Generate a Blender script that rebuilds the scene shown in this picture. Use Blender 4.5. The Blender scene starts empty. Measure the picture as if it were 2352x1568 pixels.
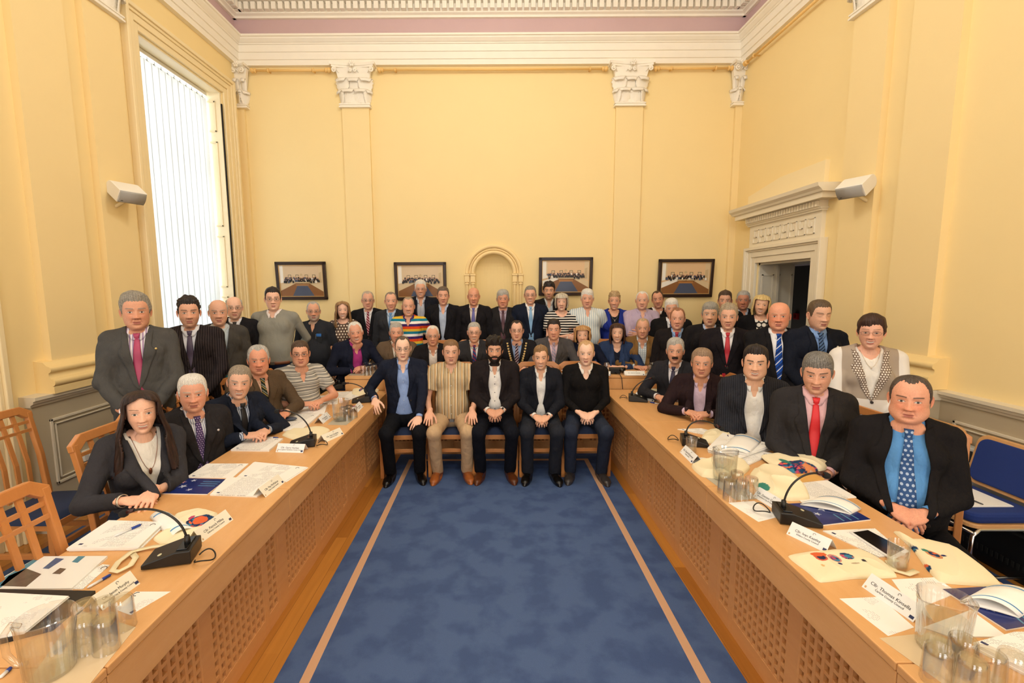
import bpy, bmesh, math, random
import numpy as np
from mathutils import Vector, Matrix
R = math.radians
C = bpy.context.scene.collection
SC = bpy.context.scene

# ------------------------------------------------------------------ camera
F_PX, CX, CY, EYE = 1060.0, 1135.0, 784.0, 1.85
PITCH = math.atan(124 / F_PX)
ROLL = R(0.3)
cam = bpy.data.cameras.new('camera')
camo = bpy.data.objects.new('camera', cam)
C.objects.link(camo)
cam.sensor_width = 36
cam.lens = 36 * F_PX / 2352
cam.shift_x = (1176 - CX) / 2352
cam.clip_start = 0.05
camo.matrix_world = (Matrix.Translation((0, 0, EYE)) @ Matrix.Rotation(math.pi / 2 - PITCH, 4, 'X')
                     @ Matrix.Rotation(-ROLL, 4, 'Z'))
SC.camera = camo

def ray(px, py):
    a = (px - CX) / F_PX
    b = -(py - CY) / F_PX
    a, b = a + b * ROLL, b - a * ROLL
    return a, math.cos(PITCH) + b * math.sin(PITCH), -math.sin(PITCH) + b * math.cos(PITCH)

def at_z(px, py, z):
    r = ray(px, py); k = (z - EYE) / r[2]
    return Vector((r[0] * k, r[1] * k, z))

def at_y(px, py, y):
    r = ray(px, py); k = y / r[1]
    return Vector((r[0] * k, y, EYE + r[2] * k))

def at_x(px, py, x):
    r = ray(px, py); k = x / r[0]
    return Vector((x, r[1] * k, EYE + r[2] * k))

# ------------------------------------------------------------------ materials
MATS = {}

def lin(c):
    if isinstance(c, str):
        c = c.lstrip('#')
        c = [int(c[i:i + 2], 16) / 255 for i in (0, 2, 4)]
    return tuple((x / 12.92 if x <= 0.04045 else ((x + 0.055) / 1.055) ** 2.4) for x in c[:3])

def newmat(name):
    m = bpy.data.materials.new(name)
    m.use_nodes = True
    nt = m.node_tree
    b = nt.nodes['Principled BSDF']
    return m, nt, b

def mathn(nt, op, a, b=None, c=None):
    n = nt.nodes.new('ShaderNodeMath'); n.operation = op
    for i, v in enumerate((a, b, c)):
        if v is None: continue
        if isinstance(v, (int, float)): n.inputs[i].default_value = v
        else: nt.links.new(v, n.inputs[i])
    return n.outputs[0]

def mixc(nt, f, a, b):
    n = nt.nodes.new('ShaderNodeMix'); n.data_type = 'RGBA'
    for s, v in ((n.inputs[0], f), (n.inputs[6], a), (n.inputs[7], b)):
        if isinstance(v, (int, float)): s.default_value = v
        elif isinstance(v, tuple): s.default_value = (*v[:3], 1)
        else: nt.links.new(v, s)
    return n.outputs[2]

def coords(nt, kind='Object'):
    t = nt.nodes.new('ShaderNodeTexCoord')
    s = nt.nodes.new('ShaderNodeSeparateXYZ')
    nt.links.new(t.outputs[kind], s.inputs[0])
    return t.outputs[kind], s.outputs[0], s.outputs[1], s.outputs[2]

def noise(nt, vec, scale, detail=3, stretch=None):
    n = nt.nodes.new('ShaderNodeTexNoise')
    n.inputs['Scale'].default_value = scale
    n.inputs['Detail'].default_value = detail
    if stretch:
        mp = nt.nodes.new('ShaderNodeMapping')
        mp.inputs['Scale'].default_value = stretch
        nt.links.new(vec, mp.inputs[0]); vec = mp.outputs[0]
    nt.links.new(vec, n.inputs['Vector'])
    return n.outputs[0]

def bump(nt, b, h, strength, dist=0.002):
    n = nt.nodes.new('ShaderNodeBump')
    n.inputs['Strength'].default_value = strength
    n.inputs['Distance'].default_value = dist
    nt.links.new(h, n.inputs['Height'])
    nt.links.new(n.outputs[0], b.inputs['Normal'])

def mat(name, col, rough=0.6, var=0.0, nscale=40, bumps=0.0, metal=0.0, spec=None, stretch=None, sheen=0.0, bscale=None, wrinkle=0):
    """plain painted, varnished or woven material with a little variation"""
    if name in MATS: return MATS[name]
    m, nt, b = newmat(name)
    c = lin(col)
    b.inputs['Base Color'].default_value = (*c, 1)
    b.inputs['Roughness'].default_value = rough
    b.inputs['Metallic'].default_value = metal
    if spec is not None: b.inputs['Specular IOR Level'].default_value = spec
    if sheen: b.inputs['Sheen Weight'].default_value = sheen
    if var or bumps:
        v = coords(nt)[0]
        n = noise(nt, v, nscale, 3, stretch)
        if var:
            lo = tuple(x * (1 - var) for x in c); hi = tuple(min(1, x * (1 + var)) for x in c)
            nt.links.new(mixc(nt, n, lo, hi), b.inputs['Base Color'])
        if bumps:
            n2 = noise(nt, v, bscale or nscale * 2, 2, stretch)
            if wrinkle:
                n3 = noise(nt, v, 11, 4, (1, 1, .55))
                n2 = mathn(nt, 'ADD', mathn(nt, 'MULTIPLY', n2, .05), mathn(nt, 'MULTIPLY', mathn(nt, 'ABSOLUTE', mathn(nt, 'SUBTRACT', n3, .5)), 3.0))
                bump(nt, b, n2, wrinkle, .018)
            else: bump(nt, b, n2, bumps)
    MATS[name] = m
    return m

def cloth_bump(nt, b):
    n3 = noise(nt, coords(nt)[0], 11, 4, (1, 1, .55))
    bump(nt, b, mathn(nt, 'ABSOLUTE', mathn(nt, 'SUBTRACT', n3, .5)), .55, .045)

def stripes_mat(name, cols, axis=2, period=0.1, rough=0.85, offset=0.0, skew=0.0, soft=False):
    """cols: list of (fraction start, colour); repeats with the period along one axis of the garment"""
    if name in MATS: return MATS[name]
    m, nt, b = newmat(name)
    cc = coords(nt)
    v = cc[1 + axis]
    if skew: v = mathn(nt, 'ADD', v, mathn(nt, 'MULTIPLY', cc[1], skew))
    v = mathn(nt, 'FRACT', mathn(nt, 'ADD', mathn(nt, 'DIVIDE', v, period), offset + 50.0))
    r = nt.nodes.new('ShaderNodeValToRGB')
    r.color_ramp.interpolation = 'LINEAR' if soft else 'CONSTANT'
    e = r.color_ramp.elements
    while len(e) < len(cols): e.new(0.5)
    for el, (p, c) in zip(e, cols):
        el.position = p; el.color = (*lin(c), 1)
    nt.links.new(v, r.inputs[0])
    nt.links.new(r.outputs[0], b.inputs['Base Color'])
    b.inputs['Roughness'].default_value = rough; b.inputs['Specular IOR Level'].default_value = .15
    cloth_bump(nt, b)
    MATS[name] = m
    return m

def dots_mat(name, base, dot, pitch=0.03, rad=0.25, rough=0.85, planes=(1, 3)):
    if name in MATS: return MATS[name]
    m, nt, b = newmat(name)
    cc = coords(nt)
    u = mathn(nt, 'DIVIDE', cc[planes[0]], pitch); w = mathn(nt, 'DIVIDE', cc[planes[1]], pitch)
    row = mathn(nt, 'FLOOR', w)
    odd = mathn(nt, 'MULTIPLY', mathn(nt, 'MODULO', mathn(nt, 'ADD', row, 100), 2), 0.5)
    fu = mathn(nt, 'SUBTRACT', mathn(nt, 'FRACT', mathn(nt, 'ADD', mathn(nt, 'ADD', u, 100), odd)), 0.5)
    fw = mathn(nt, 'SUBTRACT', mathn(nt, 'FRACT', mathn(nt, 'ADD', w, 100)), 0.5)
    d = mathn(nt, 'SQRT', mathn(nt, 'ADD', mathn(nt, 'MULTIPLY', fu, fu), mathn(nt, 'MULTIPLY', fw, fw)))
    k = mathn(nt, 'LESS_THAN', d, rad)
    nt.links.new(mixc(nt, k, lin(base), lin(dot)), b.inputs['Base Color'])
    b.inputs['Roughness'].default_value = rough
    MATS[name] = m
    return m

def check_mat(name, base, l1, l2, pitch=0.04, rough=0.85):
    if name in MATS: return MATS[name]
    m, nt, b = newmat(name)
    cc = coords(nt)
    fx = mathn(nt, 'LESS_THAN', mathn(nt, 'FRACT', mathn(nt, 'ADD', mathn(nt, 'DIVIDE', cc[1], pitch), 50)), 0.22)
    fz = mathn(nt, 'LESS_THAN', mathn(nt, 'FRACT', mathn(nt, 'ADD', mathn(nt, 'DIVIDE', cc[3], pitch), 50)), 0.22)
    c = mixc(nt, fx, lin(base), lin(l1))
    c = mixc(nt, fz, c, lin(l2))
    nt.links.new(c, b.inputs['Base Color'])
    b.inputs['Roughness'].default_value = rough
    MATS[name] = m
    return m

def glass_mat(name, tint=(1, 1, 1), alpha=0.0, rough=0.02, refl=1.0, ior=1.45):
    """thin clear glass: see-through with a Fresnel reflection"""
    if name in MATS: return MATS[name]
    m, nt, b = newmat(name)
    tr = nt.nodes.new('ShaderNodeBsdfTransparent'); tr.inputs[0].default_value = (*tint, 1)
    gl = nt.nodes.new('ShaderNodeBsdfGlossy'); gl.inputs['Roughness'].default_value = rough
    fr = nt.nodes.new('ShaderNodeLayerWeight'); fr.inputs[0].default_value = .5
    fc = mathn(nt, 'ADD', mathn(nt, 'MULTIPLY', mathn(nt, 'POWER', fr.outputs[1], 2.6), .75), .12)
    mx = nt.nodes.new('ShaderNodeMixShader')
    nt.links.new(mathn(nt, 'MINIMUM', mathn(nt, 'MULTIPLY', fc, refl), 1.0), mx.inputs[0])
    nt.links.new(tr.outputs[0], mx.inputs[1]); nt.links.new(gl.outputs[0], mx.inputs[2])
    nt.links.new(mx.outputs[0], nt.nodes['Material Output'].inputs[0])
    MATS[name] = m
    return m

def vcol_mat(name, rough=0.55, sheen=0.0, bumps=0.0, nscale=200, spec=0.4, sss=0.0):
    if name in MATS: return MATS[name]
    m, nt, b = newmat(name)
    a = nt.nodes.new('ShaderNodeAttribute'); a.attribute_name = 'Col'
    nt.links.new(a.outputs['Color'], b.inputs['Base Color'])
    b.inputs['Roughness'].default_value = rough
    b.inputs['Specular IOR Level'].default_value = spec
    if bumps: bump(nt, b, noise(nt, coords(nt)[0], nscale, 2), bumps, 0.001)
    MATS[name] = m
    return m

# ------------------------------------------------------------------ objects
def tag(o, label=None, cat=None, group=None, kind=None):
    for k, v in (('label', label), ('category', cat), ('group', group), ('kind', kind)):
        if v: o[k] = v
    return o

def empty(name, loc=(0, 0, 0), rz=0.0, label=None, cat=None, group=None, mtx=None):
    o = bpy.data.objects.new(name, None)
    o.empty_display_size = 0.1
    C.objects.link(o)
    if mtx is not None: o.matrix_world = mtx
    else:
        o.location = loc; o.rotation_euler = (0, 0, rz)
    return tag(o, label, cat, group)

def link_mesh(name, me, material, parent=None, smooth=False, mtx=None):
    o = bpy.data.objects.new(name, me)
    C.objects.link(o)
    mats = material if isinstance(material, (list, tuple)) else [material]
    if not me.materials:
        for m_ in mats: me.materials.append(m_)
    if smooth: me.shade_smooth()
    if parent is not None: o.parent = parent
    if mtx is not None: o.matrix_local = mtx
    return o

def np_mesh(name, v, f, col=None, fmat=None):
    """v (n,3), f (m,4) or (m,3) arrays or list of such"""
    me = bpy.data.meshes.new(name)
    fl = f if isinstance(f, list) else [f]
    fl = [np.asarray(x, dtype=np.int32) for x in fl if len(x)]
    nl = sum(x.size for x in fl); nf = sum(len(x) for x in fl)
    me.vertices.add(len(v)); me.loops.add(nl); me.polygons.add(nf)
    me.vertices.foreach_set('co', np.asarray(v, dtype=np.float32).ravel())
    me.loops.foreach_set('vertex_index', np.concatenate([x.ravel() for x in fl]))
    tot = np.concatenate([np.full(len(x), x.shape[1], dtype=np.int32) for x in fl])
    me.polygons.foreach_set('loop_start', np.concatenate([[0], np.cumsum(tot)[:-1]]).astype(np.int32))
    if fmat is not None: me.polygons.foreach_set('material_index', np.asarray(fmat, dtype=np.int32))
    me.update(calc_edges=True)
    if col is not None:
        a = me.color_attributes.new('Col', 'FLOAT_COLOR', 'POINT')
        cc = np.ones((len(v), 4), dtype=np.float32); cc[:, :3] = col
        a.data.foreach_set('color', cc.ravel())
    return me

class MB:
    """collects shapes and links them as one mesh"""
    def __init__(s): s.v = []; s.f = []; s.m = []
    def add(s, vs, fs, mi=0):
        n = len(s.v); s.v += [tuple(p) for p in vs]; s.f += [tuple(i + n for i in q) for q in fs]; s.m += [mi] * len(fs)
        return s
    def box(s, a, b, mi=0, M=None):
        x0, y0, z0 = a; x1, y1, z1 = b
        if x0 > x1: x0, x1 = x1, x0
        if y0 > y1: y0, y1 = y1, y0
        if z0 > z1: z0, z1 = z1, z0
        vs = [Vector(p) for p in ((x0, y0, z0), (x1, y0, z0), (x1, y1, z0), (x0, y1, z0), (x0, y0, z1), (x1, y0, z1), (x1, y1, z1), (x0, y1, z1))]
        if M is not None: vs = [M @ p for p in vs]
        return s.add(vs, [(0, 3, 2, 1), (4, 5, 6, 7), (0, 1, 5, 4), (1, 2, 6, 5), (2, 3, 7, 6), (3, 0, 4, 7)], mi)
    def prism(s, poly, d0, d1, axis='z', mi=0, M=None):
        n = len(poly)
        def P(u, v, w):
            q = {'z': (u, v, w), 'y': (u, w, v), 'x': (w, u, v)}[axis]
            q = Vector(q)
            return M @ q if M is not None else q
        vs = [P(u, v, d0) for u, v in poly] + [P(u, v, d1) for u, v in poly]
        fs = [tuple(range(n))[::-1], tuple(range(n, 2 * n))] + [(i, (i + 1) % n, n + (i + 1) % n, n + i) for i in range(n)]
        return s.add(vs, fs, mi)
    def quad(s, p, mi=0): return s.add(p, [(0, 1, 2, 3)], mi)
    def tube(s, pts, r, n=10, mi=0, cap=True, flat=1.0, M=None):
        pts = [Vector(p) for p in pts]
        rs = r if isinstance(r, (list, tuple)) else [r] * len(pts)
        vs = []; prev = None
        for i, p in enumerate(pts):
            d = (pts[min(i + 1, len(pts) - 1)] - pts[max(i - 1, 0)])
            d = d.normalized() if d.length > 1e-9 else Vector((0, 0, 1))
            if prev is None:
                u = d.orthogonal().normalized()
            else:
                u = (prev - d * prev.dot(d)).normalized()
            prev = u; w = d.cross(u)
            for k in range(n):
                a = 2 * math.pi * k / n
                vs.append(p + (u * math.cos(a) + w * math.sin(a) * flat) * rs[i])
        if M is not None: vs = [M @ p for p in vs]
        fs = []
        for i in range(len(pts) - 1):
            for k in range(n):
                fs.append((i * n + k, i * n + (k + 1) % n, (i + 1) * n + (k + 1) % n, (i + 1) * n + k))
        if cap:
            fs.append(tuple(range(n))[::-1]); fs.append(tuple(range((len(pts) - 1) * n, len(pts) * n)))
        return s.add(vs, fs, mi)
    def lathe(s, prof, n=32, c=(0, 0, 0), mi=0, M=None, cap=False):
        vs = []
        for r, z in prof:
            for k in range(n):
                a = 2 * math.pi * k / n
                p = Vector((c[0] + r * math.cos(a), c[1] + r * math.sin(a), c[2] + z))
                vs.append(M @ p if M is not None else p)
        fs = []
        for i in range(len(prof) - 1):
            for k in range(n):
                fs.append((i * n + k, i * n + (k + 1) % n, (i + 1) * n + (k + 1) % n, (i + 1) * n + k))
        if cap:
            fs.append(tuple(range(n))[::-1]); fs.append(tuple(range((len(prof) - 1) * n, len(prof) * n)))
        return s.add(vs, fs, mi)
    def ball(s, c, r, n=10, mi=0, sc=(1, 1, 1)):
        prof = [(math.sin(math.pi * i / n) * 1.0, -math.cos(math.pi * i / n)) for i in range(n + 1)]
        M = Matrix.Translation(c) @ Matrix.Diagonal((r * sc[0], r * sc[1], r * sc[2], 1))
        return s.lathe([(max(a, 1e-3), z) for a, z in prof], n * 2, (0, 0, 0), mi, M)
    def grid(s, fn, nu, nv, mi=0, closed=False):
        vs = [fn(i / (nu - 1 if not closed else nu), j / (nv - 1)) for j in range(nv) for i in range(nu)]
        fs = []
        for j in range(nv - 1):
            for i in range(nu if closed else nu - 1):
                fs.append((j * nu + i, j * nu + (i + 1) % nu, (j + 1) * nu + (i + 1) % nu, (j + 1) * nu + i))
        return s.add(vs, fs, mi)
    def build(s, name, material, parent=None, smooth=False, bevel=0, mtx=None, auto=None, solid=0, subd=0):
        me = bpy.data.meshes.new(name)
        me.from_pydata(s.v, [], s.f); me.update()
        bm_ = bmesh.new(); bm_.from_mesh(me); bmesh.ops.recalc_face_normals(bm_, faces=bm_.faces); bm_.to_mesh(me); bm_.free()
        o = link_mesh(name, me, material, parent, False, mtx)
        if any(s.m): me.polygons.foreach_set('material_index', s.m)
        if smooth:
            me.shade_smooth()
        if auto:
            me.shade_smooth(); me.set_sharp_from_angle(angle=R(auto))
        if solid:
            md = o.modifiers.new('solid', 'SOLIDIFY'); md.thickness = solid; md.offset = 0
        if bevel:
            md = o.modifiers.new('bevel', 'BEVEL'); md.width = bevel; md.segments = 2; md.limit_method = 'ANGLE'; md.angle_limit = R(40)
        if subd:
            md = o.modifiers.new('sub', 'SUBSURF'); md.levels = subd; md.render_levels = subd
        return o

def copy_tree(o, parent=None):
    c = o.copy(); C.objects.link(c)
    c.parent = parent
    for ch in o.children: copy_tree(ch, c)
    return c

def text_obj(name, body, size, material, parent, M, align='CENTER'):
    cu = bpy.data.curves.new(name, 'FONT')
    cu.body = body; cu.size = size; cu.align_x = align; cu.align_y = 'CENTER'; cu.extrude = 0.0002
    cu.resolution_u = 3
    t = bpy.data.objects.new(name, cu); C.objects.link(t)
    dg = bpy.context.evaluated_depsgraph_get()
    me = bpy.data.meshes.new_from_object(t.evaluated_get(dg))
    C.objects.unlink(t); bpy.data.objects.remove(t)
    me.name = name
    me.materials.clear()
    return link_mesh(name, me, material, parent, False, M)
# ------------------------------------------------------------------ implicit surfaces
def v3(*a): return np.array(a, dtype=np.float32)

def cone(P, a, b, ra, rb, sq=None):
    a = np.asarray(a, dtype=np.float32); b = np.asarray(b, dtype=np.float32)
    ab = b - a
    if sq is not None:
        S = np.asarray(sq, dtype=np.float32)
        P = P / S; a = a / S; b = b / S; ab = b - a
    t = np.clip(((P - a) @ ab) / max(1e-9, float(ab @ ab)), 0, 1)
    d = P - a - t[..., None] * ab
    return np.sqrt((d * d).sum(-1)) - (ra + (rb - ra) * t)

def ell(P, c, r):
    q = P - np.asarray(c, dtype=np.float32); r = np.asarray(r, dtype=np.float32)
    k0 = np.sqrt(((q / r) ** 2).sum(-1)); k1 = np.sqrt(((q / (r * r)) ** 2).sum(-1))
    return k0 * (k0 - 1) / np.maximum(k1, 1e-6)

def smin(a, b, k):
    h = np.clip(0.5 + 0.5 * (b - a) / k, 0, 1)
    return b + (a - b) * h - k * h * (1 - h)

class Folds:
    def __init__(s, seed, freq=28, n=7, zs=0.8):
        g = np.random.RandomState(seed)
        k = g.normal(size=(n, 3)); k /= np.linalg.norm(k, axis=1)[:, None]
        k[:, 2] *= zs
        s.k = (k * freq * g.uniform(0.5, 1.6, (n, 1))).astype(np.float32); s.p = g.uniform(0, 6.28, n).astype(np.float32)
    def __call__(s, P):
        w = np.zeros(P.shape[:-1], dtype=np.float32)
        for k, p in zip(s.k, s.p): w += np.sin(P @ k + p)
        return 0.9 - np.sqrt(np.abs(w / len(s.p))) * 1.7

CORN = np.array([(i, j, k) for i in (0, 1) for j in (0, 1) for k in (0, 1)])
EDG = [(a, b) for a in range(8) for b in range(a + 1, 8) if np.abs(CORN[a] - CORN[b]).sum() == 1]

def snet(fn, lo, hi, h):
    lo = np.asarray(lo, dtype=np.float32); hi = np.asarray(hi, dtype=np.float32)
    n = np.maximum(3, np.ceil((hi - lo) / h).astype(int) + 1)
    ax = [lo[i] + h * np.arange(n[i], dtype=np.float32) for i in range(3)]
    P = np.stack(np.meshgrid(*ax, indexing='ij'), -1)
    V = fn(P)
    V[0] = V[-1] = 1; V[:, 0] = V[:, -1] = 1; V[:, :, 0] = V[:, :, -1] = 1
    S = V < 0
    cs = np.stack([S[c[0]:n[0] - 1 + c[0], c[1]:n[1] - 1 + c[1], c[2]:n[2] - 1 + c[2]] for c in CORN])
    act = cs.any(0) & ~cs.all(0)
    I = np.argwhere(act)
    acc = np.zeros((len(I), 3)); cnt = np.zeros(len(I))
    cv = [V[I[:, 0] + c[0], I[:, 1] + c[1], I[:, 2] + c[2]] for c in CORN]
    for a, b in EDG:
        m = (cv[a] < 0) != (cv[b] < 0)
        t = np.where(m, cv[a] / np.where(m, cv[a] - cv[b], 1), 0)
        acc += m[:, None] * (CORN[a] + t[:, None] * (CORN[b] - CORN[a])); cnt += m
    vs = lo + h * (I + acc / cnt[:, None])
    vid = -np.ones(act.shape, dtype=np.int64); vid[I[:, 0], I[:, 1], I[:, 2]] = np.arange(len(I))
    out = []
    for axn in range(3):
        o1, o2 = [(1, 2), (2, 0), (0, 1)][axn]
        sl = [slice(1, n[i] - 1) for i in range(3)]
        s0 = list(sl); s1 = list(sl)
        s0[axn] = slice(0, n[axn] - 1); s1[axn] = slice(1, n[axn])
        A = S[tuple(s0)]; B = S[tuple(s1)]
        d = A != B
        J = np.argwhere(d)
        J = J + np.array([0 if i == axn else 1 for i in range(3)])
        e1 = np.zeros(3, dtype=int); e1[o1] = 1
        e2 = np.zeros(3, dtype=int); e2[o2] = 1
        q = [J - e1 - e2, J - e2, J, J - e1]
        q = np.stack([vid[x[:, 0], x[:, 1], x[:, 2]] for x in q], 1)
        fl = A[d]
        q[~fl] = q[~fl][:, ::-1]
        out.append(q)
    return vs.astype(np.float32), np.concatenate(out)

def to_np(M): return np.array(M, dtype=np.float32)
def xf(v, M):
    M = to_np(M)
    return v @ M[:3, :3].T + M[:3, 3]

def ss(a, b, x):
    t = np.clip((x - a) / (b - a), 0, 1)
    return t * t * (3 - 2 * t)

# ------------------------------------------------------------------ heads
#        z      a      f      b
HP = np.array([
    (.1165, .000, .000, .000), (.1155, .016, .017, .020), (.112, .030, .033, .036), (.104, .047, .052, .058),
    (.090, .061, .069, .078), (.070, .0715, .083, .092), (.045, .0775, .0915, .099), (.020, .0785, .0935, .100),
    (.000, .0775, .0915, .098), (-.020, .0755, .090, .093), (-.040, .0725, .0895, .086), (-.060, .0655, .0885, .076),
    (-.080, .0575, .087, .066), (-.095, .0485, .0845, .060), (-.106, .040, .078, .058), (-.1135, .036, .068, .058),
    (-.118, .036, .052, .059), (-.124, .044, .036, .060), (-.140, .056, .036, .062), (-.170, .060, .041, .065),
    (-.200, .063, .048, .070), (-.235, .070, .058, .076)])

def head_rows(k):
    """parameter along the profile table, dense over the face"""
    arc = np.arange(len(HP))
    segs = []
    for i in range(len(HP) - 1):
        dense = 3 <= i <= 15
        n = max(1, int(round((abs(HP[i + 1, 0] - HP[i, 0]) / .0022 if dense else 2) * k)))
        n = max(n, 2)
        segs += list(i + np.arange(n) / n)
    segs.append(len(HP) - 1)
    return np.array(segs)

def prof(tt):
    i = np.clip(np.floor(tt).astype(int), 0, len(HP) - 2); t = (tt - i)[:, None]
    p0 = HP[np.clip(i - 1, 0, len(HP) - 1)]; p1 = HP[i]; p2 = HP[i + 1]; p3 = HP[np.clip(i + 2, 0, len(HP) - 1)]
    r = 0.5 * ((2 * p1) + (-p0 + p2) * t + (2 * p0 - 5 * p1 + 4 * p2 - p3) * t ** 2 + (-p0 + 3 * p1 - 3 * p2 + p3) * t ** 3)
    r[:, 1:] = np.maximum(r[:, 1:], 0)
    return r

def cols_phi(k):
    n = int(88 * k) // 2 * 2
    u = np.linspace(-1, 1, n + 1)[:-1]
    return np.pi * (0.45 * u + 0.55 * u ** 3)

def head_base(k, w=1.0, jaw=1.0, fat=0.0, female=False):
    tt = head_rows(k); p = prof(tt); ph = cols_phi(k)
    z = p[:, 0][:, None] + 0 * ph[None]
    a = p[:, 1] * w * .925
    jm = ss(-.03, -.09, p[:, 0]); jm *= ss(-.13, -.115, p[:, 0])
    a = a * (1 + (jaw - 1) * jm)
    nk = ss(-.112, -.125, p[:, 0])
    a = a + nk * (.006 * fat - (.008 if female else 0)) + .010 * fat * ss(-.02, -.07, p[:, 0])
    f = p[:, 2] + nk * .012 * fat - nk * (.006 if female else 0)
    b = p[:, 3] + nk * .006 * fat - nk * (.008 if female else 0)
    n = 2.2
    c = np.cos(ph); s = np.sin(ph)
    cc = np.sign(c) * np.abs(c) ** (2 / n); sn = np.sign(s) * np.abs(s) ** (2 / n)
    x = a[:, None] * sn[None]
    y = np.where(c[None] > 0, -f[:, None] * cc[None], -b[:, None] * cc[None])
    return x, y, z, tt, ph

def skin_tone(h):
    c = np.array(lin(h)) * 1.14; return np.array([c[0], c[1] + (c[0] - c[1]) * .16, c[2] + (c[0] - c[2]) * .11])

def head_mesh(o, k):
    """o: dict of looks. returns verts, faces, colours (head space: centre between the ears, face towards -Y)"""
    x, y, z, tt, ph = head_base(k, o.get('w', 1), o.get('jaw', 1), o.get('fat', 0), o.get('female', False))
    front = ss(0.0, -.03, y)
    ztrue = z; z = np.where(z < 0, z * .87, z)
    g = lambda cx_, cz, sx, sz: np.exp(-((np.abs(x) - cx_) / sx) ** 2 / 2 - ((z - cz) / sz) ** 2 / 2)
    g1 = lambda cz, sz: np.exp(-((z - cz) / sz) ** 2 / 2)
    sm = o.get('smile', 0.3) * .85 + .15; age = o.get('age', 0.5); fem = o.get('female', False)
    d = np.zeros_like(x)
    # nose
    nt_ = np.clip((.016 - z) / .046, 0, 1)
    hgt = (.003 + .024 * o.get('nose', 1.0) * nt_ ** 1.25) * ss(-.0425, -.032, z) * ss(.03, .010, z)
    d += hgt * np.exp(-(x / (.0065 + .0055 * nt_)) ** 2 / 2)
    d += .0070 * g(.0125, -.031, .0045, .005) + .0045 * g(0, -.029, .007, .006)
    # eye sockets, balls, lids, brow
    d -= .0080 * g(.029, .003, .014, .0085)
    d += .0060 * g(.031, .000, .0095, .0062)
    d += (.0015 if fem else .0030) * np.exp(-((z - .020 + .00012 / .001 * 0) / .0055) ** 2 / 2) * ss(.052, .035, np.abs(x)) * ss(.002, .012, np.abs(x))
    d -= .0015 * g(0.0, .016, .006, .006)
    d -= age * .0022 * g(.030, -.013, .013, .0025)
    # cheeks, folds
    d += (.004 + .003 * sm) * g(.037, -.027, .014, .012)
    fx = .017 + (-.036 - z) * .45 + .003 * sm
    d -= (.0012 + .0022 * age + .002 * sm) * np.exp(-((np.abs(x) - fx) / .0028) ** 2 / 2) * ss(-.030, -.038, z) * ss(-.068, -.056, z)
    # mouth
    mz = -.0575 + (sm - .05) * .0075 * (x / .022) ** 2 - .001
    mw = .021 + .004 * sm
    mx = ss(mw + .004, mw - .006, np.abs(x))
    op = .0035 * max(0, sm - .45)
    d += .0045 * np.exp(-((z - mz - .0045 - op) / .0035) ** 2 / 2) * mx
    d += .0055 * np.exp(-((z - mz + .0060 + op) / .0042) ** 2 / 2) * mx
    d -= .0035 * np.exp(-((z - mz) / (.0015 + op)) ** 2 / 2) * mx
    d -= .0035 * g(0, -.0745, .016, .0045)
    d += .0060 * g(0, -.0925, .013, .009)
    d -= .0025 * g(.047, -.05, .01, .02) * (1 - min(1, o.get('fat', 0)))
    d += .006 * o.get('fat', 0) * g(.038, -.075, .018, .02)
    d -= .002 * g(.052, .03, .008, .018)
    # forehead wrinkles
    if age > .6:
        d -= .0008 * (np.sin(z * 900) > .2) * ss(.028, .035, z) * ss(.065, .055, z) * ss(.05, .03, np.abs(x))
    y = y - d * front
    v = np.stack([x, y, ztrue], -1)
    nr, nc = x.shape
    # colours
    skin = skin_tone(o.get('skin', '#d49a80'))
    col = np.broadcast_to(skin, v.shape).copy()
    def mixin(c, m):
        nonlocal col
        c = np.array(c); m = np.clip(m, 0, 1)[..., None]
        col = col * (1 - m) + c * m
    red = skin * np.array([1.0, .78, .72])
    ruddy = o.get('ruddy', .5)
    mixin(red, front * ruddy * (.75 * g(.036, -.022, .016, .015) + .7 * np.exp(-(x / .012) ** 2) * g1(-.027, .01)))
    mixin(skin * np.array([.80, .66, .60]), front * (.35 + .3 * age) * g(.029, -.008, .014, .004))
    mixin(skin * .72, front * .25 * g(.029, .011, .014, .003))  # socket shade between brow and eye, painted into the skin colour
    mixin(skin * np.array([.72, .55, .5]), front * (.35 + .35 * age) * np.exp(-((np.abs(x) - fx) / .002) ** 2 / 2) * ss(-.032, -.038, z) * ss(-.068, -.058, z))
    st = o.get('stubble', 0)
    if st:
        sc_ = np.array(lin(o.get('stubble_col', '#5c4a42')))
        bm = ss(-.030, -.050, z - .35 * np.maximum(0, np.abs(x) - .045)) * ss(-.150, -.12, z) * (1 - .8 * g(.028, -.035, .010, .010))
        mixin(sc_, st * bm * ss(.02, -.02, y))
    # lips and teeth
    lip = np.array(lin(o.get('lip', '#a8605a')))
    lu = ss(.0065 + op, .005 + op, (z - mz)) * ss(-.0105 - op, -.0085 - op, (z - mz)) * ss(mw + .001, mw - .003, np.abs(x) + .6 * np.abs(z - mz))
    mixin(lip, .8 * lu * front)
    if sm > .6:
        tw = ss(mw - .002, mw - .006, np.abs(x)) * ss(.0030 + op * .4, .0018 + op * .4, np.abs(z - mz - .0005))
        mixin((.78, .74, .66), tw * front)
        mixin(skin * .18, front * ss(mw + .002, mw - .001, np.abs(x)) * ss(.0012, .0004, np.abs(z - mz + .003 + op * .5)))
    else:
        mixin(skin * np.array([.30, .18, .16]), front * .85 * ss(mw + .002, mw - .001, np.abs(x)) * ss(.0016, .0005, np.abs(z - mz)))
    mixin(skin * .15, front * .9 * g(.0068, -.0385, .0028, .0014))
    # eyes
    ex = np.abs(x) - .031
    eo = o.get('eye', .0056) * (1 - .35 * max(0, sm - .3))
    lid = eo * (1 - (ex / .0145) ** 2) ; low = -eo * .75 * (1 - (ex / .0145) ** 2)
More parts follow.
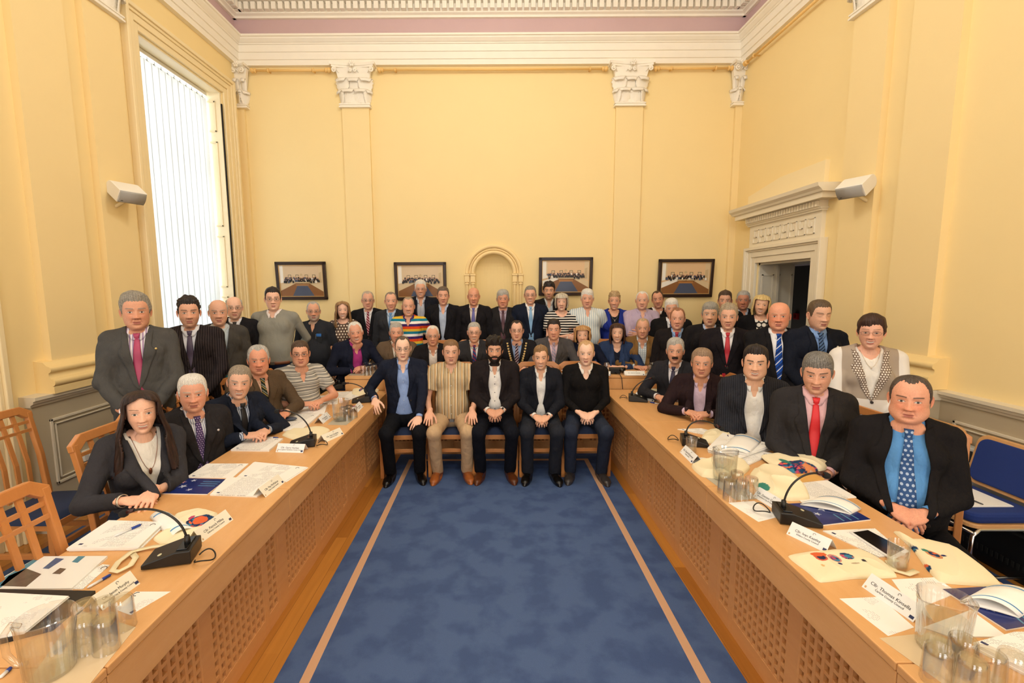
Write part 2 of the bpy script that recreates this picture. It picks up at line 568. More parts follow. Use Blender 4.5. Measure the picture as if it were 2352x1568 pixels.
    if not o.get('closed'):
        em = ss(-.0008, .0008, lid - (z - .0005)) * ss(-.0008, .0008, (z - .0005) - low) * (np.abs(ex) < .0145)
        mixin((.70, .66, .62), em * front)
        gx = o.get('gaze', 0.0)
        ir = np.sqrt((x - np.sign(x) * .031 - gx) ** 2 + (z - .0008) ** 2)
        mixin(lin(o.get('iris', '#37393a')), em * ss(.0062, .0050, ir) * front)
        mixin((.01, .01, .01), em * ss(.0030, .0022, ir) * front)
    mixin((.05, .03, .025), front * (.85 if not o.get('closed') else .7) * ss(.0021, .0006, np.abs(z - .0008 - (lid if not o.get('closed') else -lid * .4))) * (np.abs(ex) < .0155))
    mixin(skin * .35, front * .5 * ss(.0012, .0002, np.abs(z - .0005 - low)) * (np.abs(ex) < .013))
    # eyebrows
    bc = np.array(lin(o.get('brow', o.get('hair', '#4a3a30'))))
    bz = .0245 + .002 * (1 - ((np.abs(x) - .038) / .022) ** 2) - (.0015 if not fem else -.001)
    bt = (.0036 if not fem else .0018) * o.get('browt', 1.0)
    bm = ss(bt + .0008, bt - .0012, np.abs(z - bz)) * ss(.010, .014, np.abs(x)) * ss(.056, .050, np.abs(x))
    mixin(bc, .85 * bm * front)
    rng = np.random.RandomState(o.get('seed', 1))
    col *= (1 + .05 * rng.normal(size=x.shape))[..., None]
    idx = np.arange(nr * nc).reshape(nr, nc)
    f = np.stack([idx[:-1], np.roll(idx[:-1], -1, 1), np.roll(idx[1:], -1, 1), idx[1:]], -1).reshape(-1, 4)[:, ::-1]
    V = [v.reshape(-1, 3)]; Fc = [f]; Cc = [col.reshape(-1, 3)]
    # ears
    off = nr * nc
    for sgn in (-1, 1):
        nu, nv = 14, 9
        uu, vv = np.meshgrid(np.linspace(0, 2 * np.pi, nu, endpoint=False), np.linspace(0, 1, nv))
        rr = np.sin(np.pi * vv * .5 + 0.02)
        ey = np.cos(uu) * .0165 * rr * (1 + .12 * np.sin(uu)); ez = np.sin(uu) * .031 * rr
        rim = .009 * np.exp(-((rr - .85) / .18) ** 2) - .002
        exx = (.0725 * o.get('w', 1) + rim * (.6 + .4 * np.sin(uu)) + .012 * np.clip(ey / .0165, 0, 1) * rr)
        E = np.stack([sgn * exx, ey + .006 + ez * .12, ez - .006], -1).reshape(-1, 3)
        ix = np.arange(nu * nv).reshape(nv, nu) + off
        ff = np.stack([ix[:-1], np.roll(ix[:-1], -1, 1), np.roll(ix[1:], -1, 1), ix[1:]], -1).reshape(-1, 4)
        if sgn > 0: ff = ff[:, ::-1]
        ec = np.broadcast_to(skin * np.array([1.0, .86, .82]), (nu * nv, 3)).copy()
        ec *= (1 - .35 * np.exp(-((rr.reshape(-1) - .45) / .2) ** 2))[:, None]
        V.append(E); Fc.append(ff); Cc.append(ec); off += nu * nv
    return np.concatenate(V), np.concatenate(Fc), np.concatenate(Cc)

def interp(tab, x):
    t = np.array(tab); return np.interp(x, t[:, 0], t[:, 1])

HAIRLINES = {
    'short':   [(0, .068), (.55, .071), (.80, .066), (1.0, .050), (1.12, .020), (1.22, -.012), (1.42, -.012), (1.50, .012), (1.80, .014), (2.0, -.030), (2.4, -.068), (3.2, -.075)],
    'low':     [(0, .052), (.55, .054), (.85, .048), (1.0, .035), (1.12, .010), (1.22, -.018), (1.42, -.022), (1.50, .008), (1.80, .005), (2.0, -.040), (2.4, -.078), (3.2, -.085)],
    'recede':  [(0, .086), (.35, .092), (.60, .100), (.85, .088), (1.05, .060), (1.15, .025), (1.24, -.010), (1.42, -.012), (1.50, .014), (1.80, .014), (2.0, -.030), (2.4, -.068), (3.2, -.075)],
    'bald':    [(0, .2), (1.18, .2), (1.22, .05), (1.28, .010), (1.34, -.006), (1.46, -.008), (1.52, .014), (1.80, .014), (2.0, -.030), (2.4, -.068), (3.2, -.075)],
}

def hair_mesh(o, k):
    st = o.get('style', 'short')
    if st == 'shaved': return None
    line = HAIRLINES.get(o.get('line', 'short'))
    x, y, z, tt, ph = head_base(k, o.get('w', 1), 1, 0)
    aph = np.abs(ph)[None] + 0 * z
    zb = interp(line, aph)
    side = o.get('part', 0)
    if side: zb = zb + side * .006 * np.sign(np.sin(ph))[None] * (aph < .8)
    rng = np.random.RandomState(o.get('seed', 1) + 7)
    jig = np.sin(aph * 23 + rng.uniform(0, 6)) * .0022 + np.sin(ph[None] * 41 + rng.uniform(0, 6)) * .0015
    m = z - zb - jig
    ramp = ss(0, .032, m)
    top = ss(.03, .10, z)
    th = (o.get('side', .008) * .62 * (1 - top) + o.get('top', .018) * .92 * top)
    if o.get('line') == 'bald':
        cut = o.get('baldz', .060)
        ramp = ramp * ss(cut + .012, cut - .004, z + .012 * np.cos(ph)[None])
    quiff = o.get('quiff', 0)
    th = th + quiff * ss(1.1, .2, aph) * ss(.05, .085, z)
    fr = o.get('curl', 0)
    P = np.stack([x, y, z], -1)
    nn = np.zeros_like(x)
    fq = o.get('freq', 90)
    for i in range(7):
        kv = rng.normal(size=3); kv /= np.linalg.norm(kv); kv = kv * fq * rng.uniform(.6, 1.7)
        nn += np.sin(P @ kv + rng.uniform(0, 6))
    nn /= 3.0
    # strands combed from crown: mostly function of angle and a slanted height
    comb = np.sin(ph[None] * 34 + z * 60 * (1 + side) + rng.uniform(0, 6)) * .5 + np.sin(ph[None] * 61 - z * 130 + 2) * .35
    amp = o.get('amp', .0016)
    th = th * ramp + (amp * comb * (1 - fr) + fr * nn) * ramp
    inner = -.004 * (1 - ss(0.0, .004, m))
    c0 = np.array([0, .004, 0.0])
    dirn = P - np.array([0, .004, -.01]); dirn[..., 2] *= np.where(z > .02, 1.0, .15)
    dirn /= np.maximum(np.linalg.norm(dirn, axis=-1, keepdims=True), 1e-6)
    V = P + dirn * (th + .0012 + inner)[..., None]
    keep = (ramp > 0.001)
    nr, nc = x.shape
    idx = np.arange(nr * nc).reshape(nr, nc)
    f = np.stack([idx[:-1], np.roll(idx[:-1], -1, 1), np.roll(idx[1:], -1, 1), idx[1:]], -1)
    kk = keep[:-1] | keep[1:]; kk = kk | np.roll(kk, -1, 1)
    f = f[kk].reshape(-1, 4)[:, ::-1]
    h1 = np.array(lin(o.get('hair', '#4a3a30'))); h2 = np.array(lin(o['hair2'])) if 'hair2' in o else h1 * 1.6 + .01
    w_ = np.clip(.5 + .45 * comb + .35 * rng.normal(size=x.shape) + o.get('greyside', 0) * (1 - top) - .1, 0, 1)
    colr = h1 * (1 - w_[..., None]) + h2 * w_[..., None]
    used = np.unique(f); remap = -np.ones(nr * nc, dtype=int); remap[used] = np.arange(len(used))
    return V.reshape(-1, 3)[used], remap[f], colr.reshape(-1, 3)[used]

def long_hair(o, k):
    """shell from the crown that hangs beside the face"""
    L = o['length']; vol = o.get('vol', .02); fw = o.get('face', .80); fringe = o.get('fringe', None)
    rng = np.random.RandomState(o.get('seed', 3))
    nr, nc = int(60 * k) + 20, int(110 * k)
    zt = np.linspace(0, 1, nr)
    ph = np.linspace(-np.pi, np.pi, nc)
    zz = .124 - (zt ** 1.7) * (.124 + L)
    a = np.interp(-zz, -HP[:12, 0], HP[:12, 1]) * .94; f_ = np.interp(-zz, -HP[:12, 0], HP[:12, 2]); b_ = np.interp(-zz, -HP[:12, 0], HP[:12, 3])
    below = zz < -.0
    a = np.where(below, .074 + o.get('flare', .0) * np.clip(-zz, 0, 1), a)
    f_ = np.where(below, np.interp(-zz, [0, .12, .25], [.09, .075, .105 if L > .2 else .07]), f_)
    b_ = np.where(below, np.interp(-zz, [0, .08, .25], [.098, .085, .09]), b_)
    e = vol * ss(.126, .09, zz) * (1 + .25 * ss(.02, -.05, zz)) + .004
    if L < .2: e = e * (1 - .55 * ss(-L + .05, -L, zz))
    X = []; 
    c = np.cos(ph); s = np.sin(ph)
    cc = np.sign(c) * np.abs(c) ** .85; sn = np.sign(s) * np.abs(s) ** .85
    x = (a + e)[:, None] * sn[None]
    y = np.where(c[None] > 0, -(f_ + e)[:, None] * cc[None], -(b_ + e)[:, None] * cc[None])
    top0 = ss(0, .12, zt)[:, None]
    x = x * np.sqrt(np.clip(top0, .0, 1)); y = y * np.sqrt(np.clip(top0, 0, 1))
    z = zz[:, None] + 0 * x
    wav = np.sin(ph[None] * 17 + z * 30 + rng.uniform(0, 6)) + .7 * np.sin(ph[None] * 37 - z * 22 + 1) + .6 * np.sin(z * o.get('wavez', 45) + ph[None] * 5)
    wv = o.get('wave', .0025) * wav * ss(.125, .08, z)
    x = x + wv * sn[None]; y = y - wv * cc[None]
    z = z + .006 * np.sin(ph[None] * 29) * ss(-L + .06, -L, z)
    aph = np.abs(ph)[None] + 0 * x
    # face opening
    hl = o.get('hl', .070)
    po = o.get('part', 0.0)
    fo = fw * ss(hl + .010, hl - .035, z) + .04
    if L > .2: fo = fo + .0 - .25 * ss(-.10, -.2, z)
    keep = (aph > fo) | (z > hl + .006)
    if fringe is not None: keep |= (z > fringe + .004 * np.sin(ph[None] * 40)) & (aph < 1.2)
    yy_face = np.zeros_like(x)
    if L > .25:
        pull = ss(-.02, -.14, z)
        x = x * (1 + .10 * pull)
    idx = np.arange(nr * nc).reshape(nr, nc)
    f = np.stack([idx[:-1, :-1], idx[:-1, 1:], idx[1:, 1:], idx[1:, :-1]], -1)
    kk = (keep[:-1, :-1] & keep[1:, :-1] & keep[:-1, 1:] & keep[1:, 1:])
    f = f[kk][:, ::-1]
    V = np.stack([x, y, z], -1)
    h1 = np.array(lin(o.get('hair', '#4a3a30'))); h2 = np.array(lin(o['hair2'])) if 'hair2' in o else h1 * 1.7 + .01
    w_ = np.clip(.45 + .3 * wav + .25 * rng.normal(size=x.shape) * 1.0, 0, 1)
    colr = h1 * (1 - w_[..., None]) + h2 * w_[..., None]
    V = V.reshape(-1, 3); colr = colr.reshape(-1, 3)
    # inner layer for thickness
    ctr = np.array([0, .005, 0]); Vi = V.copy(); dd = (V - ctr); dd[:, 2] = 0
    ln = np.maximum(np.linalg.norm(dd, axis=1, keepdims=True), 1e-5)
    Vi -= dd / ln * np.minimum(.010, ln * .5)
    n = len(V)
    fi = f[:, ::-1] + n
    # rim
    he = np.concatenate([f[:, [0, 1]], f[:, [1, 2]], f[:, [2, 3]], f[:, [3, 0]]])
    key = he[:, 0] * (n + 1) + he[:, 1]; rev = he[:, 1] * (n + 1) + he[:, 0]
    bd = he[~np.isin(key, rev)]
    rim = np.stack([bd[:, 1], bd[:, 0], bd[:, 0] + n, bd[:, 1] + n], 1)
    F = np.concatenate([f, fi, rim]); VV = np.concatenate([V, Vi]); CC = np.concatenate([colr, colr * .7])
    used = np.unique(F); remap = -np.ones(len(VV), dtype=int); remap[used] = np.arange(len(used))
    return VV[used], remap[F], CC[used]

# ------------------------------------------------------------------ hands and shoes (cached)
_cache = {}
def hand(pose, h):
    key = (pose, h)
    if key in _cache: return _cache[key]
    curl = {'flat': .12, 'relax': .45, 'clasp': .75, 'fist': 1.2}[pose]
    chains = []
    for i, (bx, ln, sp) in enumerate(((-.031, .072, -.10), (-.0105, .080, -.02), (.0105, .075, .05), (.030, .060, .14))):
        p = np.array([bx, 0.0, .088 - .004 * abs(i - 1.2)]); ang = curl * (.35 + .06 * i)
        for j, fr in enumerate((.46, .30, .24)):
            dv = np.array([math.sin(sp) * math.cos(ang), -math.sin(ang), math.cos(ang) * math.cos(sp)])
            q = p + dv * ln * fr
            r0 = (.0092, .0083, .0076)[j] * (.9 if i == 3 else 1)
            chains.append((p, q, r0, r0 * .92))
            p = q; ang += curl * (.85 if j == 0 else .6)
    # thumb leaves the side of the palm near its base
    p = np.array([-.030, -.004, .028])
    for dv, ln, r0, r1 in (((-.62, -.28, .72), .040, .0145, .0105), ((-.38, -.35, .86), .032, .0105, .0095), ((-.10, -.35, .93), .025, .0095, .008)):
        dv = np.array(dv); dv = dv / np.linalg.norm(dv)
        q = p + dv * ln; chains.append((p, q, r0, r1)); p = q
    def fn(P):
        d = cone(P, (0, 0, -.03), (0, .0, .005), .026, .027, (1, .78, 1))
        d = smin(d, ell(P, (0, .0, .050), (.043, .0155, .052)), .016)
        for b in (-.03, -.01, .01, .029): d = smin(d, cone(P, (b * .6, .002, .03), (b, .001, .086), .011, .0105), .006)
        for a, b, r0, r1 in chains: d = smin(d, cone(P, a, b, r0, r1), .0035)
        return d
    r = snet(fn, (-.085, -.10, -.062), (.065, .045, .185), h)
    _cache[key] = r
    return r

def shoe(h=.008):
    if 'shoe' in _cache: return _cache['shoe']
    def fn(P):
        d = cone(P, (0, .06, .045), (0, -.10, .036), .040, .040, (1, 1, .95))
        d = smin(d, ell(P, (.004, -.145, .030), (.044, .060, .032)), .03)
        d = smin(d, cone(P, (0, .055, .05), (0, .045, .115), .040, .036), .02)
        d = smin(d, ell(P, (0, .065, .02), (.038, .05, .03)), .02)
        top = P[..., 2] - (.105)
        d = np.maximum(d, top)
        sole = np.maximum(np.maximum(ell(P, (.003, -.05, .004), (.048, .165, .06)), np.abs(P[..., 2] - .011) - .011), -1)
        d = np.minimum(d, sole)
        return np.maximum(d, -P[..., 2])
    _cache['shoe'] = snet(fn, (-.07, -.23, -.012), (.07, .14, .13), h)
    return _cache['shoe']

def ik(S, T, L1, L2, pole):
    S = np.array(S, float); T = np.array(T, float); d = T - S; n = np.linalg.norm(d)
    n2 = min(n, (L1 + L2) * .995); T = S + d / n * n2; u = d / n
    a = (L1 * L1 - L2 * L2 + n2 * n2) / (2 * n2); h = math.sqrt(max(0, L1 * L1 - a * a))
    p = np.array(pole, float); p = p - u * (p @ u); p /= max(1e-6, np.linalg.norm(p))
    return S + u * a + p * h, T

def project(fn, xs, zs, y0=-.5):
    P = np.stack([xs, np.full_like(xs, y0), zs], -1).astype(np.float32)
    for _ in range(60):
        d = fn(P)
        P[..., 1] += np.clip(d * .8, -.05, .05)
    return P

def patch(fn, X, Z, off, thick=.003):
    """grid of X,Z laid on the front of a garment and given thickness. returns verts, faces"""
    P = project(fn, X.astype(np.float32), Z.astype(np.float32))
    nr, nc = X.shape
    out = P.copy(); out[..., 1] -= off
    inn = P.copy(); inn[..., 1] -= off - thick
    idx = np.arange(nr * nc).reshape(nr, nc)
    f = np.stack([idx[:-1, :-1], idx[:-1, 1:], idx[1:, 1:], idx[1:, :-1]], -1).reshape(-1, 4)
    # orient outwards (-Y)
    a, b, c = (out.reshape(-1, 3)[f[0, i]] for i in (0, 1, 3))
    if np.cross(b - a, c - a)[1] > 0: f = f[:, ::-1]
    n = nr * nc
    V = np.concatenate([out.reshape(-1, 3), inn.reshape(-1, 3)])
    he = np.concatenate([f[:, [0, 1]], f[:, [1, 2]], f[:, [2, 3]], f[:, [3, 0]]])
    key = he[:, 0] * (n + 1) + he[:, 1]; rev = he[:, 1] * (n + 1) + he[:, 0]
    bd = he[~np.isin(key, rev)]
    rim = np.stack([bd[:, 1], bd[:, 0], bd[:, 0] + n, bd[:, 1] + n], 1)
    return V, np.concatenate([f, f[:, ::-1] + n, rim])

def join(parts):
    V = []; F = []; Cc = []; n = 0
    for p in parts:
        V.append(p[0]); F.append(p[1] + n); n += len(p[0])
        if len(p) > 2: Cc.append(p[2])
    return np.concatenate(V), np.concatenate(F), (np.concatenate(Cc) if Cc else None)

# ------------------------------------------------------------------ a person
PEOPLE = []
def person(px, py, D, label, *, seat=None, floor=0.0, s=1.0, body=None, head=None, tilt=0.0, nod=0.0, lean=0.0, twist=0.0,
           fat=0.2, wide=1.0, hd=None, jacket=None, shirt='#e8e8ea', tie=None, vz=.20, vw=.058, vopen=0.0, neckline=None,
           sleeve='long', trousers='#17181d', shoes='#0c0b0b', arms='side', glasses=None, cuffs=True, collar=True,
           legs=None, extra=None, seed=0, group=None, female=False, hands=None, poly=None, headw=None, nolap=False, hemz=None,
           elbow=None, foot_dx=0.0, knee_w=None, cut=None, buttons=None, wide_hip=0, jcollar=None, pin=None, dropped=False):
    hd = dict(hd or {}); hd.setdefault('seed', seed + 11); hd['female'] = female
    if female: hd.setdefault('w', .95); hd.setdefault('jaw', .93)
    hd.setdefault('fat', fat)
    t_near = D
    hvox = .0095 if t_near < 3.3 else (.011 if t_near < 4.9 else .0135)
    kres = 1.15 if t_near < 3.3 else (.95 if t_near < 4.9 else .72)
    Hc = at_y(px, py, D)                            # centre of the head
    tocam = math.degrees(math.atan2(-Hc.x, Hc.y))
    byaw = tocam * .8 if body is None else body
    hyaw = tocam if head is None else tocam + head
    # torso space -> root space
    HC = Vector((0, -.024, .648)) * s
    ML = Matrix.Rotation(R(lean), 4, 'X') @ Matrix.Rotation(R(twist), 4, 'Y')      # lean forward towards -Y
    hl = ML @ HC
    Rz = Matrix.Rotation(R(byaw), 4, 'Z')
    hw = Rz @ hl
    root_xy = Vector((Hc.x - hw.x, Hc.y - hw.y, 0))
    hip = Hc.z - hl.z - floor
    root = empty('person', (root_xy.x, root_xy.y, floor), R(byaw), label, 'person', group)
    MT = Matrix.Translation((0, 0, hip)) @ ML @ Matrix.Diagonal((s, s, s, 1))       # torso meshes' local matrix
    MTi = MT.inverted()
    root_inv = (Matrix.Translation(Vector((root_xy.x, root_xy.y, floor))) @ Rz).inverted()
    # --- head
    MH = Matrix.Translation((0, -.024, .648)) @ ML.to_3x3().inverted().to_4x4() @ Matrix.Rotation(R(hyaw - byaw), 4, 'Z') @ Matrix.Rotation(R(tilt), 4, 'Y') @ Matrix.Rotation(R(nod), 4, 'X')
    if headw: MH = MH @ Matrix.Diagonal((headw, headw, headw, 1))
    hv, hf, hc = head_mesh(hd, kres)
    hv0 = hv.copy()
    rot = xf(hv, MH); plain = xf(hv, Matrix.Translation((0, -.024, .648)))
    wgt = ss(-.215, -.125, hv[:, 2])[:, None]
    wgt = ss(-.215, -.12, hv0[:, 2])[:, None]
    hv = rot * wgt + plain * (1 - wgt)
    skin = skin_tone(hd.get('skin', '#d49a80'))
    bodyparts = [(hv, hf, hc)]
    # --- arms
    sw = .174 * wide
    SH = {sg: np.array([sg * sw, .015, .450]) for sg in (-1, 1)}
    def to_torso(p): return np.array(MTi @ Vector(p))
    tgt = {}; orient = {}; pose = 'relax'; pole = {sg: (sg * .6, .5, -.6) for sg in (-1, 1)}
    if arms == 'lap':
        for sg in (-1, 1): tgt[sg] = to_torso((sg * .065, -.30, hip + .10 + (hands or 0))); orient[sg] = ((-sg * .80, -.45, -.40), (0, -.4, .9) if sg > 0 else (0, -.5, .85))
        pose = 'clasp'
    elif arms == 'table':
        tz = (hands or .78) - floor
        for sg in (-1, 1): tgt[sg] = to_torso((sg * .085, -.34, tz + .03)); orient[sg] = ((-sg * .75, -.62, .0), (0, -.25, .95))
        pose = 'clasp'; pole = {sg: (sg * .8, .2, -.5) for sg in (-1, 1)}
    elif arms == 'cross':
        tz = (hands or .78) - floor
        for sg in (-1, 1): tgt[sg] = to_torso((sg * .07, -.27 - (.04 if sg > 0 else 0), tz + .03 + (.03 if sg > 0 else 0))); orient[sg] = ((-sg, -.15, -.05), (0, -.35, .9))
        pose = 'relax'; pole = {sg: (sg * 1, .2, -.4) for sg in (-1, 1)}
    elif arms == 'front':
        for sg in (-1, 1): tgt[sg] = np.array([sg * .08, -.20 - .1 * fat, .01]); orient[sg] = ((-sg * .75, -.15, -.6), (0, -1, .1))
        pose = 'clasp'; pole = {sg: (sg * 1, .5, -.1) for sg in (-1, 1)}
    elif arms == 'back':
        for sg in (-1, 1): tgt[sg] = np.array([sg * .10, .17, .03]); orient[sg] = ((-sg * .8, .2, -.6), (0, 1, .1)); pole[sg] = (sg * 1, .4, 0)
    elif arms == 'knees':
        for sg in (-1, 1): tgt[sg] = to_torso((sg * .20, -.30, hip + .11)); orient[sg] = ((sg * .05, -.75, -.45), (0, -.5, .85)); pole[sg] = (sg * .30, 1, -.2)
        pose = 'flat'
    elif arms == 'folded':
        for sg in (-1, 1): tgt[sg] = np.array([-sg * .06, -.20 - .08 * fat - (.03 if sg > 0 else 0), .19 + (.02 if sg > 0 else 0)]); orient[sg] = ((-sg, -.05, .1), (0, -1, .1)); pole[sg] = (sg * 1, .1, -.3)
    elif isinstance(arms, dict) and arms.get('world'):
        for sg in (-1, 1):
            p3 = root_inv @ Vector(arms[sg][0]); tgt[sg], orient[sg] = to_torso(tuple(p3)), (arms[sg][1], arms[sg][2])
        pose = arms.get('pose', 'relax')
    elif isinstance(arms, dict):
        for sg in (-1, 1): tgt[sg], orient[sg] = to_torso(arms[sg][0]), (arms[sg][1], arms[sg][2])
        pose = arms.get('pose', 'relax')
    else:
        for sg in (-1, 1): tgt[sg] = np.array([sg * (sw + .055 + .05 * fat), -.03, -.08]); orient[sg] = ((0, -.12, -1), (sg * 1, 0, 0)); pole[sg] = (sg * .4, .9, 0)
    if elbow: pole = {sg: (sg * elbow[0], elbow[1], elbow[2]) for sg in (-1, 1)}
    if hands is not None and arms == 'lap': pass
    arm = {}
    for sg in (-1, 1):
        E_, W_ = ik(SH[sg], tgt[sg], .285, .255, pole[sg]); arm[sg] = (SH[sg], E_, W_)
    rl = Matrix(ML.to_3x3().inverted())
    hcol = skin * np.array([1.0, .93, .90]) * (1.0 if not female else 1.05)
    for sg in (-1, 1):
        S_, E_, W_ = arm[sg]
        dz = Vector(orient[sg][0]); up = Vector(orient[sg][1])
        if arms not in ('side', 'front', 'back', 'folded'): dz = rl @ dz; up = rl @ up
        dz.normalize(); ny = (up - dz * up.dot(dz)).normalized(); nx = ny.cross(dz)
        # hand space: x across (thumb at -x), y back of the hand, z along fingers; mirror for the other side
        mir = 1
        M = Matrix((( nx.x, ny.x, dz.x, W_[0]), (nx.y, ny.y, dz.y, W_[1]), (nx.z, ny.z, dz.z, W_[2]), (0, 0, 0, 1)))
        hvx, hfx = hand(pose, .0045 if t_near < 4.9 else .006)
        hvx = hvx.copy(); hfx = hfx.copy()
        # thumbs point to the body's middle: thumb sits at -x of hand space
        if nx.x * (-1) * (-sg) < 0 and abs(nx.x) > .2 or (abs(nx.x) <= .2 and sg > 0 and False):
            hvx[:, 0] *= -1; hfx = hfx[:, ::-1]
        elif abs(nx.x) <= .2:
            # hanging or sideways hands: thumb forward (-Y) or up
            th = -nx
            want = Vector((0, -1, .6))
            if th.dot(want) < 0: hvx[:, 0] *= -1; hfx = hfx[:, ::-1]
        hs = 1.0 if not female else .9
        hvx = xf(hvx * hs, M)
        hcx = np.broadcast_to(hcol, hvx.shape) * (1 + .05 * np.random.RandomState(seed + 3).normal(size=(len(hvx), 1)))
        bodyparts.append((hvx, hfx, hcx))
    # --- hair
    if hd.get('style') == 'long': hm = long_hair(hd, kres)
    else: hm = hair_mesh(hd, kres)
    if hm is not None and len(hm[1]):
        link_mesh('hair', np_mesh('hair', xf(hm[0], MH), hm[1], hm[2]), HAIR, root, True, MT)
    # --- moustache / beard
    def face_shell(mask, th, colr, name, amp=.0016, line=40):
        x, y, z, tt, ph = head_base(kres, hd.get('w', 1), hd.get('jaw', 1), hd.get('fat', 0))
        zt = z; z = np.where(z < 0, z * .87, z); m = mask(x, y, z)
        dd = np.stack([x, y, 0 * z - .01 * (z < -.1)], -1); dd /= np.maximum(np.linalg.norm(dd, axis=-1, keepdims=True), 1e-6)
        nose = .006 * np.exp(-(x / .02) ** 2) * ss(-.075, -.06, z) + .0065 * np.exp(-(x / .013) ** 2 / 2 - ((z + .0925) / .010) ** 2 / 2)
        rn = np.random.RandomState(seed + 5)
        t_ = (th + nose) * ss(.0, 1, m) + amp * rn.normal(size=x.shape) * (m > .3)
        Vv = np.stack([x, y, zt], -1) + dd * (t_ - .003 * (m < .05))[..., None]
        nr, nc = x.shape; idx = np.arange(nr * nc).reshape(nr, nc)
        f = np.stack([idx[:-1], np.roll(idx[:-1], -1, 1), np.roll(idx[1:], -1, 1), idx[1:]], -1)
        kk = (m[:-1] > .02) | (m[1:] > .02)
        f = f[kk].reshape(-1, 4)[:, ::-1]
        used = np.unique(f); rm = -np.ones(nr * nc, int); rm[used] = np.arange(len(used))
        cl = np.array(lin(colr)) * (1 + .35 * rn.normal(size=(len(used), 1)))
        link_mesh(name, np_mesh(name, xf(Vv.reshape(-1, 3)[used], MH), rm[f], np.clip(cl, 0, 1)), HAIR, root, True, MT)
    if hd.get('moustache'):
        face_shell(lambda x, y, z: ss(.030, .022, np.abs(x) + .5 * np.maximum(0, -.052 - z)) * ss(.0085, .0055, np.abs(z + .0475 + .12 * np.abs(x))) * (y < 0), .0085, hd['moustache'], 'moustache')
    if hd.get('beard'):
        def bm(x, y, z):
            lowm = ss(-.040, -.058, z - .55 * np.maximum(0, np.abs(x) - .040)) * ss(-.128, -.118, z)
            cut_ = ss(.022, .028, np.sqrt((x / 1.05) ** 2 + ((z + .058) * 2.0) ** 2))
            mo = ss(.0065, .0045, np.abs(z + .0475 + .10 * np.abs(x))) * ss(.030, .024, np.abs(x))
            side_ = ss(.060, .066, np.abs(x)) * ss(.01, -.005, z) * (y < .01)
            return np.clip(np.maximum(np.maximum(lowm * cut_, mo), side_), 0, 1) * (y < .02)
        face_shell(bm, .0035, hd['beard'], 'beard')
    # --- glasses
    if glasses:
        g_ = MB()
        gc, gt = glasses if isinstance(glasses, tuple) else (glasses, .0011)
        for sg in (-1, 1):
            pts = []
            for i in range(25):
                a = 2 * math.pi * i / 24
                cxr = abs(math.cos(a)) ** .7 * math.copysign(1, math.cos(a)); szr = abs(math.sin(a)) ** .8 * math.copysign(1, math.sin(a))
                xx = sg * .033 + cxr * .0235
                pts.append((xx, -.1015 + .22 * (abs(xx) - .03) ** 1 * (1 if abs(xx) > .03 else 0), .0 + szr * .0155 - .001))
            g_.tube(pts, gt, 6, cap=False)
            g_.tube([(sg * .056, -.096, .004), (sg * .074, -.080, .006), (sg * .0815, -.02, .008), (sg * .0815, .012, .004)], gt, 5)
        g_.tube([(-.010, -.1035, .002), (0, -.106, .005), (.010, -.1035, .002)], gt, 5)
        go = g_.build('glasses', mat('spectacle frame ' + gc, gc, .3, metal=.3), root, smooth=True, mtx=MT @ MH)
        l_ = MB()
        for sg in (-1, 1):
            pts = [(sg * .033 + .023 * math.cos(a), -.1005 + .0, -.001 + .015 * math.sin(a)) for a in [2 * math.pi * i / 16 for i in range(16)]]
            l_.add(pts, [tuple(range(16))])
        l_.build('lens', LENS, go)
    # --- torso volumes
    F = fat
    fo = Folds(seed + 21, 30)
    fo2 = Folds(seed + 22, 55, 5)
    bust = .018 if female else 0
    def torso(P, g=0.0, loose=1.0):
        d = ell(P, (0, .012, .335), (.168 * wide + g, .112 + .02 * F + g, .205 + g))
        d = smin(d, ell(P, (0, -.012 - .045 * F, .13), ((.150 if not female else .132) + .045 * F + g, .108 + .070 * F + g, .19 + g)), .07)
        d = smin(d, ell(P, (0, .0, -.01), (.165 + .03 * F + wide_hip + g, .118 + .03 * F + g, .125 + g)), .05)
        for sg in (-1, 1):
            d = smin(d, cone(P, (sg * .050, .022, .496), (sg * (sw - .020), .018, .466), .040 + g, .046 + g), .030)
            if bust: d = smin(d, ell(P, (sg * .075, -.085, .315), (.062 + g, .055 + g, .062 + g)), .03)
            else: d = smin(d, ell(P, (sg * .075, -.070 - .01 * F, .365), (.075 + g, .045 + g, .07 + g)), .04)
        d = smin(d, cone(P, (0, .03, .44), (0, .018, .505), .062 + g, .056 + g), .03)
        return d
    def sleeves(P, g, upto=2.0, flare=0):
        d = None
        for sg in (-1, 1):
            S_, E_, W_ = arm[sg]
            We = E_ + (W_ - E_) * .95
            if upto < 1: Ee = S_ + (E_ - S_) * upto; q = cone(P, S_, Ee, .056 + g, .052 + g + flare)
            else:
                q = cone(P, S_, E_, .051 + g, .042 + g)
                q = smin(q, cone(P, E_, We, .041 + g, .032 + g + flare), .015)
            d = q if d is None else np.minimum(d, q)
        return d
    def sleeve_end(P, d, upto):
        """cut the sleeve flat at its end"""
        for sg in (-1, 1):
            S_, E_, W_ = arm[sg]
            if upto < 1: c = S_ + (E_ - S_) * (upto + .05); n = (E_ - S_)
            else: c = E_ + (W_ - E_) * upto_l; n = (W_ - E_)
            n = n / np.linalg.norm(n)
            q = P - c.astype(np.float32)
            pl = q @ n.astype(np.float32)
            rad = np.sqrt(np.maximum(0, (q * q).sum(-1) - pl ** 2))
            cutr = np.maximum(-pl, rad - .09)
            cutr = np.maximum(cutr, pl - .14)
            d = np.maximum(d, -cutr)
        return d
    bare = sleeve in ('short', 'none')
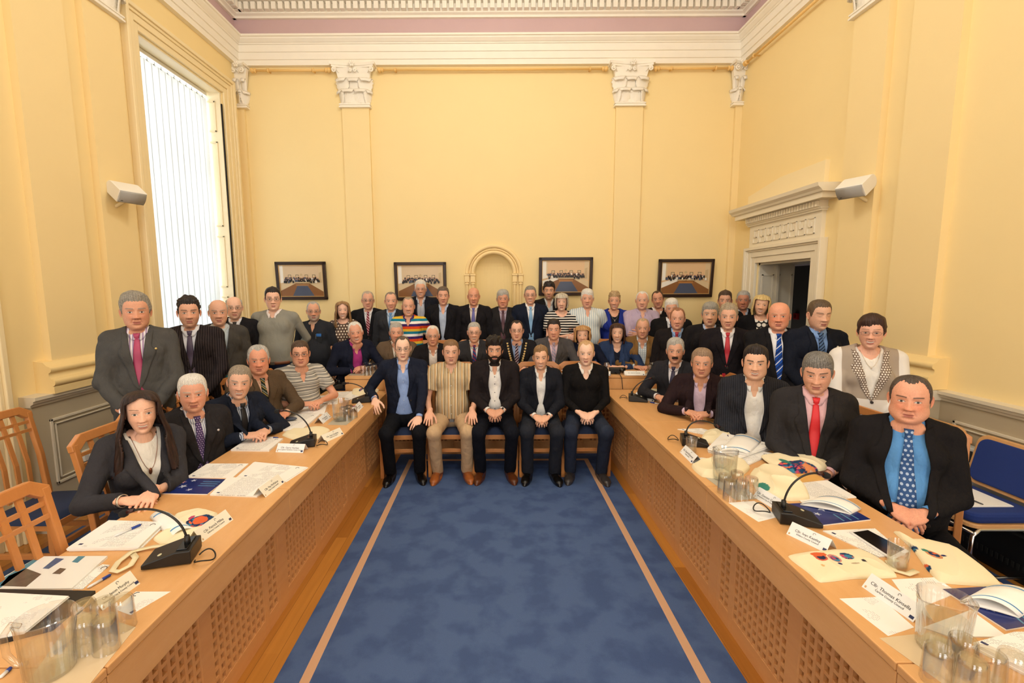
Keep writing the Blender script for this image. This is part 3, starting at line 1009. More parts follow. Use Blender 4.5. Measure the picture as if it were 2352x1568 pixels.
    def arms_skin(P):
        d = None
        for sg in (-1, 1):
            S_, E_, W_ = arm[sg]
            q = cone(P, S_ + (E_ - S_) * .1, E_, .040 if not female else .034, .034 if not female else .029)
            q = smin(q, cone(P, E_, W_, .036 if not female else .030, .023), .015)
            d = q if d is None else np.minimum(d, q)
            d = smin(d, cone(P, (sg * .05, .02, .40), S_ + (E_ - S_) * .1, .05, .036), .02)
        d = smin(d, ell(P, (0, .015, .30), (.10, .07, .20)), .04)
        d = smin(d, cone(P, (0, .02, .40), (0, .01, .54), .055, .048), .03)
        d = np.minimum(d, np.maximum(torso(P, -.006), .30 - P[..., 2]))
        nk = np.sqrt(P[..., 0] ** 2 + (P[..., 1] - .012) ** 2) - .040
        d = np.maximum(d, -np.maximum(nk, .535 - P[..., 2]))
        return d
    allp = np.array([q for sg in (-1, 1) for q in arm[sg]])
    lo = np.minimum(allp.min(0) - .08, (-.25, -.16, .05)); hi = np.maximum(allp.max(0) + .08, (.25, .16, .60))
    bv, bf = snet(arms_skin, lo, hi, .012 if bare else .018)
    bodyparts.append((bv, bf, np.broadcast_to(hcol if bare else skin, bv.shape)))
    V, Fq, Cq = join(bodyparts)
    me = np_mesh('body', V, Fq, Cq)
    bo = link_mesh('body', me, SKIN, root, True, MT)
    upto_l = .93
    hem = hemz if hemz is not None else (-.10 if jacket else -.03)
    if seat is not None and jacket: hem = -.05 if hemz is None else hemz
    BLO = lambda: (np.minimum(allp.min(0) - .10, (-.30 - .05 * F, -.26 - .06 * F, -.16))); BHI = lambda: (np.maximum(allp.max(0) + .10, (.30 + .05 * F, .22, .58)))
    def neckcut(P, d, r=.060, z0=.475):
        c = np.sqrt(P[..., 0] ** 2 + (P[..., 1] - .012) ** 2) - r
        return np.maximum(d, -np.maximum(c, z0 - P[..., 2]))
    # shirt
    sg_shirt = 0.0 if jacket else .006
    def shirt_fn(P, raw=False):
        d = torso(P, sg_shirt)
        if not jacket and sleeve != 'none':
            d = smin(d, sleeves(P, .0 if sleeve == 'long' else .006, 2.0 if sleeve == 'long' else .62, .0 if sleeve == 'long' else .012), .03)
            d = d + .0040 * fo(P) * (1.0)
            if not raw: d = sleeve_end(P, d, 2.0 if sleeve == 'long' else .62)
        if raw: return d
        d = np.maximum(d, (hem if not jacket else .0) - P[..., 2])
        if neckline:       # (half width, depth, round?)
            wN, zN = neckline
            vv = np.maximum(np.abs(P[..., 0]) - wN * np.sqrt(np.clip((P[..., 2] - zN) / (.52 - zN), 0, 1)), P[..., 1] - .02)
            d = np.maximum(d, -np.maximum(vv, zN - P[..., 2]))
        elif not jacket or not tie:
            wv = .020 if collar else .0
            if wv: d = np.maximum(d, -np.maximum(np.maximum(np.abs(P[..., 0]) - np.clip((P[..., 2] - (.40 + vopen)) * .35, 0, .05), P[..., 1] - .0), .40 + vopen - P[..., 2]))
        d = neckcut(P, d, .052 if not neckline else .066, .47 if not neckline else .46)
        return d
    shirt_raw = lambda P: shirt_fn(P, True)
    sm_ = shirt if not isinstance(shirt, str) else mat('shirt cotton ' + shirt, shirt, .85, .03, 60, .15, spec=.15, wrinkle=.55)
    cutb = BLO(), BHI()
    lo_, hi_ = cutb
    if jacket: lo_, hi_ = (-.28, -.28 - .05 * F, -.05), (.28, .2, .56)
    sv, sf = snet(shirt_fn, lo_, hi_, hvox)
    parts = [(sv, sf)]
    if jacket and cuffs:
        for sg in (-1, 1):
            S_, E_, W_ = arm[sg]; u = (W_ - E_) / np.linalg.norm(W_ - E_)
            a_ = E_ + (W_ - E_) * .90; b_ = W_ + u * .006
            mb = MB(); mb.tube([a_, b_], .031, 14)
            parts.append((np.array(mb.v), np.array([q for q in mb.f if len(q) == 4])))
    V, Fq, _ = join(parts)
    so = link_mesh('shirt' if not (not jacket and cut) else cut, np_mesh('shirt', V, Fq), sm_, root, True, MT)
    if collar:
        cm = MB()
        cr = .0585 + .004 * F
        def cfun(u, v):
            ph_ = .10 + u * (2 * math.pi - .20)
            fr = min(ph_, 2 * math.pi - ph_)
            opn = (0 if tie else .010)
            r_ = cr + v * .017 + (.004 if v > 0 else 0) + opn * .4
            zt = .545 - .030 * math.exp(-(fr / .75) ** 2) - (.012 if not tie else 0) * math.exp(-(fr / .5) ** 2)
            zz_ = zt - v * (.032 + .030 * math.exp(-((fr - .35) / .28) ** 2))
            off = (0.0 if tie else .016) * math.exp(-(fr / .5) ** 2)
            xx_ = r_ * math.sin(ph_) + math.copysign(off, math.sin(ph_))
            yy_ = .012 - r_ * 1.0 * math.cos(ph_) - v * .020 * math.exp(-(fr / .6) ** 2) - .006 * math.exp(-(fr / .6) ** 2)
            return (xx_, yy_, zz_)
        cm.grid(cfun, 41, 4)
        cm2 = cm.build('collar', collar if not isinstance(collar, bool) else sm_, so, smooth=True, solid=.003)
    jo = None
    # jacket
    if jacket:
        jm = jacket if not isinstance(jacket, str) else mat('suit cloth ' + jacket, jacket, .9, .10, 180, .25, spec=.12, wrinkle=.55)
        def jraw(P):
            d = torso(P, .016)
            d = smin(d, sleeves(P, .010), .030)
            return d + .0080 * fo(P) + .0018 * fo2(P)
        zc = .525
        def wfun(z_):
            w0 = vw * np.clip((z_ - vz) / (zc - vz), 0, 1) ** .9
            if vopen_j: w0 = w0 + np.where(z_ < .48, vopen_j * ss(.50, .30, z_), 0) + np.where(z_ < .40, 0.0, 0)
            return np.where(z_ < vz, vopen_j + np.clip((vz - (0 if vopen_j else .13) - z_) * .25, 0, .05) - (0 if vopen_j else .002), w0)
        vopen_j = dropped if dropped else 0.0
        def jfn(P):
            d = jraw(P)
            if sleeve_cut: d = sleeve_end(P, d, 2.0)
            d = np.maximum(d, hem - P[..., 2])
            inside = np.maximum(np.abs(P[..., 0]) - wfun(P[..., 2]), P[..., 1] - .01)
            d = np.maximum(d, -inside)
            return neckcut(P, d, .066, .455)
        sleeve_cut = True
        jv, jf = snet(jfn, *cutb, hvox)
        jo = link_mesh('jacket' if jcollar != 'cardigan' else 'cardigan', np_mesh('jacket', jv, jf), jm, root, True, MT)
        if not nolap:
            lp = []
            for sg in (-1, 1):
                t = np.linspace(0, 1, 26)[:, None]; u = np.linspace(0, 1, 5)[None]
                zz_ = (vz - .01) + (zc - vz - .012) * t
                inner = wfun(zz_) - .003
                wd = .070 * np.interp(t, [0, .12, .60, .66, .72, 1], [.05, .35, 1.0, 1.0, .62, .50])
                X = sg * (inner + wd * u) ; Z = zz_ + .018 * u * (t > .3) 
                pv, pf = patch(jraw, X + 0 * u, Z + 0 * u, .0075, .006)
                lp.append((pv, pf))
            V, Fq, _ = join(lp)
            link_mesh('lapel', np_mesh('lapel', V, Fq), jcollar if (jcollar and jcollar != 'cardigan') else jm, jo, True)
            # back collar
            cm = MB()
            def jc(u, v):
                ph_ = .95 + u * (2 * math.pi - 1.9)
                r_ = .070 + v * .016; fr = min(ph_, 2 * math.pi - ph_)
                return (r_ * math.sin(ph_), .014 - r_ * math.cos(ph_) * 1.0, .528 - .018 * math.exp(-((fr - .9) / .5) ** 2) - v * .034)
            cm.grid(jc, 31, 3)
            cm.build('collar', jcollar if (jcollar and jcollar != 'cardigan') else jm, jo, smooth=True, solid=.005)
        if buttons is not False:
            bm_ = MB()
            for zb_ in ((vz - .015, vz - .11) if not vopen_j else (vz - .05,)):
                if zb_ < hem + .02: continue
                xo = .004 if not vopen_j else float(wfun(np.array(zb_))) + .02
                p = project(jraw, np.array([xo], dtype=np.float32), np.array([zb_], dtype=np.float32))[0]
                bm_.lathe([(.001, -.006), (.009, -.006), (.0105, -.003), (.010, .0)], 12, (0, 0, 0), 0, Matrix.Translation((p[0], p[1] - .002, p[2])) @ Matrix.Rotation(R(-90), 4, 'X'))
            if bm_.v: bm_.build('button', mat('horn button', '#2a2420', .4), jo)
        if pin:
            p = project(jraw, np.array([.105], dtype=np.float32), np.array([.40], dtype=np.float32))[0]
            MB().ball((p[0], p[1] - .009, p[2]), .008, 6, sc=(1, .4, 1)).build('lapel_pin', mat('pin ' + pin, pin, .3, metal=.6), jo, smooth=True)
    # tie
    if tie:
        tm = tie if not isinstance(tie, str) else mat('tie silk ' + tie, tie, .5, .05, 90)
        t = np.linspace(0, 1, 40)[:, None]; u = np.linspace(-1, 1, 7)[None]
        zt_, zb2 = .505, (.03 if seat is None else .06)
        hw_ = np.interp(t, [0, .06, .075, .5, .93, 1], [.019, .013, .014, .030, .042, .001])
        X = hw_ * u + .0; Z = zt_ + (zb2 - zt_) * t + 0 * u
        P_ = project(lambda q: torso(q, sg_shirt + .001), X.astype(np.float32), Z.astype(np.float32))
        pv, pf = patch(lambda q: torso(q, sg_shirt + .001), X, Z, .010, .008)
        nr_, nc_ = X.shape
        bul = (.010 * (t < .065) + .004 * (1 - u ** 2) + .012 * ss(.10, .0, t)).reshape(-1)
        pv[:nr_ * nc_, 1] -= bul
        link_mesh('tie', np_mesh('tie', pv, pf), tm, root, True, MT)
    # trousers
    legparts = []
    lo_l = []
    if legs != 'none':
        tr = trousers if not isinstance(trousers, str) else mat('trouser cloth ' + trousers, trousers, .9, .08, 150, .2, spec=.12, wrinkle=.5)
        hipz = hip
        hj = {sg: np.array([sg * .095, .0, hipz - .01]) for sg in (-1, 1)}
        fs_ = s
        if seat is not None:
            kw = knee_w if knee_w is not None else .19
            st_ = seat
            kn = {sg: np.array([sg * kw, -.44 * fs_, st_ + .060]) for sg in (-1, 1)}
            hj = {sg: np.array([sg * .095, .0, st_ + .085]) for sg in (-1, 1)}
            an = {sg: np.array([sg * (kw - .01 + foot_dx), (-.30 if legs is None else legs) * fs_, .10]) for sg in (-1, 1)}
        else:
            kn = {sg: np.array([sg * .105, -.015, hipz * .52]) for sg in (-1, 1)}
            an = {sg: np.array([sg * .11, .02, .10]) for sg in (-1, 1)}
        fl_ = Folds(seed + 31, 22)
        def leg_fn(P):
            d = ell(P, (0, .0, hj[1][2] + .02), (.165 + .02 * F + wide_hip, .125 + .02 * F, .13))
            for sg in (-1, 1):
                q = cone(P, hj[sg], kn[sg], .088 + .012 * F, .066)
                q = smin(q, cone(P, kn[sg], an[sg] + np.array([0, 0, -.02]), .064, .058), .03)
                d = smin(d, q, .03)
            d = d + .005 * fl_(P)
            return np.maximum(d, .055 - P[..., 2])
        pts = np.array([hj[1], hj[-1], kn[1], kn[-1], an[1], an[-1]])
        lv, lf = snet(leg_fn, pts.min(0) - .2, pts.max(0) + (.2, .2, .2), max(hvox, .013) * (1.0 if seat is not None else 1.25))
        link_mesh('trousers', np_mesh('trousers', lv, lf), tr, root, True)
        shv, shf = shoe()
        shm = shoes if not isinstance(shoes, str) else mat('shoe leather ' + shoes, shoes, .28, .1, 30)
        for sg in (-1, 1):
            link_mesh('shoe', np_mesh('shoe', shv, shf), shm, root, True, Matrix.Translation((an[sg][0], an[sg][1] + .0, 0)) @ Matrix.Rotation(R(sg * 10), 4, 'Z'))
    info = dict(root=root, MT=MT, MH=MH, torso=torso, arm=arm, jo=jo, so=so, shirt_raw=shirt_raw, hip=hip, jraw=(jraw if jacket else None), Hc=Hc)
    if extra: extra(info)
    PEOPLE.append(info)
    return info

SKIN = vcol_mat('skin', .5, bumps=.12, nscale=350, spec=.35)
HAIR = vcol_mat('hair strands', .55, bumps=.35, nscale=600, spec=.35)
LENS, _nt, _b = newmat('spectacle lens')
_b.inputs['Transmission Weight'].default_value = 1; _b.inputs['Roughness'].default_value = 0; _b.inputs['IOR'].default_value = 1.05
# ------------------------------------------------------------------ the room
XL, XR, YB, YF, ZC = -3.5, 3.42, 6.7, -3.4, 5.74
WALL = mat('yellow wall paint', '#f5dda3', .75, .02, 3, .08, bscale=60)
WALL2 = mat('yellow pilaster paint', '#f4dca4', .75, .02, 3, .08, bscale=60)
CREAM = mat('cream gloss paint', '#f1e3c2', .45)
PLASTER = mat('white plaster', '#f7f0e2', .6, .03, 8)
DADO = mat('grey beige dado paint', '#b9ab90', .6)
DADOR = mat('cream dado rail paint', '#ddd2bb', .5)
LILAC = mat('lilac frieze paint', '#cdb0b2', .8, .05, 2)
DARK = mat('gap shade', '#1c1712', .9)

def struct(mb, name, m, **k):
    o = mb.build(name, m, **k); o['kind'] = 'structure'; return o

def wood_floor():
    m, nt, b = newmat('oak floor boards')
    v, x, y, z = coords(nt)
    row = mathn(nt, 'FLOOR', mathn(nt, 'DIVIDE', x, .085))
    r1 = nt.nodes.new('ShaderNodeTexWhiteNoise'); r1.noise_dimensions = '1D'; nt.links.new(row, r1.inputs['W'])
    col = mathn(nt, 'FLOOR', mathn(nt, 'ADD', mathn(nt, 'DIVIDE', y, 1.1), mathn(nt, 'MULTIPLY', r1.outputs[0], 5)))
    r2 = nt.nodes.new('ShaderNodeTexWhiteNoise'); r2.noise_dimensions = '2D'
    cb = nt.nodes.new('ShaderNodeCombineXYZ'); nt.links.new(row, cb.inputs[0]); nt.links.new(col, cb.inputs[1]); nt.links.new(cb.outputs[0], r2.inputs['Vector'])
    g = noise(nt, v, 30, 4, (1.5, .08, 1))
    f = mathn(nt, 'ADD', mathn(nt, 'MULTIPLY', r2.outputs[0], .6), mathn(nt, 'MULTIPLY', g, .5))
    c = mixc(nt, f, lin('#8a4f17'), lin('#c98a3e'))
    edge = mathn(nt, 'LESS_THAN', mathn(nt, 'FRACT', mathn(nt, 'DIVIDE', x, .085)), .03)
    c = mixc(nt, mathn(nt, 'MULTIPLY', edge, .6), c, lin('#3a1d08'))
    nt.links.new(c, b.inputs['Base Color']); b.inputs['Roughness'].default_value = .32
    return m

def carpet(name, stripes, crossy=None):
    m, nt, b = newmat(name)
    v, x, y, z = coords(nt)
    n = noise(nt, v, 5.5, 6); n2 = noise(nt, v, 260, 2)
    k = nt.nodes.new('ShaderNodeMapRange'); k.inputs[1].default_value = .40; k.inputs[2].default_value = .56; nt.links.new(n, k.inputs[0])
    c = mixc(nt, k.outputs[0], lin('#465a86'), lin('#546a96'))
    c = mixc(nt, mathn(nt, 'MULTIPLY', n2, .35), c, lin('#34466e'))
    s = None
    for a in stripes:
        q = mathn(nt, 'LESS_THAN', mathn(nt, 'ABSOLUTE', mathn(nt, 'SUBTRACT', x, a)), .024)
        s = q if s is None else mathn(nt, 'MAXIMUM', s, q)
    if crossy:
        lim = mathn(nt, 'LESS_THAN', y, crossy)
        s = mathn(nt, 'MULTIPLY', s, lim)
        q = mathn(nt, 'LESS_THAN', mathn(nt, 'ABSOLUTE', mathn(nt, 'SUBTRACT', y, crossy)), .024)
        q = mathn(nt, 'MULTIPLY', q, mathn(nt, 'LESS_THAN', mathn(nt, 'ABSOLUTE', mathn(nt, 'SUBTRACT', x, (stripes[0] + stripes[1]) / 2)), abs(stripes[1] - stripes[0]) / 2 + .024))
        s = mathn(nt, 'MAXIMUM', s, q)
    c = mixc(nt, s, c, lin('#cfa483'))
    nt.links.new(c, b.inputs['Base Color']); b.inputs['Roughness'].default_value = .95
    b.inputs['Specular IOR Level'].default_value = .1
    bump(nt, b, n2, .5, .004)
    return m

struct(MB().box((XL - .5, YF, -.1), (XR + 2.6, YB + .5, 0)), 'floor', wood_floor())
tag(MB().box((-1.05, YF + .3, 0), (1.18, 4.98, .003)).build('carpet_runner', carpet('blue striped carpet', (-.905, .985), 4.80)), 'blue carpet runner with beige border stripes between the desks', 'carpet')
tag(MB().box((-3.25, YF + .3, 0), (-1.98, 4.9, .003)).build('carpet_runner', carpet('blue carpet left', (-3.05, -2.12))), 'blue striped carpet strip under the chairs by the window wall', 'carpet')
tag(MB().box((2.0, YF + .3, 0), (3.22, 4.9, .003)).build('carpet_runner', carpet('blue carpet right', (2.18, 3.0))), 'blue striped carpet strip under the chairs by the doorway wall', 'carpet')
struct(MB().box((XL - .5, YF, ZC), (XR + .5, YB + .3, ZC + .1)), 'ceiling', PLASTER)
# dais behind the top table
struct(MB().box((-2.2, 5.02, 0), (2.6, YB, .12)), 'trim_12', mat('dais carpet', '#2c3b66', .95), bevel=.005)

# back wall with the niche
w = MB()
w.box((XL - .4, YB, 0), (-.27, YB + .3, ZC)); w.box((.27, YB, 0), (XR + .5, YB + .3, ZC))
w.box((-.27, YB, 0), (.27, YB + .3, .9)); w.box((-.27, YB, 2.36), (.27, YB + .3, ZC))
NA = 24
arc = [(.27 * math.cos(math.pi - math.pi * i / NA), 2.05 + .27 * math.sin(math.pi - math.pi * i / NA)) for i in range(NA + 1)]
for (x0, z0), (x1, z1) in zip(arc, arc[1:]):
    w.prism([(x0, z0), (x1, z1), (x1, 2.36), (x0, 2.36)], YB, YB + .3, 'y')
def nich(u, v):
    a = math.pi * (1 - u)
    return (.27 * math.cos(a), YB + .15 * math.sin(a), .9 + v * 1.15)
w.grid(nich, 17, 2)
def nich2(u, v):
    a = math.pi * (1 - u); e = v * math.pi / 2
    return (.27 * math.cos(a) * math.cos(e), YB + .15 * math.sin(a) * math.cos(e), 2.05 + .27 * math.sin(e))
w.grid(nich2, 17, 9)
struct(w, 'wall_back', WALL)
n_ = MB()
for rr, tr_ in ((.300, .026), (.385, .026), (.342, .012)):
    n_.tube([(rr * math.cos(math.pi * i / 32), YB - .012, 2.05 + rr * math.sin(math.pi * i / 32)) for i in range(33)], tr_, 10, cap=False)
for sg in (-1, 1):
    for xx in (.300, .385):
        n_.tube([(sg * xx, YB - .012, .9), (sg * xx, YB - .012, 1.93)], .022, 10)
        n_.box((sg * xx - .040, YB - .055, 2.02), (sg * xx + .040, YB, 2.045))
        n_.box((sg * xx - .032, YB - .045, 1.94), (sg * xx + .032, YB, 2.02))
        n_.box((sg * xx - .028, YB - .042, 1.895), (sg * xx + .028, YB, 1.915))
        n_.box((sg * xx - .034, YB - .046, 1.925), (sg * xx + .034, YB, 1.94))
struct(n_, 'trim_1', mat('niche moulding paint', '#f8dca2', .6), bevel=.003)
# left wall with two window openings
WZ0, WZ1 = .85, 4.37
w = MB(); T = .42
w.box((XL - T, YF, 0), (XL, 1.55, ZC)); w.box((XL - T, 3.02, 0), (XL, 4.85, ZC)); w.box((XL - T, 6.30, 0), (XL, YB + .3, ZC))
for a, b in ((1.55, 3.02), (4.85, 6.30)):
    w.box((XL - T, a, 0), (XL, b, WZ0)); w.box((XL - T, a, WZ1), (XL, b, ZC))
struct(w, 'wall_left', WALL)
# right wall with the doorway
w = MB()
w.box((XR, YF, 0), (XR + .48, 5.0, ZC)); w.box((XR, 6.06, 0), (XR + .48, YB + .3, ZC)); w.box((XR, 5.0, 2.145), (XR + .48, 6.06, ZC))
struct(w, 'wall_right', WALL)
# rear wall behind the camera, with openings for the added rear lights
w = MB()
for a, b in ((XL - .4, -2.6), (-.9, .9), (2.6, XR + .48)): w.box((a, YF - .3, 0), (b, YF, ZC))
for a, b in ((-2.6, -.9), (.9, 2.6)): w.box((a, YF - .3, 0), (b, YF, .7)); w.box((a, YF - .3, 4.6), (b, YF, ZC))
struct(w, 'wall_rear', WALL)

def run(prof_, side, a, b):
    """moulding profile (protrusion, z) along a wall"""
    mb = MB()
    if side == 'back': mb.prism([(YB - d, z) for d, z in prof_], a, b, 'x')
    elif side == 'left': mb.prism([(XL + d, z) for d, z in prof_], a, b, 'y')
    else: mb.prism([(XR - d, z) for d, z in prof_], a, b, 'y')
    return mb
ENT = [(-.01, 4.85), (.060, 4.85), (.060, 4.915), (.075, 4.92), (.075, 5.005), (.090, 5.010), (.090, 5.095), (.105, 5.100), (.105, 5.112), (.120, 5.120), (.150, 5.150), (.155, 5.165), (.175, 5.170), (.175, 5.195), (-.01, 5.2)]
COR = [(-.01, 5.45), (.05, 5.45), (.055, 5.475), (.09, 5.49), (.09, 5.60), (.22, 5.605), (.23, 5.64), (.28, 5.66), (.33, 5.70), (.34, ZC), (-.01, ZC)]
FRZ = [(-.01, 5.19), (.012, 5.19), (.012, 5.46), (-.01, 5.46)]
rng = dict(back=(XL, XR), left=(YF, YB), right=(YF, YB))
for i, sd in enumerate(('back', 'left', 'right')):
    a, b = rng[sd]
    struct(run(ENT, sd, a, b), 'trim_%d' % (2 + i), PLASTER)
    struct(run(FRZ, sd, a, b), 'trim_%d' % (5 + i), LILAC)
    mb = run(COR, sd, a, b)
    k = a + .14
    while k < b - .14:
        if sd == 'back': mb.box((k, YB - .165, 5.505), (k + .058, YB - .08, 5.595))
        elif k > 2.0:
            X0 = XL + .08 if sd == 'left' else XR - .165
            mb.box((X0, k, 5.505), (X0 + .085, k + .058, 5.595))
        k += .09
    struct(mb, 'trim_%d' % (8 + i), PLASTER)

# dado, rail and skirting on the side walls
def dado(side, runs, no0):
    for i, (a, b, pr) in enumerate(runs):
        mb = run([(-.01, 0), (pr, 0), (pr, 1.0), (-.01, 1.0)], side, a, b)
        o = struct(mb, 'wall_%s_dado' % side if False else 'trim_%d' % (no0 + 3 * i), DADO)
        rp = [(-.01, .985), (pr + .012, .985), (pr + .015, 1.00), (pr + .035, 1.012), (pr + .038, 1.030), (pr + .055, 1.036), (pr + .055, 1.060), (-.01, 1.066)]
        struct(run(rp, side, a - .02, b + .02), 'trim_%d' % (no0 + 3 * i + 1), DADOR)
        sp = [(-.01, 0), (pr + .03, 0), (pr + .03, .17), (pr + .015, .19), (pr + .012, .215), (-.01, .22)]
        struct(run(sp, side, a - .01, b + .01), 'baseboard_%s_%d' % (side, i + 1), mat('skirting paint', '#cfc5b0', .5))
        # raised panel
        if b - a > .4:
            X0 = (XL + pr) if side == 'left' else (XR - pr)
            sg = 1 if side == 'left' else -1
            q = MB(); p0, p1 = a + .12, b - .12
            for z0, z1, y0, y1 in ((.34, .36, p0, p1), (.84, .86, p0, p1), (.34, .86, p0, p0 + .02), (.34, .86, p1 - .02, p1), (.38, .39, p0 + .035, p1 - .035), (.81, .82, p0 + .035, p1 - .035), (.38, .82, p0 + .035, p0 + .045), (.38, .82, p1 - .045, p1 - .035)):
                q.box((X0, y0, z0), (X0 + sg * .014, y1, z1))
            struct(q, 'trim_%d' % (no0 + 3 * i + 2), DADOR, bevel=.003)
dado('left', [(3.34, 4.62, .07)], 20)
dado('right', [(4.10, 4.80, .07), (3.44, 4.10, .11), (-1.0, 3.44, .02)], 30)

def pilaster(side, a, b, pr, z0, no):
    mb = run([(-.01, z0), (pr, z0), (pr, 4.86), (-.01, 4.86)], side, a, b)
    struct(mb, 'trim_%d' % no, WALL2)
pilaster('left', 4.17, 4.56, .060, 1.06, 40); pilaster('left', 3.55, 3.98, .060, 1.06, 41)
pilaster('right', 4.20, 4.60, .060, 1.06, 42); pilaster('right', 3.54, 3.96, .060, 1.06, 43)
pilaster('back', -2.07, -1.70, .045, .0, 44); pilaster('back', 1.69, 2.06, .045, .0, 45)
pilaster('back', XL, XL + .09, .045, .0, 46); pilaster('back', XR - .09, XR, .045, .0, 47)
# attic bases under the pilasters
def abase(side, a, b, no):
    pts = [(-.01, 1.06), (.14, 1.06), (.14, 1.115)]
    for i in range(9):
        t = -math.pi / 2 + math.pi * i / 8; pts.append((.125 + .028 * math.cos(t), 1.145 + .030 * math.sin(t)))
    pts += [(.118, 1.18), (.108, 1.20), (.110, 1.215)]
    for i in range(9):
        t = -math.pi / 2 + math.pi * i / 8; pts.append((.110 + .020 * math.cos(t), 1.243 + .024 * math.sin(t)))
    pts += [(.095, 1.275), (.075, 1.30), (-.01, 1.31)]
    struct(run(pts, side, a, b), 'trim_%d' % no, mat('base moulding paint', '#f3d79a', .5), auto=35)
abase('left', 3.46, 4.66, 48); abase('right', 3.42, 4.05, 49); abase('right', 4.12, 4.70, 50)

# ---- corinthian capitals
def capital(loc, rz, wb, wt, h, name_label):
    root = empty('pilaster_capital', loc, rz, name_label, 'capital', 'plaster capitals')
    m = PLASTER
    b = MB()
    # astragal
    for z0, z1, e in ((0, .018, .030), (.018, .034, .018), (.034, .050, .028), (.05, .06, .012)):
        b.box((-wb / 2 - e, -.055 - e, z0), (wb / 2 + e, -.001, z1))
    b.build('astragal', m, root, bevel=.003)
    b = MB()
    n = 12
    def bell(u, v):
        e = (v ** 2.2) * .06
        w_ = wb / 2 + e
        x = (u * 2 - 1) * w_
        return (x, -.055 - e + .02 * v, .05 + v * (h - .11))
    b.grid(bell, 13, n)
    def bside(sg):
        def f(u, v):
            e = (v ** 2.2) * .06
            return (sg * (wb / 2 + e), -.055 - e + .02 * v + (1 - u if sg > 0 else u) * .055, .05 + v * (h - .11))
        return f
    b.grid(bside(1), 3, n); b.grid(bside(-1), 3, n)
    b.build('bell', m, root, smooth=True)
    # abacus with hollow sides
    b = MB()
    for z0, z1, e in ((h - .06, h - .035, 0.0), (h - .035, h, .02)):
        pts = []
        for i in range(15):
            u = i / 14 * 2 - 1
            pts.append((u * (wt / 2 + e), -.14 - e * .6 + .05 * (1 - u * u)))
        pts += [(wt / 2 + e, -.001), (-wt / 2 - e, -.001)]
        b.prism(pts, z0, z1, 'z')
    b.build('abacus', m, root)
    def leaf(x0, y0, z0, hh, ww, out, ang=0.0):
        b = MB(); nu, nv = 11, 14
        def f(u, v):
            s_ = u * 2 - 1
            # spine rises, leans out and curls over at the tip
            if v < .75: zz = z0 + hh * v / .75; yy = out * .35 * (v / .75) ** 2
            else:
                t = (v - .75) / .25 * math.pi * .95
                rr = hh * .13; yy = out * .35 + out * .65 * math.sin(t * .5) ; zz = z0 + hh + rr * math.sin(t) - rr * .9 * (1 - math.cos(t))
            lobes = 1 + .10 * math.sin(v * 34)
            wd = ww * (.55 + .55 * math.sin(min(1, v * 1.25) * math.pi * .62)) * lobes * (1 if v < .8 else 1 - (v - .8) * 2.2)
            xx = s_ * wd / 2
            yy += -.018 * abs(s_) ** 2 + .005 * math.cos(s_ * 14)
            p = Vector((xx, -yy, 0)); c, sn = math.cos(ang), math.sin(ang)
            return (x0 + p.x * c - p.y * sn, y0 + p.x * sn + p.y * c, zz)
        b.grid(f, nu, nv)
        b.build('acanthus_leaf', m, root, smooth=True, solid=.008)
    k = wb / .37
    nlow = 2 if wb > .25 else 1
    for i in range(nlow):
        xx = 0 if nlow == 1 else (-.085 + .17 * i) * k
        leaf(xx, -.062, .055, .165, .205 * min(1, k * 1.3), .062)
    for sg in (-1, 1): leaf(sg * wb / 2, -.050, .055, .15, .13, .055, sg * .9)
    for xx in ((-.155 * k, 0, .155 * k) if wb > .25 else (-.05, .05)):
        leaf(xx, -.068, .17, .185, .185 * min(1, k * 1.3), .072, xx * 2.0)
    # volutes and helices
    def volute(x0, sg, sc, z0):
        b = MB(); pts = []; rs = []
        for i in range(8): t = i / 8; pts.append((x0 - sg * sc * (1.5 * (1 - t)) , -.085 - .035 * t, z0 - sc * 1.7 * (1 - t) ** 1.6 + sc)); rs.append(.006 + .006 * t)
        for i in range(22):
            a = math.pi / 2 - i / 21 * 2.6 * math.pi; rr = sc * (1 - i / 25)
            pts.append((x0 + sg * rr * math.cos(a) * 1.0, -.12 - .012 * (i / 21), z0 + rr * math.sin(a))); rs.append(.012 - .003 * i / 21)
        b.tube(pts, rs, 8); b.ball((x0, -.135, z0), .012, 6)
        b.build('volute', m, root, smooth=True)
    for sg in (-1, 1):
        volute(sg * (wt / 2 - .035), sg, .034, h - .095)
        if wb > .25: volute(sg * .035, -sg, .024, h - .10)
    b = MB()
    for i in range(6):
        a = i * math.pi / 3; b.ball((.026 * math.cos(a), -.155, h - .03 + .026 * math.sin(a)), .016, 6)
    b.ball((0, -.165, h - .03), .014, 6)
    b.build('fleuron', m, root, smooth=True)
    return root
CZ = 4.30; CH = .56
capital((-1.885, YB - .0, CZ), 0, .37, .56, CH, 'white plaster leaf capital on the left pilaster of the back wall')
capital((1.875, YB - .0, CZ), 0, .37, .56, CH, 'white plaster leaf capital on the right pilaster of the back wall')
capital((XL + .07, YB - .0, CZ), 0, .10, .17, CH, 'narrow white plaster capital in the corner beside the window')
capital((XR - .07, YB - .0, CZ), 0, .10, .17, CH, 'narrow white plaster capital in the corner above the doorway')
capital((XL + .02, 4.365, CZ), R(90), .39, .58, CH, 'white plaster capital at the top edge, above the left speaker')
capital((XR - .02, 4.40, CZ), R(-90), .39, .58, CH, 'white plaster capital at the top edge, above the right speaker')

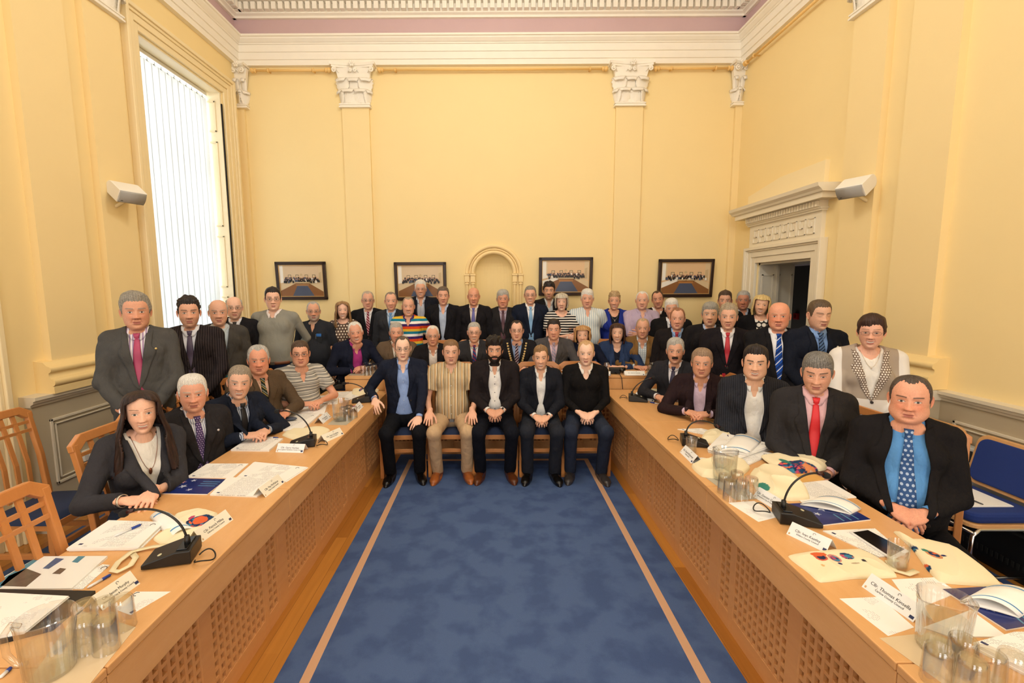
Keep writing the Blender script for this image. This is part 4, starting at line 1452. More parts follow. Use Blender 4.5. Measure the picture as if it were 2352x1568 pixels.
# ---- curtain rods painted like the wall
def rod(p0, p1, label):
    p0, p1 = Vector(p0), Vector(p1); d = (p1 - p0).normalized()
    root = empty('curtain_rod', tuple(p0), 0, label, 'rod', 'yellow painted curtain rods')
    m = mat('yellow rod paint', '#efc47a', .45)
    q = lambda p: p - p0
    MB().tube([q(p0), q(p1)], .016, 12).build('pole', m, root, smooth=True)
    for e, s_ in ((p0, -1), (p1, 1)):
        b = MB(); b.tube([q(e + d * s_ * t) for t in (0, .01, .02, .03, .05, .06, .075, .085)], [.020, .030, .030, .018, .034, .034, .024, .004], 12)
        b.build('finial', m, root, smooth=True)
        b = MB(); c = e - d * s_ * .16; b.tube([q(c - d * .01), q(c + d * .01)], .026, 12)
        n = Vector((0, 1, 0)) if abs(d.x) > .5 else Vector((1, 0, 0))
        b.tube([q(c), q(c + n * .07)], .010, 8)
        b.build('bracket', m, root, smooth=True)
    return root
rod((-3.20, YB - .07, 4.78), (-2.27, YB - .07, 4.78), 'short yellow curtain rod left of the left wall capital')
rod((-1.48, YB - .07, 4.78), (1.48, YB - .07, 4.78), 'long yellow curtain rod between the two pilaster capitals')
rod((2.26, YB - .07, 4.78), (3.18, YB - .07, 4.78), 'short yellow curtain rod right of the right wall capital')
rod((XR - .07, 6.45, 4.78), (XR - .07, 4.85, 4.78), 'yellow curtain rod high on the doorway wall')

# ---- windows
def frame_bands(mb, x0, sg, a, b, zt, bands, z0=0, mi=0):
    """door or window surround: bands (outer offset, inner offset, protrusion) around an opening a..b up to zt"""
    for o1, o2, pr in bands:
        mb.box((x0, a - o1, z0), (x0 + sg * pr, a - o2, zt + o1))
        mb.box((x0, b + o2, z0), (x0 + sg * pr, b + o1, zt + o1))
        mb.box((x0, a - o2, zt + o2), (x0 + sg * pr, b + o2, zt + o1))
BLIND = None
def window(n, a, b, detail=True):
    root = empty('window_%d' % n, (0, 0, 0)); root['kind'] = 'structure'
    q = MB(); frame_bands(q, XL, 1, a, b, WZ1, [(.20, .16, .075), (.16, .13, .055), (.13, .065, .04), (.065, .0, .025)])
    q.build('window_surround', mat('window surround paint', '#f3e0b4', .5), root, bevel=.006)
    # reveal shutters
    q = MB()
    for (ya, sgy) in ((a, 1), (b, -1)):
        q.box((XL - .34, ya, WZ0), (XL - .015, ya + sgy * .035, WZ1))
        for z0, z1 in ((WZ0 + .1, 1.75), (1.87, 2.55), (2.67, 3.75), (3.87, WZ1 - .12)):
            for xx0, xx1, zz0, zz1 in ((-.28, -.08, z0, z0 + .02), (-.28, -.08, z1 - .02, z1), (-.28, -.26, z0, z1), (-.10, -.08, z0, z1)):
                q.box((XL + xx0, ya + sgy * .035, zz0), (XL + xx1, ya + sgy * .047, zz1))
    q.build('shutter_panel', mat('shutter paint', '#efe0bd', .45), root, bevel=.003)
    q = MB(); q.box((XL - .36, a, WZ1 - .02), (XL - .01, b, WZ1 + .03)); q.box((XL - .36, a, WZ0 - .05), (XL + .04, b, WZ0))
    q.build('window_board', CREAM, root, bevel=.004)
    q = MB()
    for y0, y1 in ((a, a + .07), (b - .07, b), ((a + b) / 2 - .02, (a + b) / 2 + .02)): q.box((XL - .40, y0, WZ0), (XL - .34, y1, WZ1))
    for z in (WZ0, 1.7, 2.55, 3.4, WZ1 - .07): q.box((XL - .40, a, z), (XL - .34, b, z + .045))
    q.build('window_frame', mat('white sash paint', '#f2f2ee', .4), root)
    q = MB(); q.box((XL - .375, a, WZ0), (XL - .371, b, WZ1)); q.build('window_pane', glass_mat('window glass'), root)
    return root
window(1, 4.85, 6.30); window(2, 1.55, 3.02)
struct(MB().box((XL - .012, 6.27, WZ0), (XL + .002, 6.285, WZ1 - .15)), 'trim_60', DARK)  # dark strip standing in for the shade in the shutter gap

def slat_mat():
    m, nt, b = newmat('white blind fabric')
    b.inputs['Base Color'].default_value = (.86, .88, .88, 1); b.inputs['Roughness'].default_value = .9
    tr = nt.nodes.new('ShaderNodeBsdfTranslucent'); tr.inputs[0].default_value = (.29, .31, .315, 1)
    mx = nt.nodes.new('ShaderNodeMixShader'); mx.inputs[0].default_value = .55
    nt.links.new(b.outputs[0], mx.inputs[1]); nt.links.new(tr.outputs[0], mx.inputs[2])
    nt.links.new(mx.outputs[0], nt.nodes['Material Output'].inputs[0])
    return m
SLAT = slat_mat()
def blind(a, b, label):
    root = empty('vertical_blind', (XL - .19, a, WZ1 - .14), 0, label, 'blind')
    MB().box((-.025, 0, .075), (.025, b - a, .115)).build('head_rail', mat('white rail', '#e8e8e4', .4), root, bevel=.003)
    n = 13; pitch = (b - a) / n
    for i in range(n):
        y0 = (i + .5) * pitch
        q = MB(); ang = R(-5 + random.Random(i).uniform(-1.5, 1.5))
        def f(u, v):
            s_ = (u - .5) * .113
            return (-math.sin(ang) * s_ + .002 * math.cos(u * math.pi * 2), y0 + math.cos(ang) * s_, .045 - v * (WZ1 - .14 + .045 - WZ0 - .06))
        q.grid(f, 7, 2)
        q.build('slat', SLAT, root, smooth=True)
        h = MB(); h.tube([(0, y0, .075), (0, y0, .05), (.004, y0 - .03, .046), (0, y0, .043), (-.004, y0 + .03, .046)], .0035, 5); h.build('hanger', mat('grey hook', '#7d7d78', .5), root)
    return root
blind(4.88, 6.24, 'white vertical slat blind hanging in the tall window')
blind(1.58, 2.99, 'white vertical slat blind in the window nearer the camera')

# ---- doorway
dr = empty('door_1', (0, 0, 0)); dr['kind'] = 'structure'
PW = mat('white door paint', '#ede3cd', .45)
q = MB(); frame_bands(q, XR, -1, 5.0, 6.06, 2.145, [(.20, .165, .085), (.165, .145, .065), (.145, .075, .05), (.075, 0, .035)])
q.build('door_surround', PW, dr, bevel=.004)
q = MB()
q.box((XR - .045, 4.86, 2.34), (XR + .01, 6.20, 2.62))
q.build('frieze_board', PW, dr)
# greek key relief
q = MB(); k0 = 4.95
for i in range(8):
    y = k0 + i * .148
    for y0, y1, z0, z1 in ((0, .12, .0, .012), (0, .012, 0, .17), (0, .10, .158, .17), (.088, .10, .07, .17), (.045, .10, .07, .082), (.045, .057, .07, .12), (.108, .12, .0, .06)):
        q.box((XR - .056, y + y0, 2.395 + z0), (XR - .044, y + y1, 2.395 + z1))
q.build('key_pattern', PW, dr, bevel=.002)
q = MB()
q.box((XR - .07, 4.84, 2.62), (XR, 6.22, 2.64)); q.box((XR - .085, 4.825, 2.64), (XR, 6.235, 2.655))
q.box((XR - .09, 4.84, 2.655), (XR, 6.22, 2.72))
y = 4.85
while y < 6.19: q.box((XR - .115, y, 2.66), (XR - .085, y + .030, 2.715)); y += .047
q.build('dentil_band', PW, dr)
q = MB(); q.prism([(XR, 2.72), (XR - .17, 2.72), (XR - .17, 2.775), (XR - .185, 2.78), (XR - .20, 2.80), (XR - .23, 2.825), (XR - .24, 2.85), (XR, 2.86)], 4.70, 6.36, 'y')
q.prism([(XR, 2.775), (XR - .19, 2.778), (XR - .205, 2.80), (XR - .235, 2.825), (XR - .245, 2.86), (XR, 2.862)], 4.665, 6.395, 'y')
q.build('door_cornice', PW, dr)
q = MB(); q.prism([(4.86, 2.86), (6.28, 2.86), (6.28, 3.02), (5.60, 3.12), (4.86, 3.12)], XR - .05, XR, 'x')
q.build('door_blocking', mat('blocking paint', '#f3e1b6', .6), dr)
q = MB()
q.box((XR + .02, 6.03, 0), (XR + .47, 6.06, 2.145)); q.box((XR + .02, 5.0, 2.12), (XR + .47, 6.06, 2.145)); q.box((XR + .02, 5.0, 0), (XR + .47, 5.02, 2.145))
for x0, x1 in ((.05, .20), (.27, .44)):
    for z0, z1 in ((.15, .9), (1.02, 2.0)):
        q.box((XR + x0, 6.018, z0), (XR + x1, 6.03, z0 + .015)); q.box((XR + x0, 6.018, z1 - .015), (XR + x1, 6.03, z1))
        q.box((XR + x0, 6.018, z0), (XR + x0 + .015, 6.03, z1)); q.box((XR + x1 - .015, 6.018, z0), (XR + x1, 6.03, z1))
q.box((XR + .22, 5.985, 0), (XR + .25, 6.03, 2.145))
q.build('door_reveal', mat('door reveal paint', '#cfc8b8', .5), dr)
# corridor beyond
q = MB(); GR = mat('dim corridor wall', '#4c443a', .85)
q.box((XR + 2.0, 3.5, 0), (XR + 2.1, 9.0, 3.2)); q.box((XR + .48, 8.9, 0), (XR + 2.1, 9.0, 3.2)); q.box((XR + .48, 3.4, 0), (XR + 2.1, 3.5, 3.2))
q.box((XR + .48, YB + .3, 0), (XR + .55, 9, 3.2))
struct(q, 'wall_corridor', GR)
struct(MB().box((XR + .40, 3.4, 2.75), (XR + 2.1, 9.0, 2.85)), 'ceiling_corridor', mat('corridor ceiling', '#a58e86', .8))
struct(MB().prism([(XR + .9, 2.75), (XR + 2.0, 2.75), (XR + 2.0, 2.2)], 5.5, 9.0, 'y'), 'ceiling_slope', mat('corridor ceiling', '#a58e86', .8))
fa = empty('fire_alarm', tuple(at_x(1830, 726, XR + 1.99)), 0, 'small red call point on the dark corridor wall', 'alarm')
MB().box((-.03, -.055, -.055), (0.01, .055, .055)).build('case', mat('red plastic', '#8e1410', .4), fa, bevel=.004)
MB().box((-.034, -.03, -.03), (-.03, .03, .03)).build('window', mat('red pane', '#5a100c', .2), fa)
sg_ = empty('exit_sign', (XR + .30, 5.10, 2.055), 0, 'olive yellow back of a hanging sign inside the doorway', 'sign')
MB().box((-.02, -.07, -.06), (.02, .12, .06)).build('panel', mat('olive sign', '#8d7a20', .6), sg_)

# ---- wall speakers
def speaker(loc, face_to, label):
    loc = Vector(loc)
    d = (Vector(face_to) - loc).normalized(); zax = Vector((0, 0, 1)); x = d.cross(zax).normalized(); u = x.cross(d)
    M = Matrix(((x.x, -d.x, u.x, loc.x), (x.y, -d.y, u.y, loc.y), (x.z, -d.z, u.z, loc.z), (0, 0, 0, 1))) @ Matrix.Scale(.70, 4)
    root = empty('loudspeaker', label=label, cat='speaker', mtx=M)      # front towards -Y
    W = mat('white speaker shell', '#efece4', .45)
    b = MB(); pts = []
    for i in range(17):
        a = math.pi * i / 16; pts.append((-.085 * math.cos(a) * -1, .10 + .075 * math.sin(a)))
    poly = [(-.085, -.11), (-.085, .10)] + [(-.085 * math.cos(math.pi * i / 12), .10 + .08 * math.sin(math.pi * i / 12)) for i in range(1, 12)] + [(.085, .10), (.085, -.11)]
    b.prism([(y, z) for z, y in poly], -.16, .16, 'x')
    b.build('shell', W, root, bevel=.006, auto=35)
    b = MB()
    b.grid(lambda s_, t: ((s_ - .5) * .30, -.113 - .018 * (1 - (2 * t - 1) ** 2), (t - .5) * .158), 2, 9)
    b.build('grille', mat('grey speaker grille', '#a9a7a3', .6, .15, 400), root, smooth=True, solid=.004)
    MB().box((.10, -.127, -.052), (.128, -.118, -.024)).build('badge', mat('black badge', '#15130f', .4), root)
    b = MB(); inv = M.inverted()
    wall_x = XL if loc.x < 0 else XR
    foot = Vector((wall_x, loc.y + .02, loc.z - .11)); n = Vector((1 if loc.x < 0 else -1, 0, 0))
    b.tube([inv @ foot, inv @ (foot + n * .02)], .055, 18); b.tube([inv @ (foot + n * .01), inv @ (foot + n * .06), inv @ (loc + Vector((0, 0, -.05)))], .022, 10)
    b.build('bracket', mat('cream bracket', '#ecd9ac', .5), root, auto=40)
speaker(at_x(293, 444, XL + .19), (-1.0, 3.3, .9), 'white wall speaker beside the tall window')
speaker(at_x(1963, 431, XR - .19), (1.0, 3.3, .95), 'white wall speaker beside the doorway')

# ---- socket on the left dado
sp = at_x(200, 1043, XL + .075)
so_ = empty('power_socket', tuple(sp), 0, 'white twin switch socket on the grey dado', 'socket')
MB().box((-.005, -.045, -.045), (.02, .045, .045)).build('plate', mat('white plastic', '#e6e1d6', .4), so_, bevel=.003)
MB().box((.02, .0, -.02), (.027, .02, .015)).build('switch', mat('white plastic', '#e6e1d6', .4), so_)

# ---- heater under the right window wall
hr = empty('convector_heater', (XR - .065, 2.45, .02), 0, 'white convector heater with black grille slots along the right wall', 'heater')
HW = mat('heater white', '#c9ccc8', .4)
MB().box((-.035, -1.0, .28), (.04, .95, .70)).build('case', HW, hr, bevel=.008)
q = MB()
for i in range(60): q.box((-.040, -.97 + i * .031, .60), (-.034, -.955 + i * .031, .68)); q.box((-.095, -.97 + i * .031, .06), (-.088, -.955 + i * .031, .10))
q.build('grille', mat('black slots', '#22221f', .6), hr)
MB().box((-.09, -1.0, -.015), (.04, .95, .27)).build('plinth', mat('black plinth', '#121210', .5), hr)

# ---- framed group photographs
def picture(cx, cz, wd, ht, label, seed, lean=4.0, warm=0):
    root = empty('framed_photograph', mtx=Matrix.Translation((cx, YB - .045, cz)) @ Matrix.Rotation(R(lean), 4, 'X'), label=label, cat='picture')
    FR = mat('dark brown frame', '#2e1a12', .35, .2, 60)
    f = .045; b = MB()
    for a, c in (((-wd / 2, -.02, -ht / 2), (wd / 2, .02, -ht / 2 + f)), ((-wd / 2, -.02, ht / 2 - f), (wd / 2, .02, ht / 2)), ((-wd / 2, -.02, -ht / 2), (-wd / 2 + f, .02, ht / 2)), ((wd / 2 - f, -.02, -ht / 2), (wd / 2, .02, ht / 2))): b.box(a, c)
    b.build('frame', FR, root, bevel=.006)
    g = f - .002; b = MB()
    for a, c in (((-wd / 2 + g, -.012, -ht / 2 + g), (wd / 2 - g, .012, -ht / 2 + g + .010)), ((-wd / 2 + g, -.012, ht / 2 - g - .010), (wd / 2 - g, .012, ht / 2 - g)), ((-wd / 2 + g, -.012, -ht / 2 + g), (-wd / 2 + g + .008, .012, ht / 2 - g)), ((wd / 2 - g - .008, -.012, -ht / 2 + g), (wd / 2 - g, .012, ht / 2 - g))): b.box(a, c)
    b.build('gilt_slip', mat('gilt', '#c9a56a', .4, metal=.3), root)
    w_, h_ = wd - 2 * f, ht - 2 * f
    cols = ['#e0bd94' if warm else '#d8c0a0', '#f4f1ea', '#b07840' if warm else '#a5794e', '#4a5570', '#1b1a1e', '#d3a184', '#c9b089', '#2b2a30', '#8a5c34', '#d9c39f']
    ms = [mat('photo print ' + c, c, .35) for c in cols]
    b = MB(); L = [0]
    def P(pts, mi, dy=None):
        L[0] += .00012
        b.add([((u - .5) * w_, .004 - L[0] if dy is None else dy, (v - .5) * h_) for u, v in pts], [tuple(range(len(pts)))], mi)
    P([(0, 0), (1, 0), (1, 1), (0, 1)], 0)
    P([(0, .42), (.09, .45), (.09, 1), (0, 1)], 1); P([(.09, .45), (.12, .45), (.12, 1), (.09, 1)], 9)
    P([(.88, .42), (1, .38), (1, 1), (.90, 1)], 9); P([(.90, .45), (.96, .43), (.96, .78), (.90, .75)], 6)
    P([(.27, 0), (.40, .36), (.62, .36), (.78, 0)], 3); P([(0, 0), (.27, 0), (.40, .36), (.33, .48), (0, .30)], 8)
    P([(.78, 0), (1, 0), (1, .28), (.69, .48), (.62, .36)], 8); P([(0, .18), (.36, .42), (.33, .50), (0, .36)], 1 if seed > 2 else 9)
    P([(1, .14), (.67, .42), (.70, .50), (1, .34)], 9); P([(.33, .42), (.69, .42), (.66, .50), (.36, .50)], 6); P([(.36, .34), (.66, .34), (.66, .42), (.36, .42)], 2)
    for u in (.20, .37, .58, .75): P([(u, .60), (u + .070, .60), (u + .070, .69), (u, .69)], 4); P([(u + .008, .612), (u + .062, .612), (u + .062, .678), (u + .008, .678)], 9)
    P([(.50 + .03 * math.cos(a), .66 + .07 * math.sin(a)) for a in [math.pi * i / 8 for i in range(9)]], 6)
    rn = random.Random(seed)
    for row, (v0, n, u0, u1) in enumerate(((.60, 24, .14, .88), (.565, 20, .10, .90), (.52, 16, .08, .92))):
        for i in range(n):
            u = u0 + (u1 - u0) * (i + rn.uniform(.2, .8)) / n; vv = v0 + rn.uniform(-.02, .03) - (.0 if row == 2 and .3 < u < .7 else 0)
            P([(u - .019, vv - .085), (u + .019, vv - .085), (u + .015, vv - .008), (u - .015, vv - .008)], rn.choice([4, 4, 7, 3, 1 if rn.random() < .3 else 4]))
            P([(u + .0075 * math.cos(a), vv + .008 + .016 * math.sin(a)) for a in [math.pi * 2 * k / 8 for k in range(8)]], 5)
    P([(.34, .43), (.68, .43), (.66, .465), (.36, .465)], 6)
    b.build('photo_print', ms, root)
for (x0, y0, x1, y1, lab, sd, wm) in ((632, 601, 752, 688, 'dark framed group photograph farthest left, by the window', 1, 0), (905, 602, 1026, 689, 'dark framed group photograph just left of the niche', 2, 0),
                                 (1238, 591, 1360, 678, 'dark framed group photograph just right of the niche', 3, 1), (1513, 595, 1636, 682, 'dark framed group photograph nearest the doorway', 4, 1)):
    a = at_y(x0, y0, YB - .05); b_ = at_y(x1, y1, YB - .05)
    picture((a.x + b_.x) / 2, (a.z + b_.z) / 2, b_.x - a.x, a.z - b_.z, lab, sd, 4, wm)
# ------------------------------------------------------------------ desks
def wood(name, c1, c2, rough=.38, stretch=(3, .6, 3), scale=9):
    if name in MATS: return MATS[name]
    m, nt, b = newmat(name)
    v = coords(nt)[0]
    g = noise(nt, v, scale, 5, stretch); g2 = noise(nt, v, scale * 9, 3, stretch)
    f = mathn(nt, 'ADD', mathn(nt, 'MULTIPLY', g, .7), mathn(nt, 'MULTIPLY', g2, .35))
    nt.links.new(mixc(nt, f, lin(c1), lin(c2)), b.inputs['Base Color'])
    b.inputs['Roughness'].default_value = rough
    bump(nt, b, g2, .05)
    MATS[name] = m
    return m
BEECH = wood('beech veneer', '#cf965a', '#e2b17a')
BEECHD = wood('beech panel', '#c98c55', '#dca46c', .5)
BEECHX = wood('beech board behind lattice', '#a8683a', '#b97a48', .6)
CHW = wood('chair beech', '#b5713a', '#d08e52', .35, (1, 1, .3), 12)

def lattice(parent, a, b, z0, z1, X, sg, axis='y', pitch=.0455, bw=.017, dp=.022):
    """wooden grid panel between a..b on the plane X; bars front to back along sg"""
    q = MB()
    n = max(1, round((b - a) / pitch)); p = (b - a) / n
    m = max(1, round((z1 - z0) / pitch)); pz = (z1 - z0) / m
    def bx(u0, u1, w0, w1, d0, d1):
        if axis == 'y': q.box((X + sg * d0, u0, w0), (X + sg * d1, u1, w1))
        else: q.box((u0, X + sg * d0, w0), (u1, X + sg * d1, w1))
    for i in range(n + 1): u = a + i * p; bx(max(a, u - bw / 2), min(b, u + bw / 2), z0, z1, 0, dp)
    for j in range(m + 1): w = z0 + j * pz; bx(a, b, max(z0, w - bw / 2), min(z1, w + bw / 2), .0015, dp - .0015)
    return q.build('lattice_panel', BEECHD, parent)

def desk(xin, xout, y0, y1, label):
    """side desk: xin is the edge towards the carpet"""
    sg = 1 if xin < 0 else -1                      # from the desk towards the room middle
    root = empty('council_desk', ((xin + xout) / 2, (y0 + y1) / 2, 0), 0, label, 'desk', None)
    inv = Matrix.Translation((-(xin + xout) / 2, -(y0 + y1) / 2, 0))
    def B(mb, name, m, **k): return mb.build(name, m, root, mtx=inv, **k)
    B(MB().box((xin, y0 + .0015, .722), (xout, y1 - .0015, .75)), 'desktop', BEECH, bevel=.004)
    B(MB().box((xin - sg * .004, y0 + .0015, .59), (xin - sg * .026, y1 - .0015, .719)), 'fascia', BEECH, bevel=.003)
    xp = xin - sg * .085
    q = MB()
    span = y1 - y0
    segs = [.03, .105, .045, .44, .075, .44]; segs.append(span - sum(segs))
    y = y1; bounds = []
    for i, s_ in enumerate(segs):
        if i % 2 == 0: q.box((xp, y - s_, .0), (xp - sg * .024, y, .60))
        else: bounds.append((y - s_, y))
        y -= s_
    for a, b in bounds:
        q.box((xp, a, .0), (xp - sg * .024, b, .095)); q.box((xp, a, .565), (xp - sg * .024, b, .60))
    B(q, 'panel_frame', BEECHD, bevel=.0015)
    for a, b in bounds:
        o = lattice(root, a, b, .095, .565, xp - sg * .001, -sg); o.matrix_local = inv
    B(MB().box((xp - sg * .06, y0 + .02, .02), (xp - sg * .066, y1 - .02, .70)), 'back_board', BEECHX)
    B(MB().box((xp - sg * .02, y0 + .004, 0), (xout + sg * .06, y0 + .026, .72)), 'side_panel', BEECHD)
    B(MB().box((xp - sg * .02, y1 - .026, 0), (xout + sg * .06, y1 - .004, .72)), 'side_panel', BEECHD)
    return root
SE = [.02, 1.235, 2.45, 3.68, 4.895]
nm = ['nearest the camera', 'second from the camera', 'third from the camera', 'farthest, against the top table']
for i in range(4):
    desk(-1.14, -1.82, SE[i], SE[i + 1], 'left beech desk with lattice front, unit ' + nm[i])
    desk(1.175, 1.885, SE[i], SE[i + 1], 'right beech desk with lattice front, unit ' + nm[i])
TT = .90
def top_table(x0, x1, label):
    root = empty('top_table', ((x0 + x1) / 2, 5.25, 0), 0, label, 'table', None)
    inv = Matrix.Translation((-(x0 + x1) / 2, -5.25, 0))
    def B(mb, name, m, **k): return mb.build(name, m, root, mtx=inv, **k)
    B(MB().box((x0 + .001, 4.91, TT - .03), (x1 - .001, 5.44, TT)), 'tabletop', BEECH, bevel=.004)
    B(MB().box((x0 + .001, 4.915, TT - .155), (x1 - .001, 4.94, TT - .034)), 'fascia', BEECH, bevel=.003)
    q = MB(); n = 3; w_ = (x1 - x0) / n
    for i in range(n + 1):
        xx = x0 + i * w_; q.box((max(x0, xx - .035), 4.985, 0), (min(x1, xx + .035), 5.01, TT - .03))
    for i in range(n): q.box((x0 + i * w_, 4.987, 0), (x0 + (i + 1) * w_, 5.008, .14)); q.box((x0 + i * w_, 4.987, TT - .16), (x0 + (i + 1) * w_, 5.008, TT - .03))
    B(q, 'panel_frame', BEECHD, bevel=.0015)
    for i in range(n):
        o = lattice(root, x0 + i * w_ + .035, x0 + (i + 1) * w_ - .035, .14, TT - .16, 4.99, 1, axis='x', dp=.016); o.matrix_local = inv
    B(MB().box((x0, 5.012, .0), (x1, 5.018, TT - .04)), 'back_board', BEECHX)
    for xx in (x0, x1 - .02): B(MB().box((xx + .002, 5.02, .12), (xx + .018, 5.40, TT - .03)), 'side_panel', BEECHD)
top_table(-1.62, -.49, 'raised beech top table, left third with the tray of tumblers')
top_table(-.49, .64, 'raised beech top table, middle third behind the seated men')
top_table(.64, 1.78, 'raised beech top table, right third with nameplates and cable')

# ------------------------------------------------------------------ wooden chair
SEATB = mat('navy chair fabric', '#1d2a48', .95, .15, 300, .3)
def wooden_chair():
    root = empty('wooden_chair', (0, 0, 0), 0, 'x', 'chair', None)
    def post(sx):
        pts = [(sx * .215, .225, .0), (sx * .215, .205, .25), (sx * .215, .20, .45), (sx * .215, .225, .72), (sx * .215, .285, 1.02)]
        q = MB(); 
        vs = []
        for x, y, z in pts:
            t = .018 if z > .1 else .015
            vs += [(x - .016, y - t, z), (x + .016, y - t, z), (x + .016, y + t, z), (x - .016, y + t, z)]
        fs = [(3, 2, 1, 0), (16, 17, 18, 19)]
        for i in range(4):
            for k in range(4): fs.append((i * 4 + k, i * 4 + (k + 1) % 4, i * 4 + 4 + (k + 1) % 4, i * 4 + 4 + k))
        return q.add(vs, fs)
    for sx in (-1, 1): post(sx).build('back_leg', CHW, root, bevel=.005)
    for sx in (-1, 1): MB().box((sx * .205 - .018, -.235, 0), (sx * .205 + .018, -.20, .42)).build('front_leg', CHW, root, bevel=.004)
    # top rail with chamfered corners
    Mt = Matrix.Translation((0, .288, 1.03)) @ Matrix.Rotation(R(-12), 4, 'X')
    MB().prism([(-.237, -.05), (-.237, -.012), (-.168, .034), (.168, .034), (.237, -.012), (.237, -.05), (.190, -.05), (.150, -.018), (-.150, -.018), (-.190, -.05)], -.017, .017, 'y', 0, Mt).build('top_rail', CHW, root, bevel=.005)
    for sx in (-1.5, -.5, .5, 1.5):
        x = sx * .075; q = MB()
        vs = []
        for y, z in ((.205, .47), (.213, .70), (.250, .88), (.286, 1.03)):
            vs += [(x - .013, y - .006, z), (x + .013, y - .006, z), (x + .013, y + .006, z), (x - .013, y + .006, z)]
        fs = [(3, 2, 1, 0), (12, 13, 14, 15)]
        for i in range(3):
            for k in range(4): fs.append((i * 4 + k, i * 4 + (k + 1) % 4, i * 4 + 4 + (k + 1) % 4, i * 4 + 4 + k))
        q.add(vs, fs).build('slat', CHW, root)
    for z, y in ((.955, .268), (.90, .253), (.50, .208)):
        MB().box((-.20, y - .005, z - .010), (.20, y + .005, z + .010)).build('cross_bar', CHW, root)
    q = MB(); q.box((-.205, -.23, .385), (.205, -.208, .43)); q.build('seat_rail', CHW, root, bevel=.003)
    for sx in (-1, 1):
        MB().box((sx * .205 - .011, -.21, .385), (sx * .205 + .011, .19, .43)).build('seat_rail', CHW, root, bevel=.003)
        MB().box((sx * .205 - .010, -.21, .20), (sx * .205 + .010, .20, .235)).build('stretcher', CHW, root, bevel=.003)
    MB().box((-.195, -.228, .255), (.195, -.208, .29)).build('stretcher', CHW, root, bevel=.003)
    q = MB()
    def f(u, v):
        x = (u - .5) * 2; y = (v - .5) * 2
        e = (1 - abs(x) ** 6) * (1 - abs(y) ** 6)
        return (x * (.225 - .02 * max(0, y)), y * .215 - .015, .425 + .045 * max(0, e) ** .35)
    q.grid(f, 17, 17); q.box((-.215, -.225, .41), (.215, .19, .43))
    q.build('seat', SEATB, root, smooth=True)
    return root
WC = wooden_chair(); _used = [False]
def chair(x, y, deg, label, z=0, group=None):
    o = WC if not _used[0] else copy_tree(WC); _used[0] = True
    o.location = (x, y, z); o.rotation_euler = (0, 0, R(deg)); o['label'] = label
    if group: o['group'] = group
    return o

# ------------------------------------------------------------------ blue stacking chair
CHROME = mat('chrome tube', '#c8c8c8', .12, metal=1.0)
BLUEF = mat('royal blue fabric', '#1c3478', .95, .15, 260, .3)
def rrect(w_, h_, r, n=6):
    pts = []
    for cx_, cy_, a0 in ((w_ / 2 - r, h_ / 2 - r, 0), (-w_ / 2 + r, h_ / 2 - r, 90), (-w_ / 2 + r, -h_ / 2 + r, 180), (w_ / 2 - r, -h_ / 2 + r, 270)):
        for i in range(n + 1): a = R(a0 + 90 * i / n); pts.append((cx_ + r * math.cos(a), cy_ + r * math.sin(a)))
    return pts
def blue_chair(x, y, deg, label):
    root = empty('stacking_chair', (x, y, 0), R(deg), label, 'chair')
    Mb = Matrix.Translation((0, .235, .68)) @ Matrix.Rotation(R(-12), 4, 'X')
    MB().prism(rrect(.46, .34, .07), -.016, .016, 'y', 0, Mb).build('back_shell', BEECH, root, bevel=.006)
    MB().prism(rrect(.41, .29, .06), -.030, -.014, 'y', 0, Mb).build('back_pad', BLUEF, root, bevel=.006)
    MB().prism(rrect(.47, .44, .06), .405, .43, 'z').build('seat_shell', BEECH, root, bevel=.005)
    MB().prism(rrect(.45, .42, .06), .43, .495, 'z').build('seat_pad', BLUEF, root, bevel=.02)
    for sx in (-1, 1):
        MB().tube([(sx * .24, -.24, .0), (sx * .24, -.22, .37), (sx * .235, -.18, .40), (sx * .235, .17, .40), (sx * .235, .20, .43), (sx * .225, .245, .72)], .0115, 10).build('side_tube', CHROME, root, smooth=True)
        MB().tube([(sx * .24, .30, .0), (sx * .24, .16, .38)], .0115, 10).build('rear_leg', CHROME, root, smooth=True)
        MB().tube([(sx * .24, -.235, .10), (sx * .24, .265, .10)], .009, 8).build('stretcher', CHROME, root, smooth=True)
    MB().tube([(-.24, -.22, .385), (.24, -.22, .385)], .0095, 8).build('cross_tube', CHROME, root, smooth=True)
    return root
blue_chair(3.06, 2.83, -90, 'blue padded chrome stacking chair with papers and a pen on its seat')
blue_chair(3.06, 3.38, -90, 'blue padded chrome stacking chair directly behind the man in the blue tie')

chair(-2.93, 2.88, 90, 'empty wooden slat chair against the left wall with navy seat')
chair(-1.64, 1.66, 90, 'empty wooden slat chair at the near end of the left desk')
